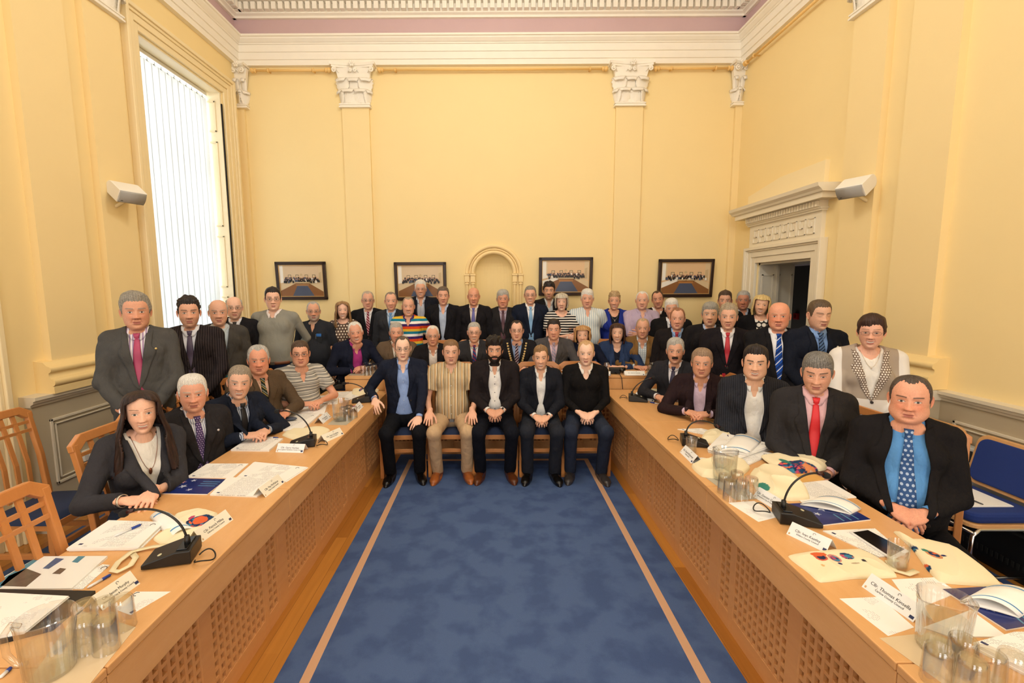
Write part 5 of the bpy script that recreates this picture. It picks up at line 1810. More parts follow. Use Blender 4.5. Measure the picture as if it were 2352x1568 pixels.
# ------------------------------------------------------------------ things on the desks
TZ = .75
PAPER = mat('white paper', '#f3f1ee', .8)
def printed(name, base='#f3f1ee', ink='#8b8b90', ls=.0075, dens=.45, margin=.015, fill=.75):
    if name in MATS: return MATS[name]
    m, nt, b = newmat(name)
    v, x, y, z = coords(nt)
    row = mathn(nt, 'FLOOR', mathn(nt, 'DIVIDE', y, ls))
    fr = mathn(nt, 'FRACT', mathn(nt, 'ADD', mathn(nt, 'DIVIDE', y, ls), 100))
    line = mathn(nt, 'LESS_THAN', fr, .32)
    wn = nt.nodes.new('ShaderNodeTexNoise'); wn.inputs['Scale'].default_value = 1; wn.inputs['Detail'].default_value = 0
    cb = nt.nodes.new('ShaderNodeCombineXYZ'); nt.links.new(mathn(nt, 'MULTIPLY', x, 260), cb.inputs[0]); nt.links.new(mathn(nt, 'MULTIPLY', row, 7.3), cb.inputs[1]); nt.links.new(cb.outputs[0], wn.inputs['Vector'])
    words = mathn(nt, 'GREATER_THAN', wn.outputs[0], .42)
    w2 = nt.nodes.new('ShaderNodeTexNoise'); w2.inputs['Scale'].default_value = 14; w2.inputs['Detail'].default_value = 1; nt.links.new(v, w2.inputs['Vector'])
    zone = mathn(nt, 'GREATER_THAN', w2.outputs[0], dens)
    k = mathn(nt, 'MULTIPLY', mathn(nt, 'MULTIPLY', line, words), zone)
    k = mathn(nt, 'MULTIPLY', k, mathn(nt, 'LESS_THAN', mathn(nt, 'ABSOLUTE', x), .085))
    nt.links.new(mixc(nt, mathn(nt, 'MULTIPLY', k, fill), lin(base), lin(ink)), b.inputs['Base Color'])
    b.inputs['Roughness'].default_value = .7
    MATS[name] = m
    return m
PRINT = printed('printed sheet')
PRINT2 = printed('lightly printed sheet', ink='#b0a0a4', dens=.60, fill=.6)
PRINTD = printed('densely printed sheet', ink='#77777c', dens=.25)
EU = mat('flag blue print', '#23305e', .5); INK = mat('dark ink', '#33333a', .6); GOLDP = mat('tan crest print', '#c7a377', .6); CYAN = mat('pale blue print bar', '#4e8fc4', .5)

def sheet_frame(px, z):
    P = [at_z(x, y, z) for x, y in px]
    c = sum(P, Vector()) / len(P)
    ux = (P[1] - P[0]).normalized(); uz = Vector((0, 0, 1)); uy = uz.cross(ux)
    M = Matrix(((ux.x, uy.x, 0, c.x), (ux.y, uy.y, 0, c.y), (0, 0, 1, c.z), (0, 0, 0, 1)))
    inv = M.inverted()
    return M, [inv @ p for p in P]
def mark(parent, pts, m, z, name='print_mark'):
    return MB().prism(pts, z, z + .0004, 'z').build(name, m, parent)
def papers(px, label, th=.002, z=TZ, m=None, cat='papers', name='paper_stack', sheets=1, marks=True, rag=0.0, grp=None):
    M, L = sheet_frame(px, z + th)
    root = empty(name, label=label, cat=cat, group=grp, mtx=M @ Matrix.Translation((0, 0, -th)))
    rn = random.Random(label)
    n = max(1, sheets)
    for i in range(n):
        dx, dy = (rn.uniform(-rag, rag), rn.uniform(-rag, rag)) if i < n - 1 else (0, 0)
        pts = [(p.x + dx, p.y + dy) for p in L]
        a = Vector((*pts[1], 0)) - Vector((*pts[0], 0)); b = Vector((*pts[2], 0)) - Vector((*pts[1], 0))
        if a.cross(b).z < 0: pts = pts[::-1]
        MB().prism(pts, th * i / n + .0001, th * (i + 1) / n - .0001, 'z').build('sheet', (m or PRINT) if i == n - 1 else PAPER, root)
    if marks:
        xs = [p.x for p in L]; ys = [p.y for p in L]; cx_, cy_ = 0, 0
        mark(root, [(cx_ + p.x * .75 + a, cy_ + p.y * .78 + b) for p in (L[0],) for a, b in ((-.008, -.005), (.008, -.005), (.008, .006), (-.008, .006))][:4], EU, th)
        q = MB(); c = (L[2] * .72) if len(L) > 2 else L[0]
        q.tube([(c.x + .010 * math.cos(t * .5), c.y + .010 * math.sin(t * .5), th + .0006) for t in range(9)], .0011, 5)
        q.build('print_mark', INK, root)
    return root

def name_card(px, line1, line2, label, col='#efebe0', h=.062, z=TZ):
    """px: bottom-left and bottom-right of the readable face"""
    A = at_z(*px[0], z); B_ = at_z(*px[1], z)
    ux = (B_ - A).normalized(); W = (B_ - A).length
    back = Vector((0, 0, 1)).cross(ux)
    if back.y < 0 and abs(back.y) > .2: back = -back
    if (A + B_).dot(back) < 0 and abs(back.y) < .2: back = -back
    up = (Vector((0, 0, 1)) * .80 + back * .60).normalized()
    n = ux.cross(up).normalized()
    M = Matrix(((ux.x, up.x, n.x, A.x), (ux.y, up.y, n.y, A.y), (ux.z, up.z, n.z, A.z), (0, 0, 0, 1)))
    c = (A + B_) / 2
    root = empty('name_card', tuple(c), 0, label, 'name card', None)
    L_ = Matrix.Translation(-c)
    m = mat('name card ' + col, col, .6)
    q = MB(); q.box((0, 0, -.0005), (W, h, .0005), 0, L_ @ M); q.build('front_face', m, root)
    top = A + up * h; foot = A + back * (2 * .60 * h)
    q = MB(); t0 = top - c; t1 = t0 + ux * W; f0 = foot - c; f1 = f0 + ux * W; e = back * .001
    q.add([t0, t1, f1, f0, t0 + e, t1 + e, f1 + e, f0 + e], [(0, 1, 2, 3), (7, 6, 5, 4), (0, 4, 5, 1), (1, 5, 6, 2), (2, 6, 7, 3), (3, 7, 4, 0)])
    q.build('back_face', m, root)
    k = h / .062
    T = L_ @ M @ Matrix.Translation((W / 2 - .004, h * .52, .0009))
    if line1: text_obj('name_text', line1, min(.0165 * k, W * .092), INK, root, T)
    if line2: text_obj('council_text', line2, min(.0105 * k, W * .058), INK, root, L_ @ M @ Matrix.Translation((W / 2, h * .30, .0009)))
    q = MB(); q.box((W * .90, h * .10, .0006), (W * .90 + .014, h * .10 + .0105, .0011), 0, L_ @ M); q.build('flag_emblem', EU, root)
    q = MB(); q.ball((W * .055, h * .15, .0008), .004, 4, 0, (1, 1.2, .2)); 
    o = q.build('harp_emblem', GOLDP, root); o.data.transform(L_ @ M)
    q = MB(); q.tube([(W * .60 + .005 * math.cos(t * .6), h * .82 + .005 * math.sin(t * .6), .0008) for t in range(8)], .0008, 4); o = q.build('swirl_emblem', INK, root); o.data.transform(L_ @ M)
    return root
CC = 'County Council'
for px, l1, l2, lab in (
    (((236, 1402), (322, 1340)), 'Cllr. Jason Murphy', 'Waterford City & ' + CC, 'cream name card standing behind the upturned tumblers, near left'),
    (((465, 1245), (536, 1193)), 'Cllr. Patrick Millea', 'Kilkenny ' + CC, 'cream name card in front of the folded booklet and printed cotton bag'),
    (((610, 1142), (654, 1108)), 'Cllr. Pat McMahon', 'Clare ' + CC, 'cream name card at the corner of the stapled papers by the blue magazine'),
    (((633, 1038), (696, 1040)), 'Cllr. Gerry Horkan', 'Dun Laoghaire Rathdown ' + CC, 'white name card facing the camera beside the gooseneck microphone, left desk'),
    (((748, 1016), (790, 997)), 'Cllr. Sean Haughey', 'Dublin City Council', 'white name card beyond the cream bag on the left desk'),
    (((742, 973), (761, 958)), 'Cllr. Eoin Barry', CC, 'small white name card just left of the far water jug'),
    (((822, 947), (835, 933)), 'Cllr. Tom Kelly', CC, 'small white name card at the far left desk end'),
    (((1456, 912), (1501, 923)), 'Cllr. John Brennan', CC, 'white name card beside the far right microphone, front one of three'),
    (((1484, 915), (1532, 917)), 'Cllr. Noeleen Reilly', CC, 'white name card at the far end of the right desk, right one of three'),
    (((1480, 903), (1525, 907)), 'Cllr. Joe Malone', CC, 'pale yellow name card behind two white ones on the right desk'),
    (((1561, 1038), (1588, 1064)), 'Cllr. Daniel McSweeney', CC, 'white name card in front of the glass of water, right desk'),
    (((1729, 1140), (1793, 1179)), 'Cllr. Damien Geoghegan', 'Waterford City & ' + CC, 'white name card between the tumblers and the near right microphone'),
    (((1806, 1226), (1897, 1270)), 'Cllr. Ivan Keatley', 'Kildare ' + CC, 'white name card in front of the near right microphone base'),
    (((1979, 1347), (2097, 1429)), 'Cllr. Thomas Kinsella', 'Carlow ' + CC, 'large white name card left of the near right water jug')):
    name_card(px, l1, l2, lab, '#efe6c0' if 'yellow' in lab else ('#efebdd' if 'cream' in lab else '#eef0f3'))
for px, l1, lab in ((((1435, 862), (1482, 862)), 'Mr. Andrew Goldrick', 'white name card on the top table before the woman in blue'), (((1378, 862), (1402, 863)), '', 'white name card partly hidden behind the man in the black jumper'),
                    (((1267, 859), (1299, 860)), 'Mr. James Moore', 'white name card on the top table between two front row men')):
    name_card(px, l1, '', lab, '#f0eee8', z=TT, h=.055)

# --- sheets and stacks (corners are read off where they lie on the desk)
papers([(155, 1257), (320, 1254), (378, 1198), (250, 1194)], 'thick printed stack under the pen, nearest the woman in grey', .018, sheets=4, rag=.004)
papers([(300, 1412), (392, 1358), (312, 1358), (262, 1398)], 'single white sheet under the tumblers at the near left desk edge', .0006, m=PRINT2)
papers([(426, 1096), (533, 1097), (571, 1064), (476, 1064)], 'printed sheets behind the blue magazine, left desk', .004, sheets=2)
papers([(545, 1095), (655, 1105), (706, 1072), (585, 1060)], 'ragged printed sheets spread near the left desk edge', .004, sheets=3, rag=.010)
papers([(482, 1135), (590, 1139), (645, 1100), (523, 1095)], 'stapled documents right of the blue magazine', .008, sheets=3, m=PRINTD)
papers([(530, 1032), (618, 1033), (650, 1006), (573, 1004)], 'neat paper stack in front of the man in navy', .012, sheets=4, m=PRINTD)
papers([(604, 984), (690, 988), (735, 950), (650, 950)], 'thick paper stack holding the spectacle case', .014, sheets=4, m=PRINTD)
papers([(670, 948), (745, 950), (752, 926), (698, 924)], 'booklet with blue bars before the man in brown', .008, sheets=2)
papers([(690, 928), (775, 926), (778, 908), (712, 908)], 'open documents before the man in the striped polo', .008, sheets=2)
papers([(740, 912), (805, 912), (812, 898), (760, 900)], 'loose sheets at the far end of the left desk', .005, sheets=3, rag=.01)
papers([(790, 918), (835, 918), (848, 903), (800, 903)], 'white sheet beside the far left microphone', .002)
papers([(1556, 985), (1630, 1000), (1648, 992), (1610, 983)], 'printed sheets below the gooseneck tip on the right desk', .004, sheets=2)
papers([(1625, 1028), (1700, 1048), (1778, 1020), (1660, 993)], 'large heap of documents before the man in the white shirt', .030, sheets=6, rag=.012)
papers([(1655, 1068), (1720, 1065), (1775, 1040), (1700, 1030)], 'lower documents with a swirl mark behind the jug', .010, sheets=3, rag=.006)
papers([(1585, 1062), (1650, 1078), (1680, 1060), (1610, 1050)], 'leaflet partly under the cotton bag, right desk', .003)
papers([(1840, 1152), (1966, 1140), (1900, 1102), (1800, 1110)], 'typed letter fanned beside the near right gooseneck', .005, m=PRINTD, sheets=2, rag=.004, marks=False)
papers([(1673, 1154), (1742, 1198), (1790, 1186), (1732, 1150)], 'blank white sheet left of the near right microphone', .0006, m=PRINT2, marks=False)
papers([(1890, 1218), (2018, 1278), (2080, 1272), (2010, 1213)], 'documents lying under the tablet', .005, sheets=3)
papers([(1928, 1374), (2040, 1460), (2100, 1440), (2020, 1370)], 'white sheet beneath the large name card, right desk', .0006, m=PRINT2, marks=False)
papers([(2048, 1330), (2100, 1400), (2200, 1360), (2150, 1325)], 'plain sheets between the two cotton bags and the jug', .002, m=PRINT2, marks=False)
papers([(2120, 1440), (2180, 1460), (2315, 1462), (2230, 1400)], 'white sheets under the near blue magazine', .004, sheets=2, m=PAPER, marks=False)
papers([(2235, 1475), (2400, 1560), (2420, 1450), (2330, 1450)], 'curled agenda in the near right corner', .020, sheets=4, rag=.004)
papers([(1200, 852), (1262, 852), (1262, 838), (1215, 838)], 'sheets on the top table behind the young man', .006, z=TT, sheets=2)
papers([(1270, 850), (1345, 850), (1340, 838), (1262, 838)], 'papers on the top table before the man in grey', .005, z=TT, sheets=2, m=PRINT2)
papers([(1370, 845), (1412, 849), (1408, 836), (1365, 836)], 'paper pile before the woman in the navy cardigan', .016, z=TT, sheets=3)
papers([(1470, 846), (1530, 850), (1520, 836), (1460, 838)], 'white sheets before the man in tweed', .006, z=TT, sheets=2)
papers([(1448, 846), (1470, 846), (1466, 841), (1444, 841)], 'dark folder beside the camera on the top table', .008, z=TT, m=mat('dark folder', '#4c4440', .5), marks=False, cat='folder', name='folder')

# --- blue magazines
STARB = mat('deep blue cover', '#1b2a6c', .25, .35, 5); STARW = mat('silver star print', '#b9bfd0', .3); STARP = mat('pinkish star print', '#c9908c', .3); TXG = mat('teal cover text', '#4f86a8', .4)
def magazine(px, label, th=.006, text=True, z=TZ):
    M, L = sheet_frame(px, z + th)
    root = empty('blue_magazine', label=label, cat='magazine', mtx=M @ Matrix.Translation((0, 0, -th)))
    pts = [(p.x, p.y) for p in L]
    a = Vector((*pts[1], 0)) - Vector((*pts[0], 0)); b = Vector((*pts[2], 0)) - Vector((*pts[1], 0))
    if a.cross(b).z < 0: pts = pts[::-1]
    MB().prism(pts, .0003, th - .0006, 'z').build('pages', PAPER, root)
    MB().prism(pts, th - .0006, th, 'z').build('cover', STARB, root)
    def pt(u, v): p = L[0] * (1 - u) * (1 - v) + L[1] * u * (1 - v) + L[2] * u * v + L[3] * (1 - u) * v; return p
    for i, (u, v, r, m) in enumerate(((.35, .45, .024, STARW), (.25, .72, .020, STARP), (.42, .85, .018, STARW), (.55, .25, .018, STARW))):
        c = pt(u, v); st = []
        for k in range(10): rr = r if k % 2 == 0 else r * .42; st.append((c.x + rr * math.cos(k * math.pi / 5 + .4 * i), c.y + rr * math.sin(k * math.pi / 5 + .4 * i)))
        mark(root, st, m, th, 'star_print')
    if text:
        for j in range(3):
            a, b = pt(.62, .80 - j * .14), pt(.95, .80 - j * .14); d = Vector((0, .004, 0))
            mark(root, [(a.x, a.y - .004), (b.x, b.y - .004), (b.x, b.y + .003), (a.x, a.y + .003)], TXG, th, 'title_bar')
    return root
magazine([(360, 1132), (476, 1134), (520, 1100), (402, 1097)], 'dark blue magazine with silver stars on the left desk')
magazine([(1812, 1156), (1880, 1206), (2000, 1192), (1925, 1150)], 'dark blue magazine under a folded booklet, before the man in the blue tie')
magazine([(2165, 1352), (2312, 1445), (2400, 1430), (2330, 1343)], 'dark blue magazine under a curled booklet at the near right corner')

def booklet(px, label, lift=.035, z=TZ, bars=True):
    """folded booklet: pages curve over from a spine edge (p0,p1) to the far edge (p3,p2)"""
    P = [at_z(x, y, z) for x, y in px]; c = sum(P, Vector()) / 4
    root = empty('folded_booklet', tuple(c), 0, label, 'booklet')
    def f(off, bulge):
        def g(u, v):
            p = P[0] * (1 - u) * (1 - v) + P[1] * u * (1 - v) + P[2] * u * v + P[3] * (1 - u) * v - c
            return (p.x, p.y, off + bulge * math.sin(math.pi * min(1, u * 1.02)) ** .7)
        return g
    MB().grid(f(.002, .004), 14, 4).build('lower_pages', PAPER, root, smooth=True, solid=.004)
    q = MB(); q.grid(f(.006, lift), 18, 4); q.build('upper_pages', PAPER, root, smooth=True, solid=.003)
    if bars:
        for v0 in (.12, .86):
            def g(u, v, v0=v0):
                x, y, zz = f(.006, lift)(u, v0 + v * .035); return (x, y, zz + .0024)
            MB().grid(g, 18, 2).build('blue_bar', CYAN, root, smooth=True, solid=.0006)
    return root
booklet([(392, 1240), (455, 1222), (398, 1188), (345, 1190)], 'curled booklet with pale blue bars behind the near left microphone', .03)
booklet([(1838, 1160), (1952, 1182), (1978, 1170), (1880, 1145)], 'folded white booklet on the blue magazine, right desk', .030, TZ + .006)
booklet([(2205, 1385), (2340, 1420), (2400, 1385), (2260, 1355)], 'curled white booklet on the near right magazine', .035, TZ + .006)
booklet([(1650, 1040), (1718, 1045), (1748, 1015), (1690, 1000)], 'open booklet bulging on top of the document heap, right desk', .022, TZ + .030)

# --- near left magazine, folder
o = papers([(-40, 1352), (165, 1350), (247, 1276), (90, 1277)], 'glossy magazine with a group picture cover, near left corner', .010, sheets=3, m=mat('glossy white cover', '#e9eaea', .15), marks=False, cat='magazine', name='glossy_magazine')
MBL = o.matrix_world.copy()
def onworld(parent, px, m, z, name):
    inv = parent.matrix_world.inverted() if parent.matrix_world != Matrix() else Matrix()
    pts = [at_z(x, y, z) for x, y in px]
    q = MB(); l_ = [parent_inv(parent) @ p for p in pts]; n = len(l_)
    a = (l_[1] - l_[0]).cross(l_[2] - l_[1]).z
    if a < 0: l_ = l_[::-1]
    q.prism([(p.x, p.y) for p in l_], l_[0].z, l_[0].z + .0004, 'z')
    return q.build(name, m, parent)
def parent_inv(p):
    return p.matrix_basis.inverted()
onworld(o, [(0, 1345), (60, 1347), (95, 1318), (60, 1305), (20, 1322)], mat('cover photo brown', '#5c5048', .3, .6, 60), TZ + .0102, 'cover_photo')
onworld(o, [(98, 1305), (112, 1306), (147, 1283), (128, 1281)], mat('cover photo blue', '#3f5a86', .3, .6, 60), TZ + .0102, 'cover_photo')
onworld(o, [(120, 1317), (138, 1318), (152, 1306), (138, 1304)], mat('cover photo brown', '#5c5048', .3, .6, 60), TZ + .0102, 'title_print')
onworld(o, [(-30, 1350), (0, 1350), (100, 1276), (90, 1277)], mat('teal cover edge', '#3d7f9c', .3), TZ + .0102, 'cover_edge')
onworld(o, [(165, 1290), (178, 1292), (196, 1277), (180, 1277)], mat('teal cover edge', '#3d7f9c', .3), TZ + .0102, 'cover_edge')
papers([(130, 1352), (190, 1352), (252, 1297), (236, 1295)], 'white papers slipped under the glossy magazine', .003, sheets=2)
papers([(-80, 1490), (120, 1440), (219, 1356), (-30, 1352)], 'black zip folder lying open under white documents', .014, m=mat('black folder', '#151416', .5), marks=False, cat='folder', name='zip_folder')
papers([(-90, 1475), (60, 1447), (158, 1368), (-40, 1358)], 'white documents on the black folder, near left corner', .010, z=TZ + .014, sheets=4, rag=.004, m=PRINT2, marks=False)

# --- pens
PENW = mat('white pen barrel', '#e4e6ea', .3); PENB = mat('blue pen grip', '#1d3f9a', .35)
def pen(p0, p1, label, z=TZ, body=PENW, grip=PENB):
    A = at_z(*p0, z + .006); B_ = at_z(*p1, z + .006); L = B_ - A
    if L.length > .145: B_ = A + L.normalized() * .145; L = B_ - A
    root = empty('ballpoint_pen', tuple(A), 0, label, 'pen')
    MB().tube([L * 0, L * .04, L * .10, L * .60], [.0012, .003, .005, .005], 10).build('barrel', body, root, smooth=True)
    MB().tube([L * .60, L * .62, L * .93, L * .96], [.0054, .0056, .0054, .003], 10).build('grip', grip, root, smooth=True)
    MB().tube([L * .96, L * 1.0], [.002, .002], 8).build('plunger', mat('pen metal', '#555a66', .3, metal=.8), root)
pen((262, 1231), (326, 1203), 'white and blue pen on the near left paper stack', TZ + .018)
pen((200, 1350), (256, 1318), 'blue and white pen below the cloth strap loop')
pen((0, 1556), (26, 1532), 'blue pen cut off by the bottom left corner')
pen((610, 1004), (640, 1005), 'pen beside the neat paper stack')
pen((1522, 929), (1492, 923), 'pen beside the far right name cards')

# --- gooseneck microphones
BLK = mat('black plastic', '#121213', .38, bumps=.15, nscale=500); BLKG = mat('black gloss', '#0b0b0c', .2)
def microphone(basepx, foot, head, label, rz, midup=.16, z=TZ, scale=1.0, cable=None):
    b = at_z(*basepx, z)
    root = empty('conference_microphone', tuple(b), R(rz), label, 'microphone')
    inv = (Matrix.Translation(b) @ Matrix.Rotation(R(rz), 4, 'Z')).inverted()
    s_ = scale
    # wedge: low towards the delegate (-Y), high at the back
    MB().prism([(-.10 * s_, .004), (.075 * s_, .004), (.075 * s_, .058 * s_), (.02 * s_, .058 * s_), (-.10 * s_, .022)], -.065 * s_, .065 * s_, 'x').build('base', BLK, root, bevel=.004)
    MB().box((-.05 * s_, .022 * s_, .058 * s_), (.05 * s_, .060 * s_, .063 * s_)).build('raised_panel', BLKG, root, bevel=.001)
    q = MB().lathe([(.001, .0), (.008, .0), (.008, .0025), (.001, .003)], 14, (0, 0, 0), 0, Matrix.Translation((.03 * s_, -.045 * s_, .0395 * s_)) @ Matrix.Rotation(R(17), 4, 'X')); q.build('button', mat('pale button', '#d8d2b0', .4), root)
    f = Vector((0, .045 * s_, .058 * s_)); fw = (Matrix.Translation(b) @ Matrix.Rotation(R(rz), 4, 'Z')) @ f
    h = inv @ at_y(*head, fw.y + .0)
    MB().tube([f - Vector((0, 0, .01)), f + Vector((0, 0, .035))], [.013, .010], 12).build('neck_socket', BLK, root, smooth=True)
    m1 = f + Vector((0, 0, midup)); pts = []
    for i in range(21):
        t = i / 20; pts.append(f * (1 - t) ** 3 + (f + Vector((0, 0, midup * .8))) * 3 * t * (1 - t) ** 2 + (m1 * .45 + h * .55 + Vector((0, 0, midup * .20))) * 3 * t * t * (1 - t) + h * t ** 3)
    MB().tube(pts, .0048, 8).build('gooseneck', BLK, root, smooth=True)
    d = (pts[-1] - pts[-2]).normalized()
    MB().tube([h - d * .035, h - d * .005], [.008, .009], 12).build('collar_ring', mat('dark red ring', '#3a1413', .4), root, smooth=True)
    MB().tube([h - d * .006, h, h + d * .012, h + d * .024, h + d * .030], [.010, .0145, .016, .013, .004], 12).build('windscreen', mat('foam windscreen', '#17171a', .95, .2, 300, .5), root, smooth=True)
    cpts = []
    for i in range(31):
        a = i / 30 * 2 * math.pi * .9
        cpts.append(((.05 + .045 * math.sin(a)) * s_, (.085 + .055 * (1 - math.cos(a)) / 2 * 1.3) * s_, .008 + .018 * math.sin(a) ** 2))
    MB().tube(cpts, .003, 6).build('cable', BLK, root, smooth=True)
    return root
microphone((405, 1282), (425, 1262), (290, 1177), 'black gooseneck microphone in front of the woman in grey, near left', -75)
microphone((700, 1022), (710, 1010), (640, 944), 'black gooseneck microphone between the cream bag and the white card, left desk', -75)
microphone((833, 922), (833, 915), (793, 880), 'black gooseneck microphone at the far end of the left desk', -75, .10)
microphone((770, 893), (780, 885), (745, 862), 'black microphone unit beside the end of the top table', -60, .05)
microphone((1822, 1194), (1800, 1178), (1893, 1090), 'black gooseneck microphone before the man in the red tie, near right', 75)
microphone((1590, 1020), (1572, 1007), (1654, 982), 'black gooseneck microphone behind the glass of water, right desk', 75)
microphone((1462, 920), (1450, 910), (1498, 868), 'black gooseneck microphone at the far end of the right desk', 75, .10)
camr = empty('camera_body', tuple(at_z(1414, 858, TT)), 0, 'black camera lying on the top table edge with a hanging cable', 'camera')
MB().box((-.07, -.03, .002), (.05, .035, .07)).build('body', BLK, camr, bevel=.012)
MB().tube([(.03, 0, .045), (.10, -.01, .04)], [.030, .034], 16).build('lens', BLKG, camr, smooth=True)
MB().tube([(-.02, -.02, .02), (.02, -.10, .01), (.03, -.135, -.02), (.035, -.15, -.10), (.04, -.152, -.14)], .004, 6).build('cable', BLK, camr, smooth=True)
cs = empty('spectacle_case', tuple(at_z(661, 966, TZ + .014)), R(10), 'dark blue spectacle case on the paper stack, left desk', 'case')
MB().ball((0, 0, .016), 1, 10, 0, (.075, .030, .0155)).build('shell', mat('navy case', '#26324a', .35), cs, smooth=True)
MB().lathe([(1.01, -.03), (1.01, .03)], 24, (0, 0, 0), 0, Matrix.Translation((0, 0, .016)) @ Matrix.Diagonal((.075, .030, .02, 1))).build('seam', mat('silver seam', '#8f98a6', .3, metal=.6), cs)
# tablet
P = [at_z(x, y, TZ + .008) for x, y in ((1950, 1218), (2052, 1283), (2075, 1268), (1996, 1213))]
M, L = sheet_frame(((1950, 1219), (2050, 1284), (2088, 1264), (1990, 1213)), TZ + .012)
tb = empty('tablet', label='white tablet with a black screen on the right desk', cat='tablet', mtx=M)
def inset(L, k): c = sum(L, Vector()) / len(L); return [c + (p - c) * k for p in L]
def ccw(pts):
    a = sum(pts[i][0] * pts[(i + 1) % len(pts)][1] - pts[(i + 1) % len(pts)][0] * pts[i][1] for i in range(len(pts)))
    return pts if a > 0 else pts[::-1]
MB().prism(ccw([(p.x, p.y) for p in L]), -.0065, 0, 'z').build('body', mat('white tablet shell', '#e6e6e8', .3), tb, bevel=.002)
MB().prism(ccw([(p.x, p.y) for p in [Vector((q.x * .86, q.y * .86, 0)) for q in L]]), 0, .0006, 'z').build('screen', mat('black screen', '#171310', .12), tb)
# brown envelope
papers([(1745, 1082), (1800, 1108), (1893, 1098), (1840, 1072)], 'padded brown envelope under a cotton bag', .016, m=mat('manila', '#dba85c', .7, .05, 30), marks=False, cat='envelope', name='padded_envelope')
# papers and pen on the blue chair
cp = empty('paper_pad', (3.02, 2.83, .497), R(-90), 'white papers lying on the seat of a blue chair', 'papers')
MB().box((-.16, -.20, 0), (.14, .16, .006)).build('sheet', PRINT2, cp)
MB().box((-.155, -.205, .0062), (.135, .155, .009)).build('sheet', PAPER, cp)
pr = empty('ballpoint_pen', (2.98, 2.86, .512), R(-60), 'blue and black pen on the chair papers', 'pen')
MB().tube([(0, 0, 0), (.09, -.04, 0)], .005, 8).build('grip', PENB, pr, smooth=True); MB().tube([(.09, -.04, 0), (.15, -.066, 0)], [.005, .003], 8).build('barrel', INK, pr, smooth=True)

# --- glassware
GLS = glass_mat('clear glass', (.995, 1, .998)); WATER = glass_mat('water', (.97, .99, .98), refl=.8)
def tumbler_mesh():
    b = MB(); b.lathe([(.001, .098), (.026, .098), (.0285, .095), (.0295, .085), (.033, .003), (.0345, .0), (.0355, .002), (.0325, .088), (.0310, .100), (.028, .105), (.001, .105)], 28)
    return b
TUM = None
def tumbler(p, label, grp, z=TZ, up=False, sc=1.0, water=False):
    global TUM
    pos = p if isinstance(p, Vector) else at_z(*p, z)
    o = tumbler_mesh().build('tumbler', GLS, None, auto=38) if TUM is None else TUM.copy()
    if TUM is None: TUM = o
    else: C.objects.link(o)
    o.location = (pos.x, pos.y, pos.z + .0015 + (.105 * sc if up else 0)); o.rotation_euler = (math.pi if up else 0, 0, 0); o.scale = (sc,) * 3
    for k in ('label', 'category', 'group'):
        if k in o: del o[k]
    tag(o, label, 'glass', grp)
    if water:
        w_ = MB().lathe([(.001, .012), (.0275, .012), (.0300, .055), (.001, .055)], 24).build('water', WATER, o, smooth=False)
        w_.matrix_local = Matrix.Rotation(math.pi, 4, 'X') @ Matrix.Translation((0, 0, -.105))
    return o
def jug(p, label, handle, level=.6, z=TZ, h=.175, r=.062):
    pos = at_z(*p, z)
    root = empty('water_jug', (pos.x, pos.y, pos.z + .0015), R(handle), label, 'jug')
    b = MB(); n = 96
    prf = [(.001, .0), (r * .86, 0), (r * .92, .006), (r * .97, h * .5), (r * 1.05, h * .92), (r * 1.10, h), (r * 1.06, h + .002), (r * 1.00, h * .92), (r * .92, h * .5), (r * .86, .010), (.001, .008)]
    vs = []; 
    for i, (rr, zz) in enumerate(prf):
        for k in range(n):
            a = 2 * math.pi * k / n
            flute = .0022 * math.cos(a * 24) * (1 if 2 <= i <= 4 else 0) * (1 if zz < h * .9 else .3)
            lip = .028 * math.exp(-((((a - math.pi) + math.pi) % (2 * math.pi) - math.pi) / .38) ** 2) * max(0, (zz - h * .82) / (h * .18)) ** 1.5
            q_ = rr + flute + lip
            vs.append((q_ * math.cos(a), q_ * math.sin(a), zz))
    fs = [(i * n + k, i * n + (k + 1) % n, (i + 1) * n + (k + 1) % n, (i + 1) * n + k) for i in range(len(prf) - 1) for k in range(n)]
    b.add(vs, fs); b.build('vessel', GLS, root, auto=50)
    MB().tube([(r * .99, 0, h * .86), (r * 1.35, 0, h * .90), (r * 1.72, 0, h * .72), (r * 1.68, 0, h * .38), (r * 1.30, 0, h * .18), (r * .92, 0, h * .20)], [.007, .008, .009, .009, .008, .007], 12).build('handle', GLS, root, smooth=True)
    MB().lathe([(.001, .0105), (r * .85, .0105), (r * .90, h * level * .8), (r * .915, h * level), (.001, h * level)], 64).build('water', WATER, root)
    return root
def glass_mat_sheet(px, label, z=TZ, m=None):
    M, L = sheet_frame(px, z + .0012)
    root = empty('glass_mat', label=label, cat='mat', mtx=M)
    MB().prism(ccw([(p.x, p.y) for p in L]), -.001, .0002, 'z').build('plate', m or mat('frosted glass mat', '#b9b2a2', .25), root)
def clear_tray(m):
    return m
GM = mat('clear mat over wood', '#d9c2a0', .12)
glass_mat_sheet(((60, 1572), (205, 1572), (312, 1440), (180, 1400)), 'clear glass mat under the near left jug and tumblers', m=GM)
glass_mat_sheet(((1615, 1092), (1690, 1148), (1742, 1145), (1680, 1095)), 'grey glass mat under five tumblers, right desk')
glass_mat_sheet(((2020, 1465), (2180, 1580), (2330, 1580), (2150, 1450)), 'clear glass mat under the near right jug', m=GM)
glass_mat_sheet(((752, 975), (795, 976), (822, 955), (775, 955)), 'grey glass mat under the far left jug')
glass_mat_sheet(((800, 862), (860, 862), (870, 850), (812, 850)), 'grey mat under the tumblers on the top table', z=TT)
glass_mat_sheet(((1480, 862), (1512, 862), (1520, 848), (1490, 848)), 'grey mat under the glassware right of the top table', z=TT)
jug((118, 1542), 'ribbed water jug in the near left corner', 190, .52)
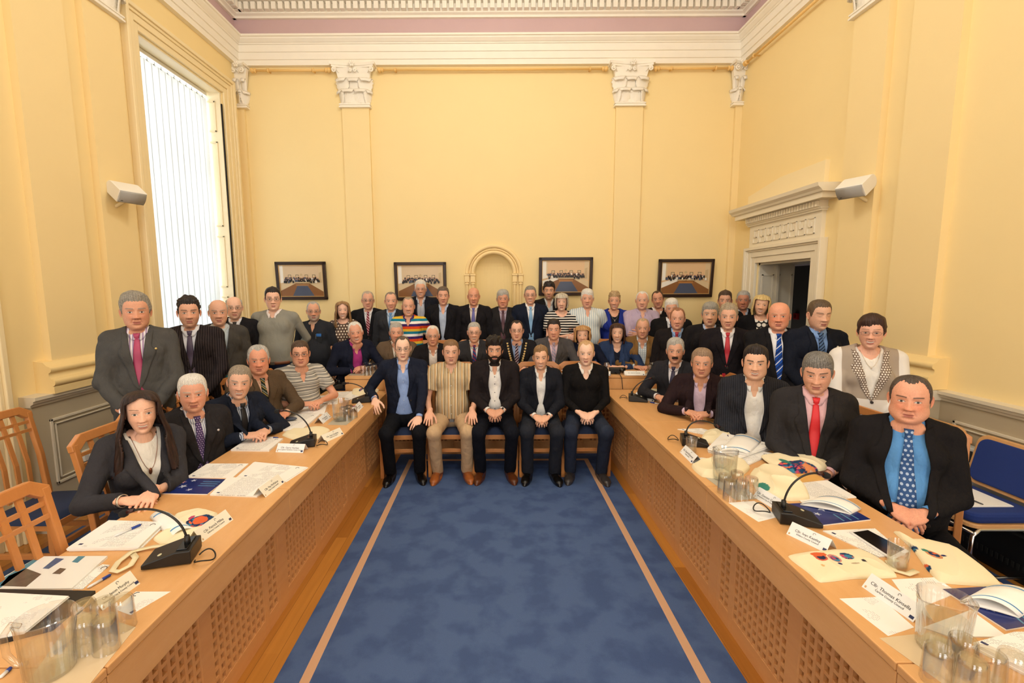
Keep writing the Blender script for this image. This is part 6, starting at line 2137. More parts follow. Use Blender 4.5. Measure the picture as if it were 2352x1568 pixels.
jug((2160, 1492), 'ribbed water jug in the near right corner', 10, .62)
jug((1663, 1100), 'ribbed water jug behind five tumblers, right desk', 100, .6)
jug((783, 965), 'ribbed water jug on the far part of the left desk', 190, .3)
gx = 'upturned tumblers by the near left jug'
for p in ((200, 1452), (243, 1447), (285, 1440), (203, 1492), (246, 1492)): tumbler(p, 'upturned clear tumbler beside the near left jug', gx)
for p in ((1663, 1132), (1691, 1125), (1676, 1147), (1703, 1146), (1724, 1140)): tumbler(p, 'upturned clear tumbler on the grey mat, right desk', 'upturned tumblers on the right desk mat')
for p in ((2148, 1565), (2205, 1540), (2225, 1595), (2268, 1578), (2318, 1580)): tumbler(p, 'upturned clear tumbler beside the near right jug', 'upturned tumblers by the near right jug')
for p in ((835, 860), (843, 862), (852, 861), (860, 859), (840, 853), (850, 853)): tumbler(p, 'upturned tumbler on the left end of the top table', 'upturned tumblers on the top table', TT)
for p in ((1493, 859), (1500, 861), (1507, 859), (1498, 853), (1506, 852)): tumbler(p, 'upturned tumbler at the right end of the top table', 'upturned tumblers right end of top table', TT)
for p in ((790, 962), (803, 958), (798, 966), (812, 960)): tumbler(p, 'upturned tumbler beside the far left jug', 'upturned tumblers by the far left jug')
tumbler((1587, 1040), 'tumbler of water behind the white name card, right desk', None, up=True, water=True)
tumbler((2060, 1303), 'tumbler of water beside the tablet', None, up=True, water=True)
tumbler((1393, 852), 'small tumbler on the papers of the top table', None, TT, up=True, sc=.9)

# --- cotton bags
CLOTH = vcol_mat('printed cotton', .9, bumps=.35, nscale=240, spec=.2)
def cotton_bag(px, label, hgt, prints=(), seed=0, z=TZ, strap=None):
    P = [at_z(x, y, z) for x, y in px]; c = sum(P, Vector()) / len(P)
    root = empty('cotton_bag', tuple(c), 0, label, 'bag')
    rs = np.random.RandomState(seed)
    pal_ = [BLU, BLU, BLU, BLU, BLU, '#3c7fa0', ORA, PNK, '#162c4c']
    m_, n_ = 48, 150
    # resample the outline smoothly
    Q = [p - c for p in P]; per = []
    for i in range(n_):
        t = i / n_ * len(Q); k = int(t); f = t - k
        p0, p1, p2, p3 = Q[k - 1], Q[k % len(Q)], Q[(k + 1) % len(Q)], Q[(k + 2) % len(Q)]
        q = .5 * ((2 * p1) + (-p0 + p2) * f + (2 * p0 - 5 * p1 + 4 * p2 - p3) * f * f + (-p0 + 3 * p1 - 3 * p2 + p3) * f ** 3)
        q = q * .5 + (p1.lerp(p2, f)) * .5
        per.append(q)
    fo_ = Folds(seed + 3, 30, 5, 0.1)
    V = []; col = []
    base = np.array(lin('#efe3c2'))
    for j in range(m_ + 1):
        r_ = 1 - j / m_
        for i in range(n_):
            p = per[i] * (1.0 if j else 1.0) * r_
            e = (1 - r_ ** 4)
            w_ = float(fo_(np.array([[p.x, p.y, 0]], dtype=np.float32))[0])
            zz = hgt * (e ** .5) * (.85 + .30 * w_) + .0
            V.append((p.x, p.y, max(.0005, zz)))
            cc = base * (1 - .02 * rs.rand())
            W = Vector((p.x, p.y, 0)) + c
            for (ex, ey, rx, ry, cl) in prints:
                q = at_z(ex, ey, z + hgt)
                sx = (at_z(ex + rx, ey, z + hgt) - q).length; sy = (at_z(ex, ey + ry, z + hgt) - q).length
                if ((W.x - q.x) / sx) ** 2 + ((W.y - q.y) / sy) ** 2 < 1: 
                    pick = pal_[int(abs(math.sin(math.floor(W.x / .013 + .5 * math.sin(W.y * 90)) * 12.9 + math.floor(W.y / .011 + .5 * math.sin(W.x * 80)) * 78.2)) * 43758.5) % 9] if cl == BLU else cl
                    cc = np.array(lin(pick))
            col.append(cc)
    idx = np.arange((m_ + 1) * n_).reshape(m_ + 1, n_)
    F_ = np.stack([idx[:-1], np.roll(idx[:-1], -1, 1), np.roll(idx[1:], -1, 1), idx[1:]], -1).reshape(-1, 4)
    a = sum(per[i].x * per[(i + 1) % n_].y - per[(i + 1) % n_].x * per[i].y for i in range(n_))
    if a < 0: F_ = F_[:, ::-1]
    me = np_mesh('cloth', np.array(V), F_, np.array(col))
    link_mesh('cloth', me, CLOTH, root, True)
    if strap:
        pts = [at_z(x, y, z + dz) - c for x, y, dz in strap]
        q = MB(); wd = .011
        vs = []
        for i, p in enumerate(pts):
            d = (pts[min(i + 1, len(pts) - 1)] - pts[max(0, i - 1)]); d.z = 0; d = d.normalized() if d.length > 0 else Vector((1, 0, 0)); s_ = Vector((-d.y, d.x, 0)) * wd
            vs += [p - s_, p + s_]
        q.add(vs, [(2 * i, 2 * i + 1, 2 * i + 3, 2 * i + 2) for i in range(len(pts) - 1)])
        q.build('strap', mat('cotton strap', '#e9dcb8', .9), root, smooth=True, solid=.003)
    return root
ORA, TEA, BLU, PNK, WHT = '#d8653c', '#3c8273', '#1f3f66', '#b8476a', '#8fb0c4'
cotton_bag([(352, 1240), (400, 1262), (455, 1240), (490, 1215), (500, 1180), (455, 1170), (405, 1182), (385, 1215)], 'cream cotton bag with a bright print behind the near left name card', .028, [(465, 1193, 33, 12, BLU), (460, 1192, 14, 7, ORA), (482, 1200, 9, 4, '#3c7fa0'), (440, 1186, 5, 4, PNK)], 1, TZ,
           [(400, 1250, .02), (350, 1255, .012), (320, 1262, .008), (300, 1268, .014), (272, 1290, .012), (258, 1310, .006), (272, 1312, .010), (300, 1298, .014), (312, 1280, .010), (300, 1266, .006)])
cotton_bag([(648, 1000), (690, 1014), (730, 1008), (758, 988), (740, 980), (700, 984), (668, 985)], 'plain cream cotton bag folded beside the middle left microphone', .022, (), 2)
cotton_bag([(808, 905), (840, 912), (868, 900), (872, 885), (845, 880), (815, 888)], 'cream cotton bag by the end of the top table, left', .030, [(830, 893, 4, 3, BLU), (848, 888, 4, 2, PNK)], 3)
cotton_bag([(1610, 1012), (1648, 1022), (1688, 1015), (1692, 990), (1650, 985), (1620, 992)], 'cream cotton bag showing a dark print under the document heap', .032, [(1676, 1006, 12, 9, BLU), (1684, 1008, 4, 3, '#3c7fa0')], 4)
cotton_bag([(1588, 1070), (1612, 1095), (1660, 1100), (1705, 1092), (1723, 1075), (1700, 1055), (1640, 1052)], 'plump cream cotton bag behind the mid right jug', .045, [(1612, 1080, 3, 5, '#8c5a48')], 5)
cotton_bag([(1748, 1048), (1775, 1070), (1830, 1088), (1895, 1080), (1903, 1065), (1860, 1045), (1800, 1045)], 'cream cotton bag with blue and orange print on the brown envelope', .040, [(1835, 1068, 45, 12, BLU), (1803, 1055, 8, 6, TEA), (1845, 1078, 16, 5, ORA), (1860, 1068, 12, 5, '#d88a5a'), (1876, 1076, 7, 6, '#c9b8a8'), (1820, 1072, 9, 3, '#3c7fa0')], 6, TZ + .016)
cotton_bag([(1722, 1092), (1740, 1130), (1790, 1150), (1860, 1148), (1840, 1110), (1800, 1082), (1750, 1075)], 'crumpled cream cotton bag behind the name card, right desk', .060, [(1742, 1115, 14, 8, BLU), (1755, 1105, 9, 7, TEA)], 7)
cotton_bag([(1810, 1278), (1855, 1315), (1885, 1338), (1960, 1330), (2060, 1326), (2030, 1290), (1975, 1262), (1870, 1268)], 'flat cream cotton bag with round badges print, near right desk', .022, [(1885, 1278, 14, 7, '#c9604a'), (1887, 1279, 9, 4, '#2a3350'), (1917, 1280, 13, 7, '#c98a80'), (1918, 1281, 9, 5, BLU), (1945, 1275, 14, 6, BLU), (1948, 1276, 8, 3, '#3c7fa0'), (1880, 1272, 18, 4, ORA), (1930, 1292, 5, 2, '#2a3566'), (1890, 1295, 4, 2, '#d8b37c'), (1965, 1291, 10, 1.5, '#b7a68a'), (1985, 1287, 5, 2.5, '#33333a')], 8)
cotton_bag([(2052, 1222), (2095, 1262), (2130, 1310), (2160, 1338), (2230, 1345), (2302, 1348), (2262, 1306), (2200, 1262), (2130, 1240), (2085, 1238)], 'cream cotton bag with badges print beyond the glass of water', .028, [(2095, 1248, 10, 5, BLU), (2145, 1268, 12, 8, '#c98a60'), (2146, 1268, 8, 5, BLU), (2125, 1258, 6, 3, TEA), (2115, 1288, 16, 9, BLU), (2108, 1282, 9, 6, ORA), (2168, 1272, 5, 2, '#2a3566')], 9, TZ,
           [(2060, 1285, .008), (2040, 1290, .006), (2055, 1310, .006), (2085, 1318, .008), (2105, 1310, .012)])
# ------------------------------------------------------------------ the group
def two_tone():
    m, nt, b = newmat('grey waistcoat front with white linen sleeves')
    v, x, y, z = coords(nt)
    k = mathn(nt, 'MULTIPLY', mathn(nt, 'LESS_THAN', mathn(nt, 'ABSOLUTE', x), .168), mathn(nt, 'GREATER_THAN', z, .175))
    nt.links.new(mixc(nt, k, lin('#e6e2de'), lin('#a89a8c')), b.inputs['Base Color']); b.inputs['Roughness'].default_value = .9
    return m
def shirt_buttons(info, zs, col='#d8d4cc', dx=0.0):
    m = mat('shirt button ' + col, col, .4)
    fn = info['shirt_raw']
    for z in zs:
        p = project(fn, np.array([dx], dtype=np.float32), np.array([z], dtype=np.float32))[0]
        MB().ball((p[0], p[1] - .001, p[2]), .0048, 5, sc=(1, .5, 1)).build('shirt_button', m, info['so'], smooth=True)
def ex_buttons(*zs, col='#d8d4cc'): return lambda i: shirt_buttons(i, zs, col)
def chain(info):
    G = mat('gold chain of office', '#f0d898', .3, metal=.25); q = MB()
    fn = info['jraw']
    for sg in (-1, 1):
        for i in range(15):
            t = i / 14; x = sg * (.108 * (1 - t) ** .8 + .004); z = .50 - .36 * t
            p = project(fn, np.array([x], dtype=np.float32), np.array([z], dtype=np.float32))[0]
            q.box((p[0] - .011, p[1] - .016, p[2] - .008), (p[0] + .011, p[1] - .009, p[2] + .008))
            q.ball((p[0], p[1] - .012, p[2] - .012), .004, 4)
    q.build('chain_of_office', G, info['root'], smooth=False, mtx=info['MT'], bevel=.002)
    q = MB(); p = project(fn, np.array([0.], dtype=np.float32), np.array([.11], dtype=np.float32))[0]
    q.ball((p[0], p[1] - .014, p[2]), .022, 8, sc=(.8, .25, 1.2)); q.ball((p[0], p[1] - .014, p[2] + .034), .010, 6, sc=(1, .4, 1))
    q.build('pendant', G, info['root'], smooth=True, mtx=info['MT'])
def necklace(col, z=.40, big=.006):
    def f(info):
        G = mat('necklace ' + col, col, .3, metal=.8); q = MB(); pts = []
        for i in range(17):
            t = i / 16 * 2 - 1; x = t * .062; zz = z + (abs(t) ** 1.8) * (.52 - z)
            p = project(info['torso'], np.array([x], dtype=np.float32), np.array([zz], dtype=np.float32))[0]
            pts.append((p[0], p[1] - .004, p[2]))
        q.tube(pts, .0013, 5); q.ball((pts[8][0], pts[8][1] - .003, pts[8][2] - .008), big, 5, sc=(1, .5, 2.2 if big > .007 else 1))
        q.build('necklace', G, info['root'], smooth=True, mtx=info['MT'])
    return f
def pocket(info):
    p = project(info['shirt_raw'], np.array([.085], dtype=np.float32), np.array([.35], dtype=np.float32))[0]
    MB().box((p[0] - .035, p[1] - .016, p[2] - .075), (p[0] + .035, p[1] - .004, p[2] + .015)).build('pocket', mat('dark pocket', '#1f2126', .9), info['so'], bevel=.003)
    MB().box((p[0] - .028, p[1] - .018, p[2] + .0), (p[0] + .030, p[1] - .008, p[2] + .035)).build('blue_card', mat('blue notebook', '#2a6bb8', .5), info['so'], bevel=.002)
    MB().tube([(p[0] - .034, p[1] - .014, p[2] - .03), (p[0] - .034, p[1] - .014, p[2] + .028)], .0035, 6).build('pen', mat('silver pen', '#b9bcc0', .3, metal=.7), info['so'])
def earrings(info):
    for sg in (-1, 1):
        MB().ball((sg * .082, .002, -.045), .006, 5).ball((sg * .082, .002, -.057), .005, 5).build('earring', mat('silver earring', '#c9c9cc', .2, metal=.9), info['root'], smooth=True, mtx=info['MT'] @ info['MH'])
def bracelet(sg, col='#d9d2c4'):
    def f(info):
        S_, E_, W_ = info['arm'][sg]; u = (W_ - E_) / np.linalg.norm(W_ - E_); c = W_ - u * .004
        q = MB(); q.tube([c - u * .006, c + u * .006], .031, 16, cap=False); q.build('bracelet', mat('bracelet ' + col, col, .3, metal=.7), info['root'], smooth=True, mtx=info['MT'], solid=.003)
    return f
def belt(col, z=-.012):
    def f(info):
        q = MB()
        fn = lambda P: info['torso'](P, .006)
        X = np.linspace(-.15, .15, 25)[None] + np.zeros((3, 1)); Z = np.array([[z - .016], [z], [z + .016]]) + 0 * X
        pv, pf = patch(fn, X, Z, .006, .006)
        link_mesh('belt', np_mesh('belt', pv, pf), mat('belt ' + col, col, .5), info['root'], True, info['MT'])
        p = project(fn, np.array([0.], dtype=np.float32), np.array([z], dtype=np.float32))[0]
        MB().box((-.02, p[1] - .015, z - .015), (.02, p[1] - .009, z + .015)).build('buckle', mat('buckle', '#b8b0a0', .3, metal=.9), info['root'], mtx=info['MT'])
    return f
def many(*fs):
    def f(i):
        for g in fs: g(i)
    return f
def seated(px, py, D, label, cdeg, clabel, cdx=0.0, cdy=0.0, **k):
    fl = k.get('floor', 0.0)
    k.setdefault('seat', .46)
    i = person(px, py, D, label, **k)
    r = i['root'].location
    a = R(cdeg)
    chair(r.x + cdx, r.y + cdy, cdeg, clabel, fl)
    return i

SK1, SK2, SK3, SK4, SK5 = '#dba890', '#d29c84', '#cb9078', '#e0b29c', '#d7a084'
GREY = dict(hair='#8f8c88', hair2='#c4c1bb', age=.8, brow='#7d7771')
WHITE = dict(hair='#c6c2bc', hair2='#ebe8e3', age=.8, brow='#b0aaa2')
BROWN = dict(hair='#3f2f25', hair2='#5e4a3a', age=.4)
DARKH = dict(hair='#1c1614', hair2='#33292a', age=.3)
FLOR = stripes_mat('white shirt with fine blue lines', [(0, '#e9eaf0'), (.6, '#8d93b0')], 0, .011)
PINKL = stripes_mat('white shirt with lilac lines', [(0, '#ede8ee'), (.55, '#a890b4')], 0, .018)
BLUSTR = stripes_mat('grey blue striped shirt', [(0, '#b9c2d2'), (.6, '#4d5873')], 0, .012)
PIN = stripes_mat('dark pinstripe cloth', [(0, '#211b1d'), (.86, '#4b4142')], 0, .016)
PINB = stripes_mat('charcoal pinstripe cloth', [(0, '#23242b'), (.88, '#3c3e48')], 0, .014)
BROWNJ = mat('brown herringbone cloth', '#574737', .9, .22, 160, .4, spec=.12, wrinkle=.5)
TWEED = mat('tan tweed cloth', '#7d5d36', .9, .2, 220, .4, spec=.12, wrinkle=.5)
TANJ = mat('taupe jacket cloth', '#665544', .9, .15, 220, .3, spec=.12, wrinkle=.5)
NAVY, BLACK, CHAR, GREYS = '#1d2232', '#1e1c1f', '#2b2a2e', '#55565a'

# -- front row, on chairs before the top table
FR = dict(floor=0, legs=-.26, knee_w=.20, hands=None)
seated(925, 800, 4.50, 'seated man with glasses, navy jacket, open light blue shirt, hand on the desk corner', 4, 'wooden chair under the man in the light blue shirt, front row left end', lean=4, body=8,
       jacket=NAVY, shirt='#8fa9dd', trousers='#15161b', dropped=.036, vz=.20, wide=1.05, fat=.15, glasses='#4a4a4a', shoes='#0d0c0c', seed=1,
       hd=dict(BROWN, line='recede', top=.005, side=.005, skin=SK4, smile=.2, hair='#54483f'), extra=ex_buttons(.33, .24, .15, .06, col='#b9c6e6'), legs=-.24, knee_w=.15,
       arms={-1: ((-.27, -.20, .79), (.15, -.75, -.65), (-.35, -.5, .8)), 1: ((.15, -.36, .635), (-.30, -.75, -.55), (.1, -.5, .85)), 'pose': 'relax'})
seated(1036, 808, 4.52, 'seated man in brown and cream striped short sleeved shirt, beige trousers', 0, 'wooden chair under the man in the striped shirt and beige trousers', lean=3, body=3,
       shirt=stripes_mat('brown striped shirt', [(0, '#cdb68f'), (.14, '#8d7450'), (.22, '#d9c8a8'), (.38, '#6f6a60'), (.46, '#d2b48a'), (.62, '#b98d55'), (.70, '#ddd0b4'), (.86, '#7d6a4f')], 0, .066), sleeve='short', trousers='#c2a583', shoes='#a8602f', arms='knees', fat=.45, wide=1.03, vopen=.03, seed=2,
       hd=dict(BROWN, line='short', hair='#6d4f35', hair2='#8d6c4c', top=.010, side=.006, skin=SK2, smile=.4, ruddy=.9, w=1.03), extra=many(belt('#5e3a20'), ex_buttons(.33, .24, .15, .06)), knee_w=.155, legs=-.22)
seated(1136, 804, 4.50, 'seated man with dark curly hair and full beard, black jacket, white shirt', 0, 'wooden chair under the bearded man, middle of the front row', lean=4, body=0,
       jacket='#231e20', shirt='#eae8e6', trousers='#14161f', shoes='#5e3219', arms='lap', dropped=.042, vz=.20, wide=1.08, fat=.3, seed=3, knee_w=.155, legs=-.22,
       hd=dict(hair='#15100e', hair2='#2a201c', line='low', curl=.009, top=.034, side=.018, freq=150, beard='#1d1412', skin='#c98e72', smile=.1, brow='#15100e', browt=1.3, age=.3), extra=ex_buttons(.40, .33, .25, .17, .09, col='#3a3a40'))
seated(1242, 821, 4.50, 'seated young man with short fair brown hair, dark suit and open white shirt', 0, 'wooden chair under the young man in the dark suit', lean=4, body=-3,
       jacket='#1d1f27', shirt='#ebebeb', trousers='#262932', shoes='#0e0d0d', arms='lap', dropped=.022, vz=.20, wide=.94, fat=.05, s=.97, seed=4, knee_w=.14, legs=-.26,
       hd=dict(hair='#7a5c3f', hair2='#9a7a55', line='short', top=.014, side=.006, quiff=.010, skin=SK5, smile=.6, age=.1, part=1, w=.97), extra=ex_buttons(.30, .20, .10))
seated(1346, 811, 4.50, 'seated fair haired man in black V neck jumper over a white collar, dark jeans', 0, 'wooden chair under the man in the black jumper, front row right end', lean=5, body=-6,
       shirt='#141213', neckline=(.050, .40), cut='jumper', collar=mat('white collar', '#e8e4de', .8), trousers='#2a3142', shoes='#3a3636', arms='lap', wide=1.02, fat=.15, seed=5, knee_w=.16, legs=-.26,
       hd=dict(hair='#b08a62', hair2='#d0ac80', line='recede', top=.010, side=.010, curl=.003, skin=SK4, smile=.3, ruddy=.8, brow='#b3906c'))

# -- along the left desk
L1A = {'world': True, -1: (tuple(at_z(283, 1150, .79)), (.80, -.58, -.12), (.1, -.3, .9)), 1: (tuple(at_z(352, 1128, .80)), (-.55, -.75, -.2), (.1, -.3, .9)), 'pose': 'relax'}
seated(325, 944, 2.52, 'seated woman with long dark brown hair, grey jacket and white top, near left', 90, 'wooden slat chair holding the woman with long dark hair', cdx=.05, cdy=.05, lean=5, body=52, female=True,
       jacket=mat('grey wool jacket', '#38373c', .9, .12, 220, .3, spec=.12, wrinkle=.55), shirt='#e9e6df', neckline=(.070, .475), collar=False, cuffs=False, arms=L1A, vz=.16, vw=.085, wide=.92, fat=.10, seed=6, trousers='#222b40',
       hd=dict(style='long', length=.34, hair='#1e1210', hair2='#38221c', vol=.012, flare=.16, face=.92, hl=.082, wave=.002, skin='#dba48c', smile=.62, age=.1, lip='#b0625c', iris='#3c4a4c', eye=.0062), extra=many(earrings, necklace('#8d5a44', .33, .009), bracelet(-1)))
seated(443, 903, 2.98, 'seated white haired man, charcoal suit and purple dotted tie, left desk', 90, 'wooden slat chair behind the man in the purple dotted tie', cdx=-.03, lean=5, body=50,
       jacket='#2a282b', shirt=FLOR, tie=dots_mat('purple dotted tie', '#4a3868', '#cdbfe0', .014, .2), arms='side', wide=1.02, fat=.3, seed=7, pin='#d8d8e0', hd=dict(WHITE, line='short', top=.016, side=.010, skin='#d38f78', ruddy=1, w=1.05, jaw=1.05))
seated(550, 878, 3.36, 'seated grey haired man leaning in, navy suit, striped shirt and black tie', 90, 'wooden slat chair behind the man in the black tie', cdx=-.05, lean=12, body=55, tilt=6,
       jacket='#1d2230', shirt=BLUSTR, tie='#17171c', arms='table', hands=.78, wide=1.0, fat=.25, seed=8, hd=dict(GREY, line='short', top=.014, side=.008, skin=SK2, hair='#75695c', hair2='#a89a88', smile=.6, ruddy=.9))
seated(594, 827, 3.85, 'seated heavy man with swept grey hair, brown jacket and striped tie', 90, 'wooden slat chair behind the man in the brown jacket', cdx=-.05, lean=5, body=50,
       jacket=BROWNJ, shirt='#dcb59e', tie=stripes_mat('dark green and gold striped tie', [(0, '#26302c'), (.45, '#b8a05c'), (.6, '#26302c'), (.8, '#8a8f88')], 2, .05, skew=1.0), arms='table', hands=.79, wide=1.08, fat=.7, seed=9, hd=dict(GREY, line='recede', top=.016, side=.014, skin='#cf8368', ruddy=1.2, jaw=1.12, w=1.05))
seated(690, 812, 4.28, 'seated man with glasses in grey striped polo shirt, elbows on the desk', 90, 'wooden slat chair behind the man in the striped polo', cdx=-.05, lean=8, body=42,
       shirt=stripes_mat('grey striped polo', [(0, '#8f8d88'), (.22, '#e0dbd0'), (.30, '#5c5a58'), (.36, '#a19e98'), (.62, '#ddd8ce'), (.68, '#7d7b78'), (.84, '#c9c3b8')], 2, .085), sleeve='short', arms='table', hands=.79, wide=1.08, fat=.75, vopen=-.02, seed=10, glasses='#2a2a2c', hd=dict(BROWN, line='short', top=.010, side=.006, skin='#cf8d72', ruddy=1, jaw=1.1, w=1.03, smile=.4))

# -- along the right desk
seated(1551, 806, 4.42, 'seated man with dark moustache and grey hair, charcoal suit and navy tie', -90, 'wooden slat chair behind the man with the moustache', cdx=.05, lean=6, body=-35,
       jacket='#29292f', shirt='#e6e3ea', tie='#2c2a4a', arms='table', hands=.79, wide=1.0, fat=.2, seed=11, hd=dict(GREY, line='short', top=.020, side=.014, part=1, skin=SK3, moustache='#2c2320', smile=.4, ruddy=.9))
seated(1612, 834, 3.92, 'seated older man with swept brown grey hair, dark brown jacket, open lilac shirt, hands clasped', -90, 'wooden slat chair behind the man in the open lilac shirt', cdx=.05, lean=6, body=-28,
       jacket='#2a1d20', shirt='#cdb7cf', arms='table', hands=.79, dropped=.022, vz=.18, wide=1.05, fat=.5, seed=12, hd=dict(GREY, line='short', top=.020, side=.018, hair='#7d6350', hair2='#a08a74', skin='#c98a6e', ruddy=.9, jaw=1.08, w=1.04))
seated(1735, 833, 3.38, 'seated smiling dark haired man in charcoal pinstripe jacket and open white shirt', -90, 'wooden slat chair behind the smiling man in the white shirt', cdx=.05, lean=4, body=-24,
       jacket=PINB, shirt='#f0efee', trousers='#1a1b20', arms='lap', dropped=.040, vz=.18, wide=1.0, fat=.5, seed=13, s=1.03, hd=dict(DARKH, line='short', top=.018, side=.008, quiff=.008, skin=SK5, smile=.85, jaw=1.14, w=1.05, fat=.7, browt=1.2))
seated(1877, 856, 2.86, 'seated grey haired man looking down, dark suit, pink shirt and bright red tie', -90, 'wooden slat chair behind the man in the bright red tie', cdx=.05, lean=5, body=-28, nod=8,
       jacket='#2f2d2f', shirt='#e3b9c0', tie='#d8262f', arms='lap', vz=.10, vw=.065, wide=.97, fat=.35, seed=14, s=1.03, hd=dict(GREY, line='low', top=.016, side=.008, hair='#55524f', hair2='#8d8a86', skin='#cf927a', smile=.4, brow='#3d3632', w=1.03, eye=.004))
seated(2090, 916, 2.36, 'large seated man in black suit, bright blue shirt and blue patterned tie, nearest right', -42, 'wooden chair behind the large man in the blue patterned tie', cdx=.06, lean=3, body=-34,
       jacket='#1d1b1d', shirt='#5b93cf', tie=dots_mat('blue patterned tie', '#2a4f86', '#a9bcd8', .022, .28), trousers='#17161a', arms='lap', dropped=.055, vz=.12, vw=.07, wide=1.0, fat=.9, seed=15, s=1.02, hands=.05, knee_w=.24, buttons=True,
       hd=dict(hair='#3a2f2a', hair2='#5c5049', line='recede', top=.006, side=.007, skin='#d48c72', ruddy=1.3, smile=.05, jaw=1.16, w=1.08, fat=1.0, age=.5))

# -- seated behind the top table
TB = dict(floor=.12, hands=.90)
seated(817, 764, 5.22, 'man in navy blazer and magenta shirt leaning on the left end of the top table', 20, 'wooden chair under the man in the magenta shirt', lean=16, body=34, tilt=-8, **TB,
       jacket='#1b1f30', shirt='#a83a80', arms='cross', dropped=.03, vz=.15, wide=1.05, fat=.4, seed=16, hd=dict(WHITE, line='recede', top=.012, side=.012, skin='#cf8a72', smile=.7, ruddy=1.1, jaw=1.08), trousers='#1b1f30')
seated(910, 764, 5.50, 'seated man in taupe jacket and patterned tie, grey hair, resting on the top table', 0, 'wooden chair under the man in the taupe jacket', lean=8, **TB,
       jacket=TANJ, shirt='#e8e2da', tie=dots_mat('patterned brown tie', '#5a5146', '#c9b998', .02, .3), arms='cross', wide=1.05, fat=.3, seed=17, hd=dict(GREY, line='short', top=.014, side=.010, skin='#cf9078', ruddy=.9, smile=.5))
seated(994, 771, 5.48, 'seated man with glasses and white hair, black jacket, open white striped shirt', 0, 'wooden chair under the man with white hair and open shirt', lean=8, **TB,
       jacket='#1f1d20', shirt='#e9e4e2', arms='table', dropped=.02, vz=.15, fat=.3, seed=18, glasses='#8f8a84', hd=dict(WHITE, line='recede', top=.008, side=.008, skin='#cf8f76', smile=.35))
seated(1089, 763, 5.50, 'seated smiling man with glasses, grey suit, blue and red striped tie', 0, 'wooden chair under the man in the blue and red striped tie', lean=8, **TB,
       jacket='#323236', shirt='#f0eeee', tie=stripes_mat('blue and red striped tie', [(0, '#33447e'), (.7, '#a83a4a')], 2, .05, skew=1.0), arms='table', fat=.2, seed=19, glasses='#3a3a3c', hd=dict(GREY, line='short', top=.008, side=.006, skin='#d9a08a', smile=.9))
seated(1187, 759, 5.46, 'seated man with glasses wearing a gold chain of office over a black suit', 0, 'wooden chair under the man with the gold chain of office', lean=8, **TB,
       jacket='#1f1e22', shirt='#8ea4cc', tie=stripes_mat('maroon striped tie', [(0, '#3c2a38'), (.6, '#b8a8b4')], 2, .035, skew=-1.0), arms='table', wide=1.04, fat=.4, vw=.07, seed=20, glasses='#4a4340', extra=chain, hd=dict(DARKH, line='recede', top=.006, side=.008, hair='#33261f', skin='#d8a08a', smile=.4, jaw=1.05))
seated(1272, 757, 5.46, 'seated dark haired man in mid grey suit, pink shirt and pale tie, hands clasped', 0, 'wooden chair under the man in the mid grey suit', lean=8, **TB,
       jacket='#4b494b', shirt='#e6c9d4', tie=stripes_mat('pale mauve striped tie', [(0, '#b8a2b4'), (.6, '#8d93b4')], 2, .04, skew=1.0), arms='table', wide=1.05, fat=.4, seed=21, hd=dict(DARKH, line='short', top=.018, side=.010, skin='#cf927a', smile=.35, jaw=1.08, ruddy=.8))
seated(1338, 769, 5.50, 'seated woman with wavy honey blonde bob in navy cardigan', 0, 'wooden chair under the woman in the navy cardigan', lean=9, female=True, **TB,
       jacket='#161b2e', shirt='#161b2e', neckline=(.075, .45), collar=False, cuffs=False, nolap=True, buttons=False, vz=.2, vw=.03, arms='cross', wide=.95, fat=.3, seed=22, jcollar='cardigan', hd=dict(style='long', length=.085, hair='#9a6f45', hair2='#c79c6a', vol=.018, fringe=.062, face=.90, hl=.078, wave=.005, wavez=70, skin='#d8a48c', age=.7, lip='#b0625c', eye=.006), extra=bracelet(1))
seated(1418, 764, 5.50, 'seated smiling woman with dark brown bob in slate blue jacket', 0, 'wooden chair under the woman in the slate blue jacket', lean=9, female=True, **TB,
       jacket='#2c3c5e', shirt='#1c2030', neckline=(.06, .42), collar=False, cuffs=False, arms='table', wide=.96, fat=.2, vz=.14, vw=.05, seed=23, hd=dict(style='long', length=.125, hair='#2b1814', hair2='#4a2c22', vol=.013, fringe=.068, face=.90, hl=.078, wave=.003, skin='#d8a48c', smile=.85, age=.5, lip='#a84f50'))
seated(1476, 754, 5.48, 'seated man with short sandy hair, tan tweed jacket and checked shirt', 0, 'wooden chair under the man in the tan tweed jacket', lean=8, **TB,
       jacket=TWEED, shirt=check_mat('blue checked shirt', '#d6dce0', '#7f98b0', '#9ab0c0', .022), arms='table', dropped=.02, vz=.15, wide=1.04, fat=.25, seed=24, hd=dict(hair='#a08468', hair2='#c2a88a', line='recede', top=.005, side=.005, skin='#c98a70', smile=.1, age=.5, brow='#a08468'))

# -- standing on the left
ST = dict(arms='side')
person(312, 716, 3.22, 'standing tall man with wavy grey hair, mid grey suit and pink tie, farthest left', jacket=mat('mid grey suit cloth', '#4c4b4a', .85, .1, 200, .3, spec=.12, wrinkle=.55), shirt=PINKL, tie='#a83a62', arms='front', body=30, wide=.96, fat=.25, s=1.02, seed=30, pin='#c9b070', trousers='#4b4c50', vz=.14, headw=1.03,
       hd=dict(GREY, line='short', top=.024, side=.014, curl=.004, hair='#6f6a62', hair2='#a39c90', skin='#c98568', ruddy=.8, jaw=1.1, w=1.04, smile=.35))
person(434, 718, 3.80, 'standing man with short dark curly hair, black pinstripe suit, dark patterned tie', jacket=PIN, shirt='#dedfe8', tie='#463850', arms='front', body=26, wide=1.0, fat=.15, s=1.02, seed=31, hd=dict(DARKH, line='short', top=.020, side=.006, curl=.007, freq=180, skin='#cf9076', smile=.1, stubble=.25), trousers='#1b181a')
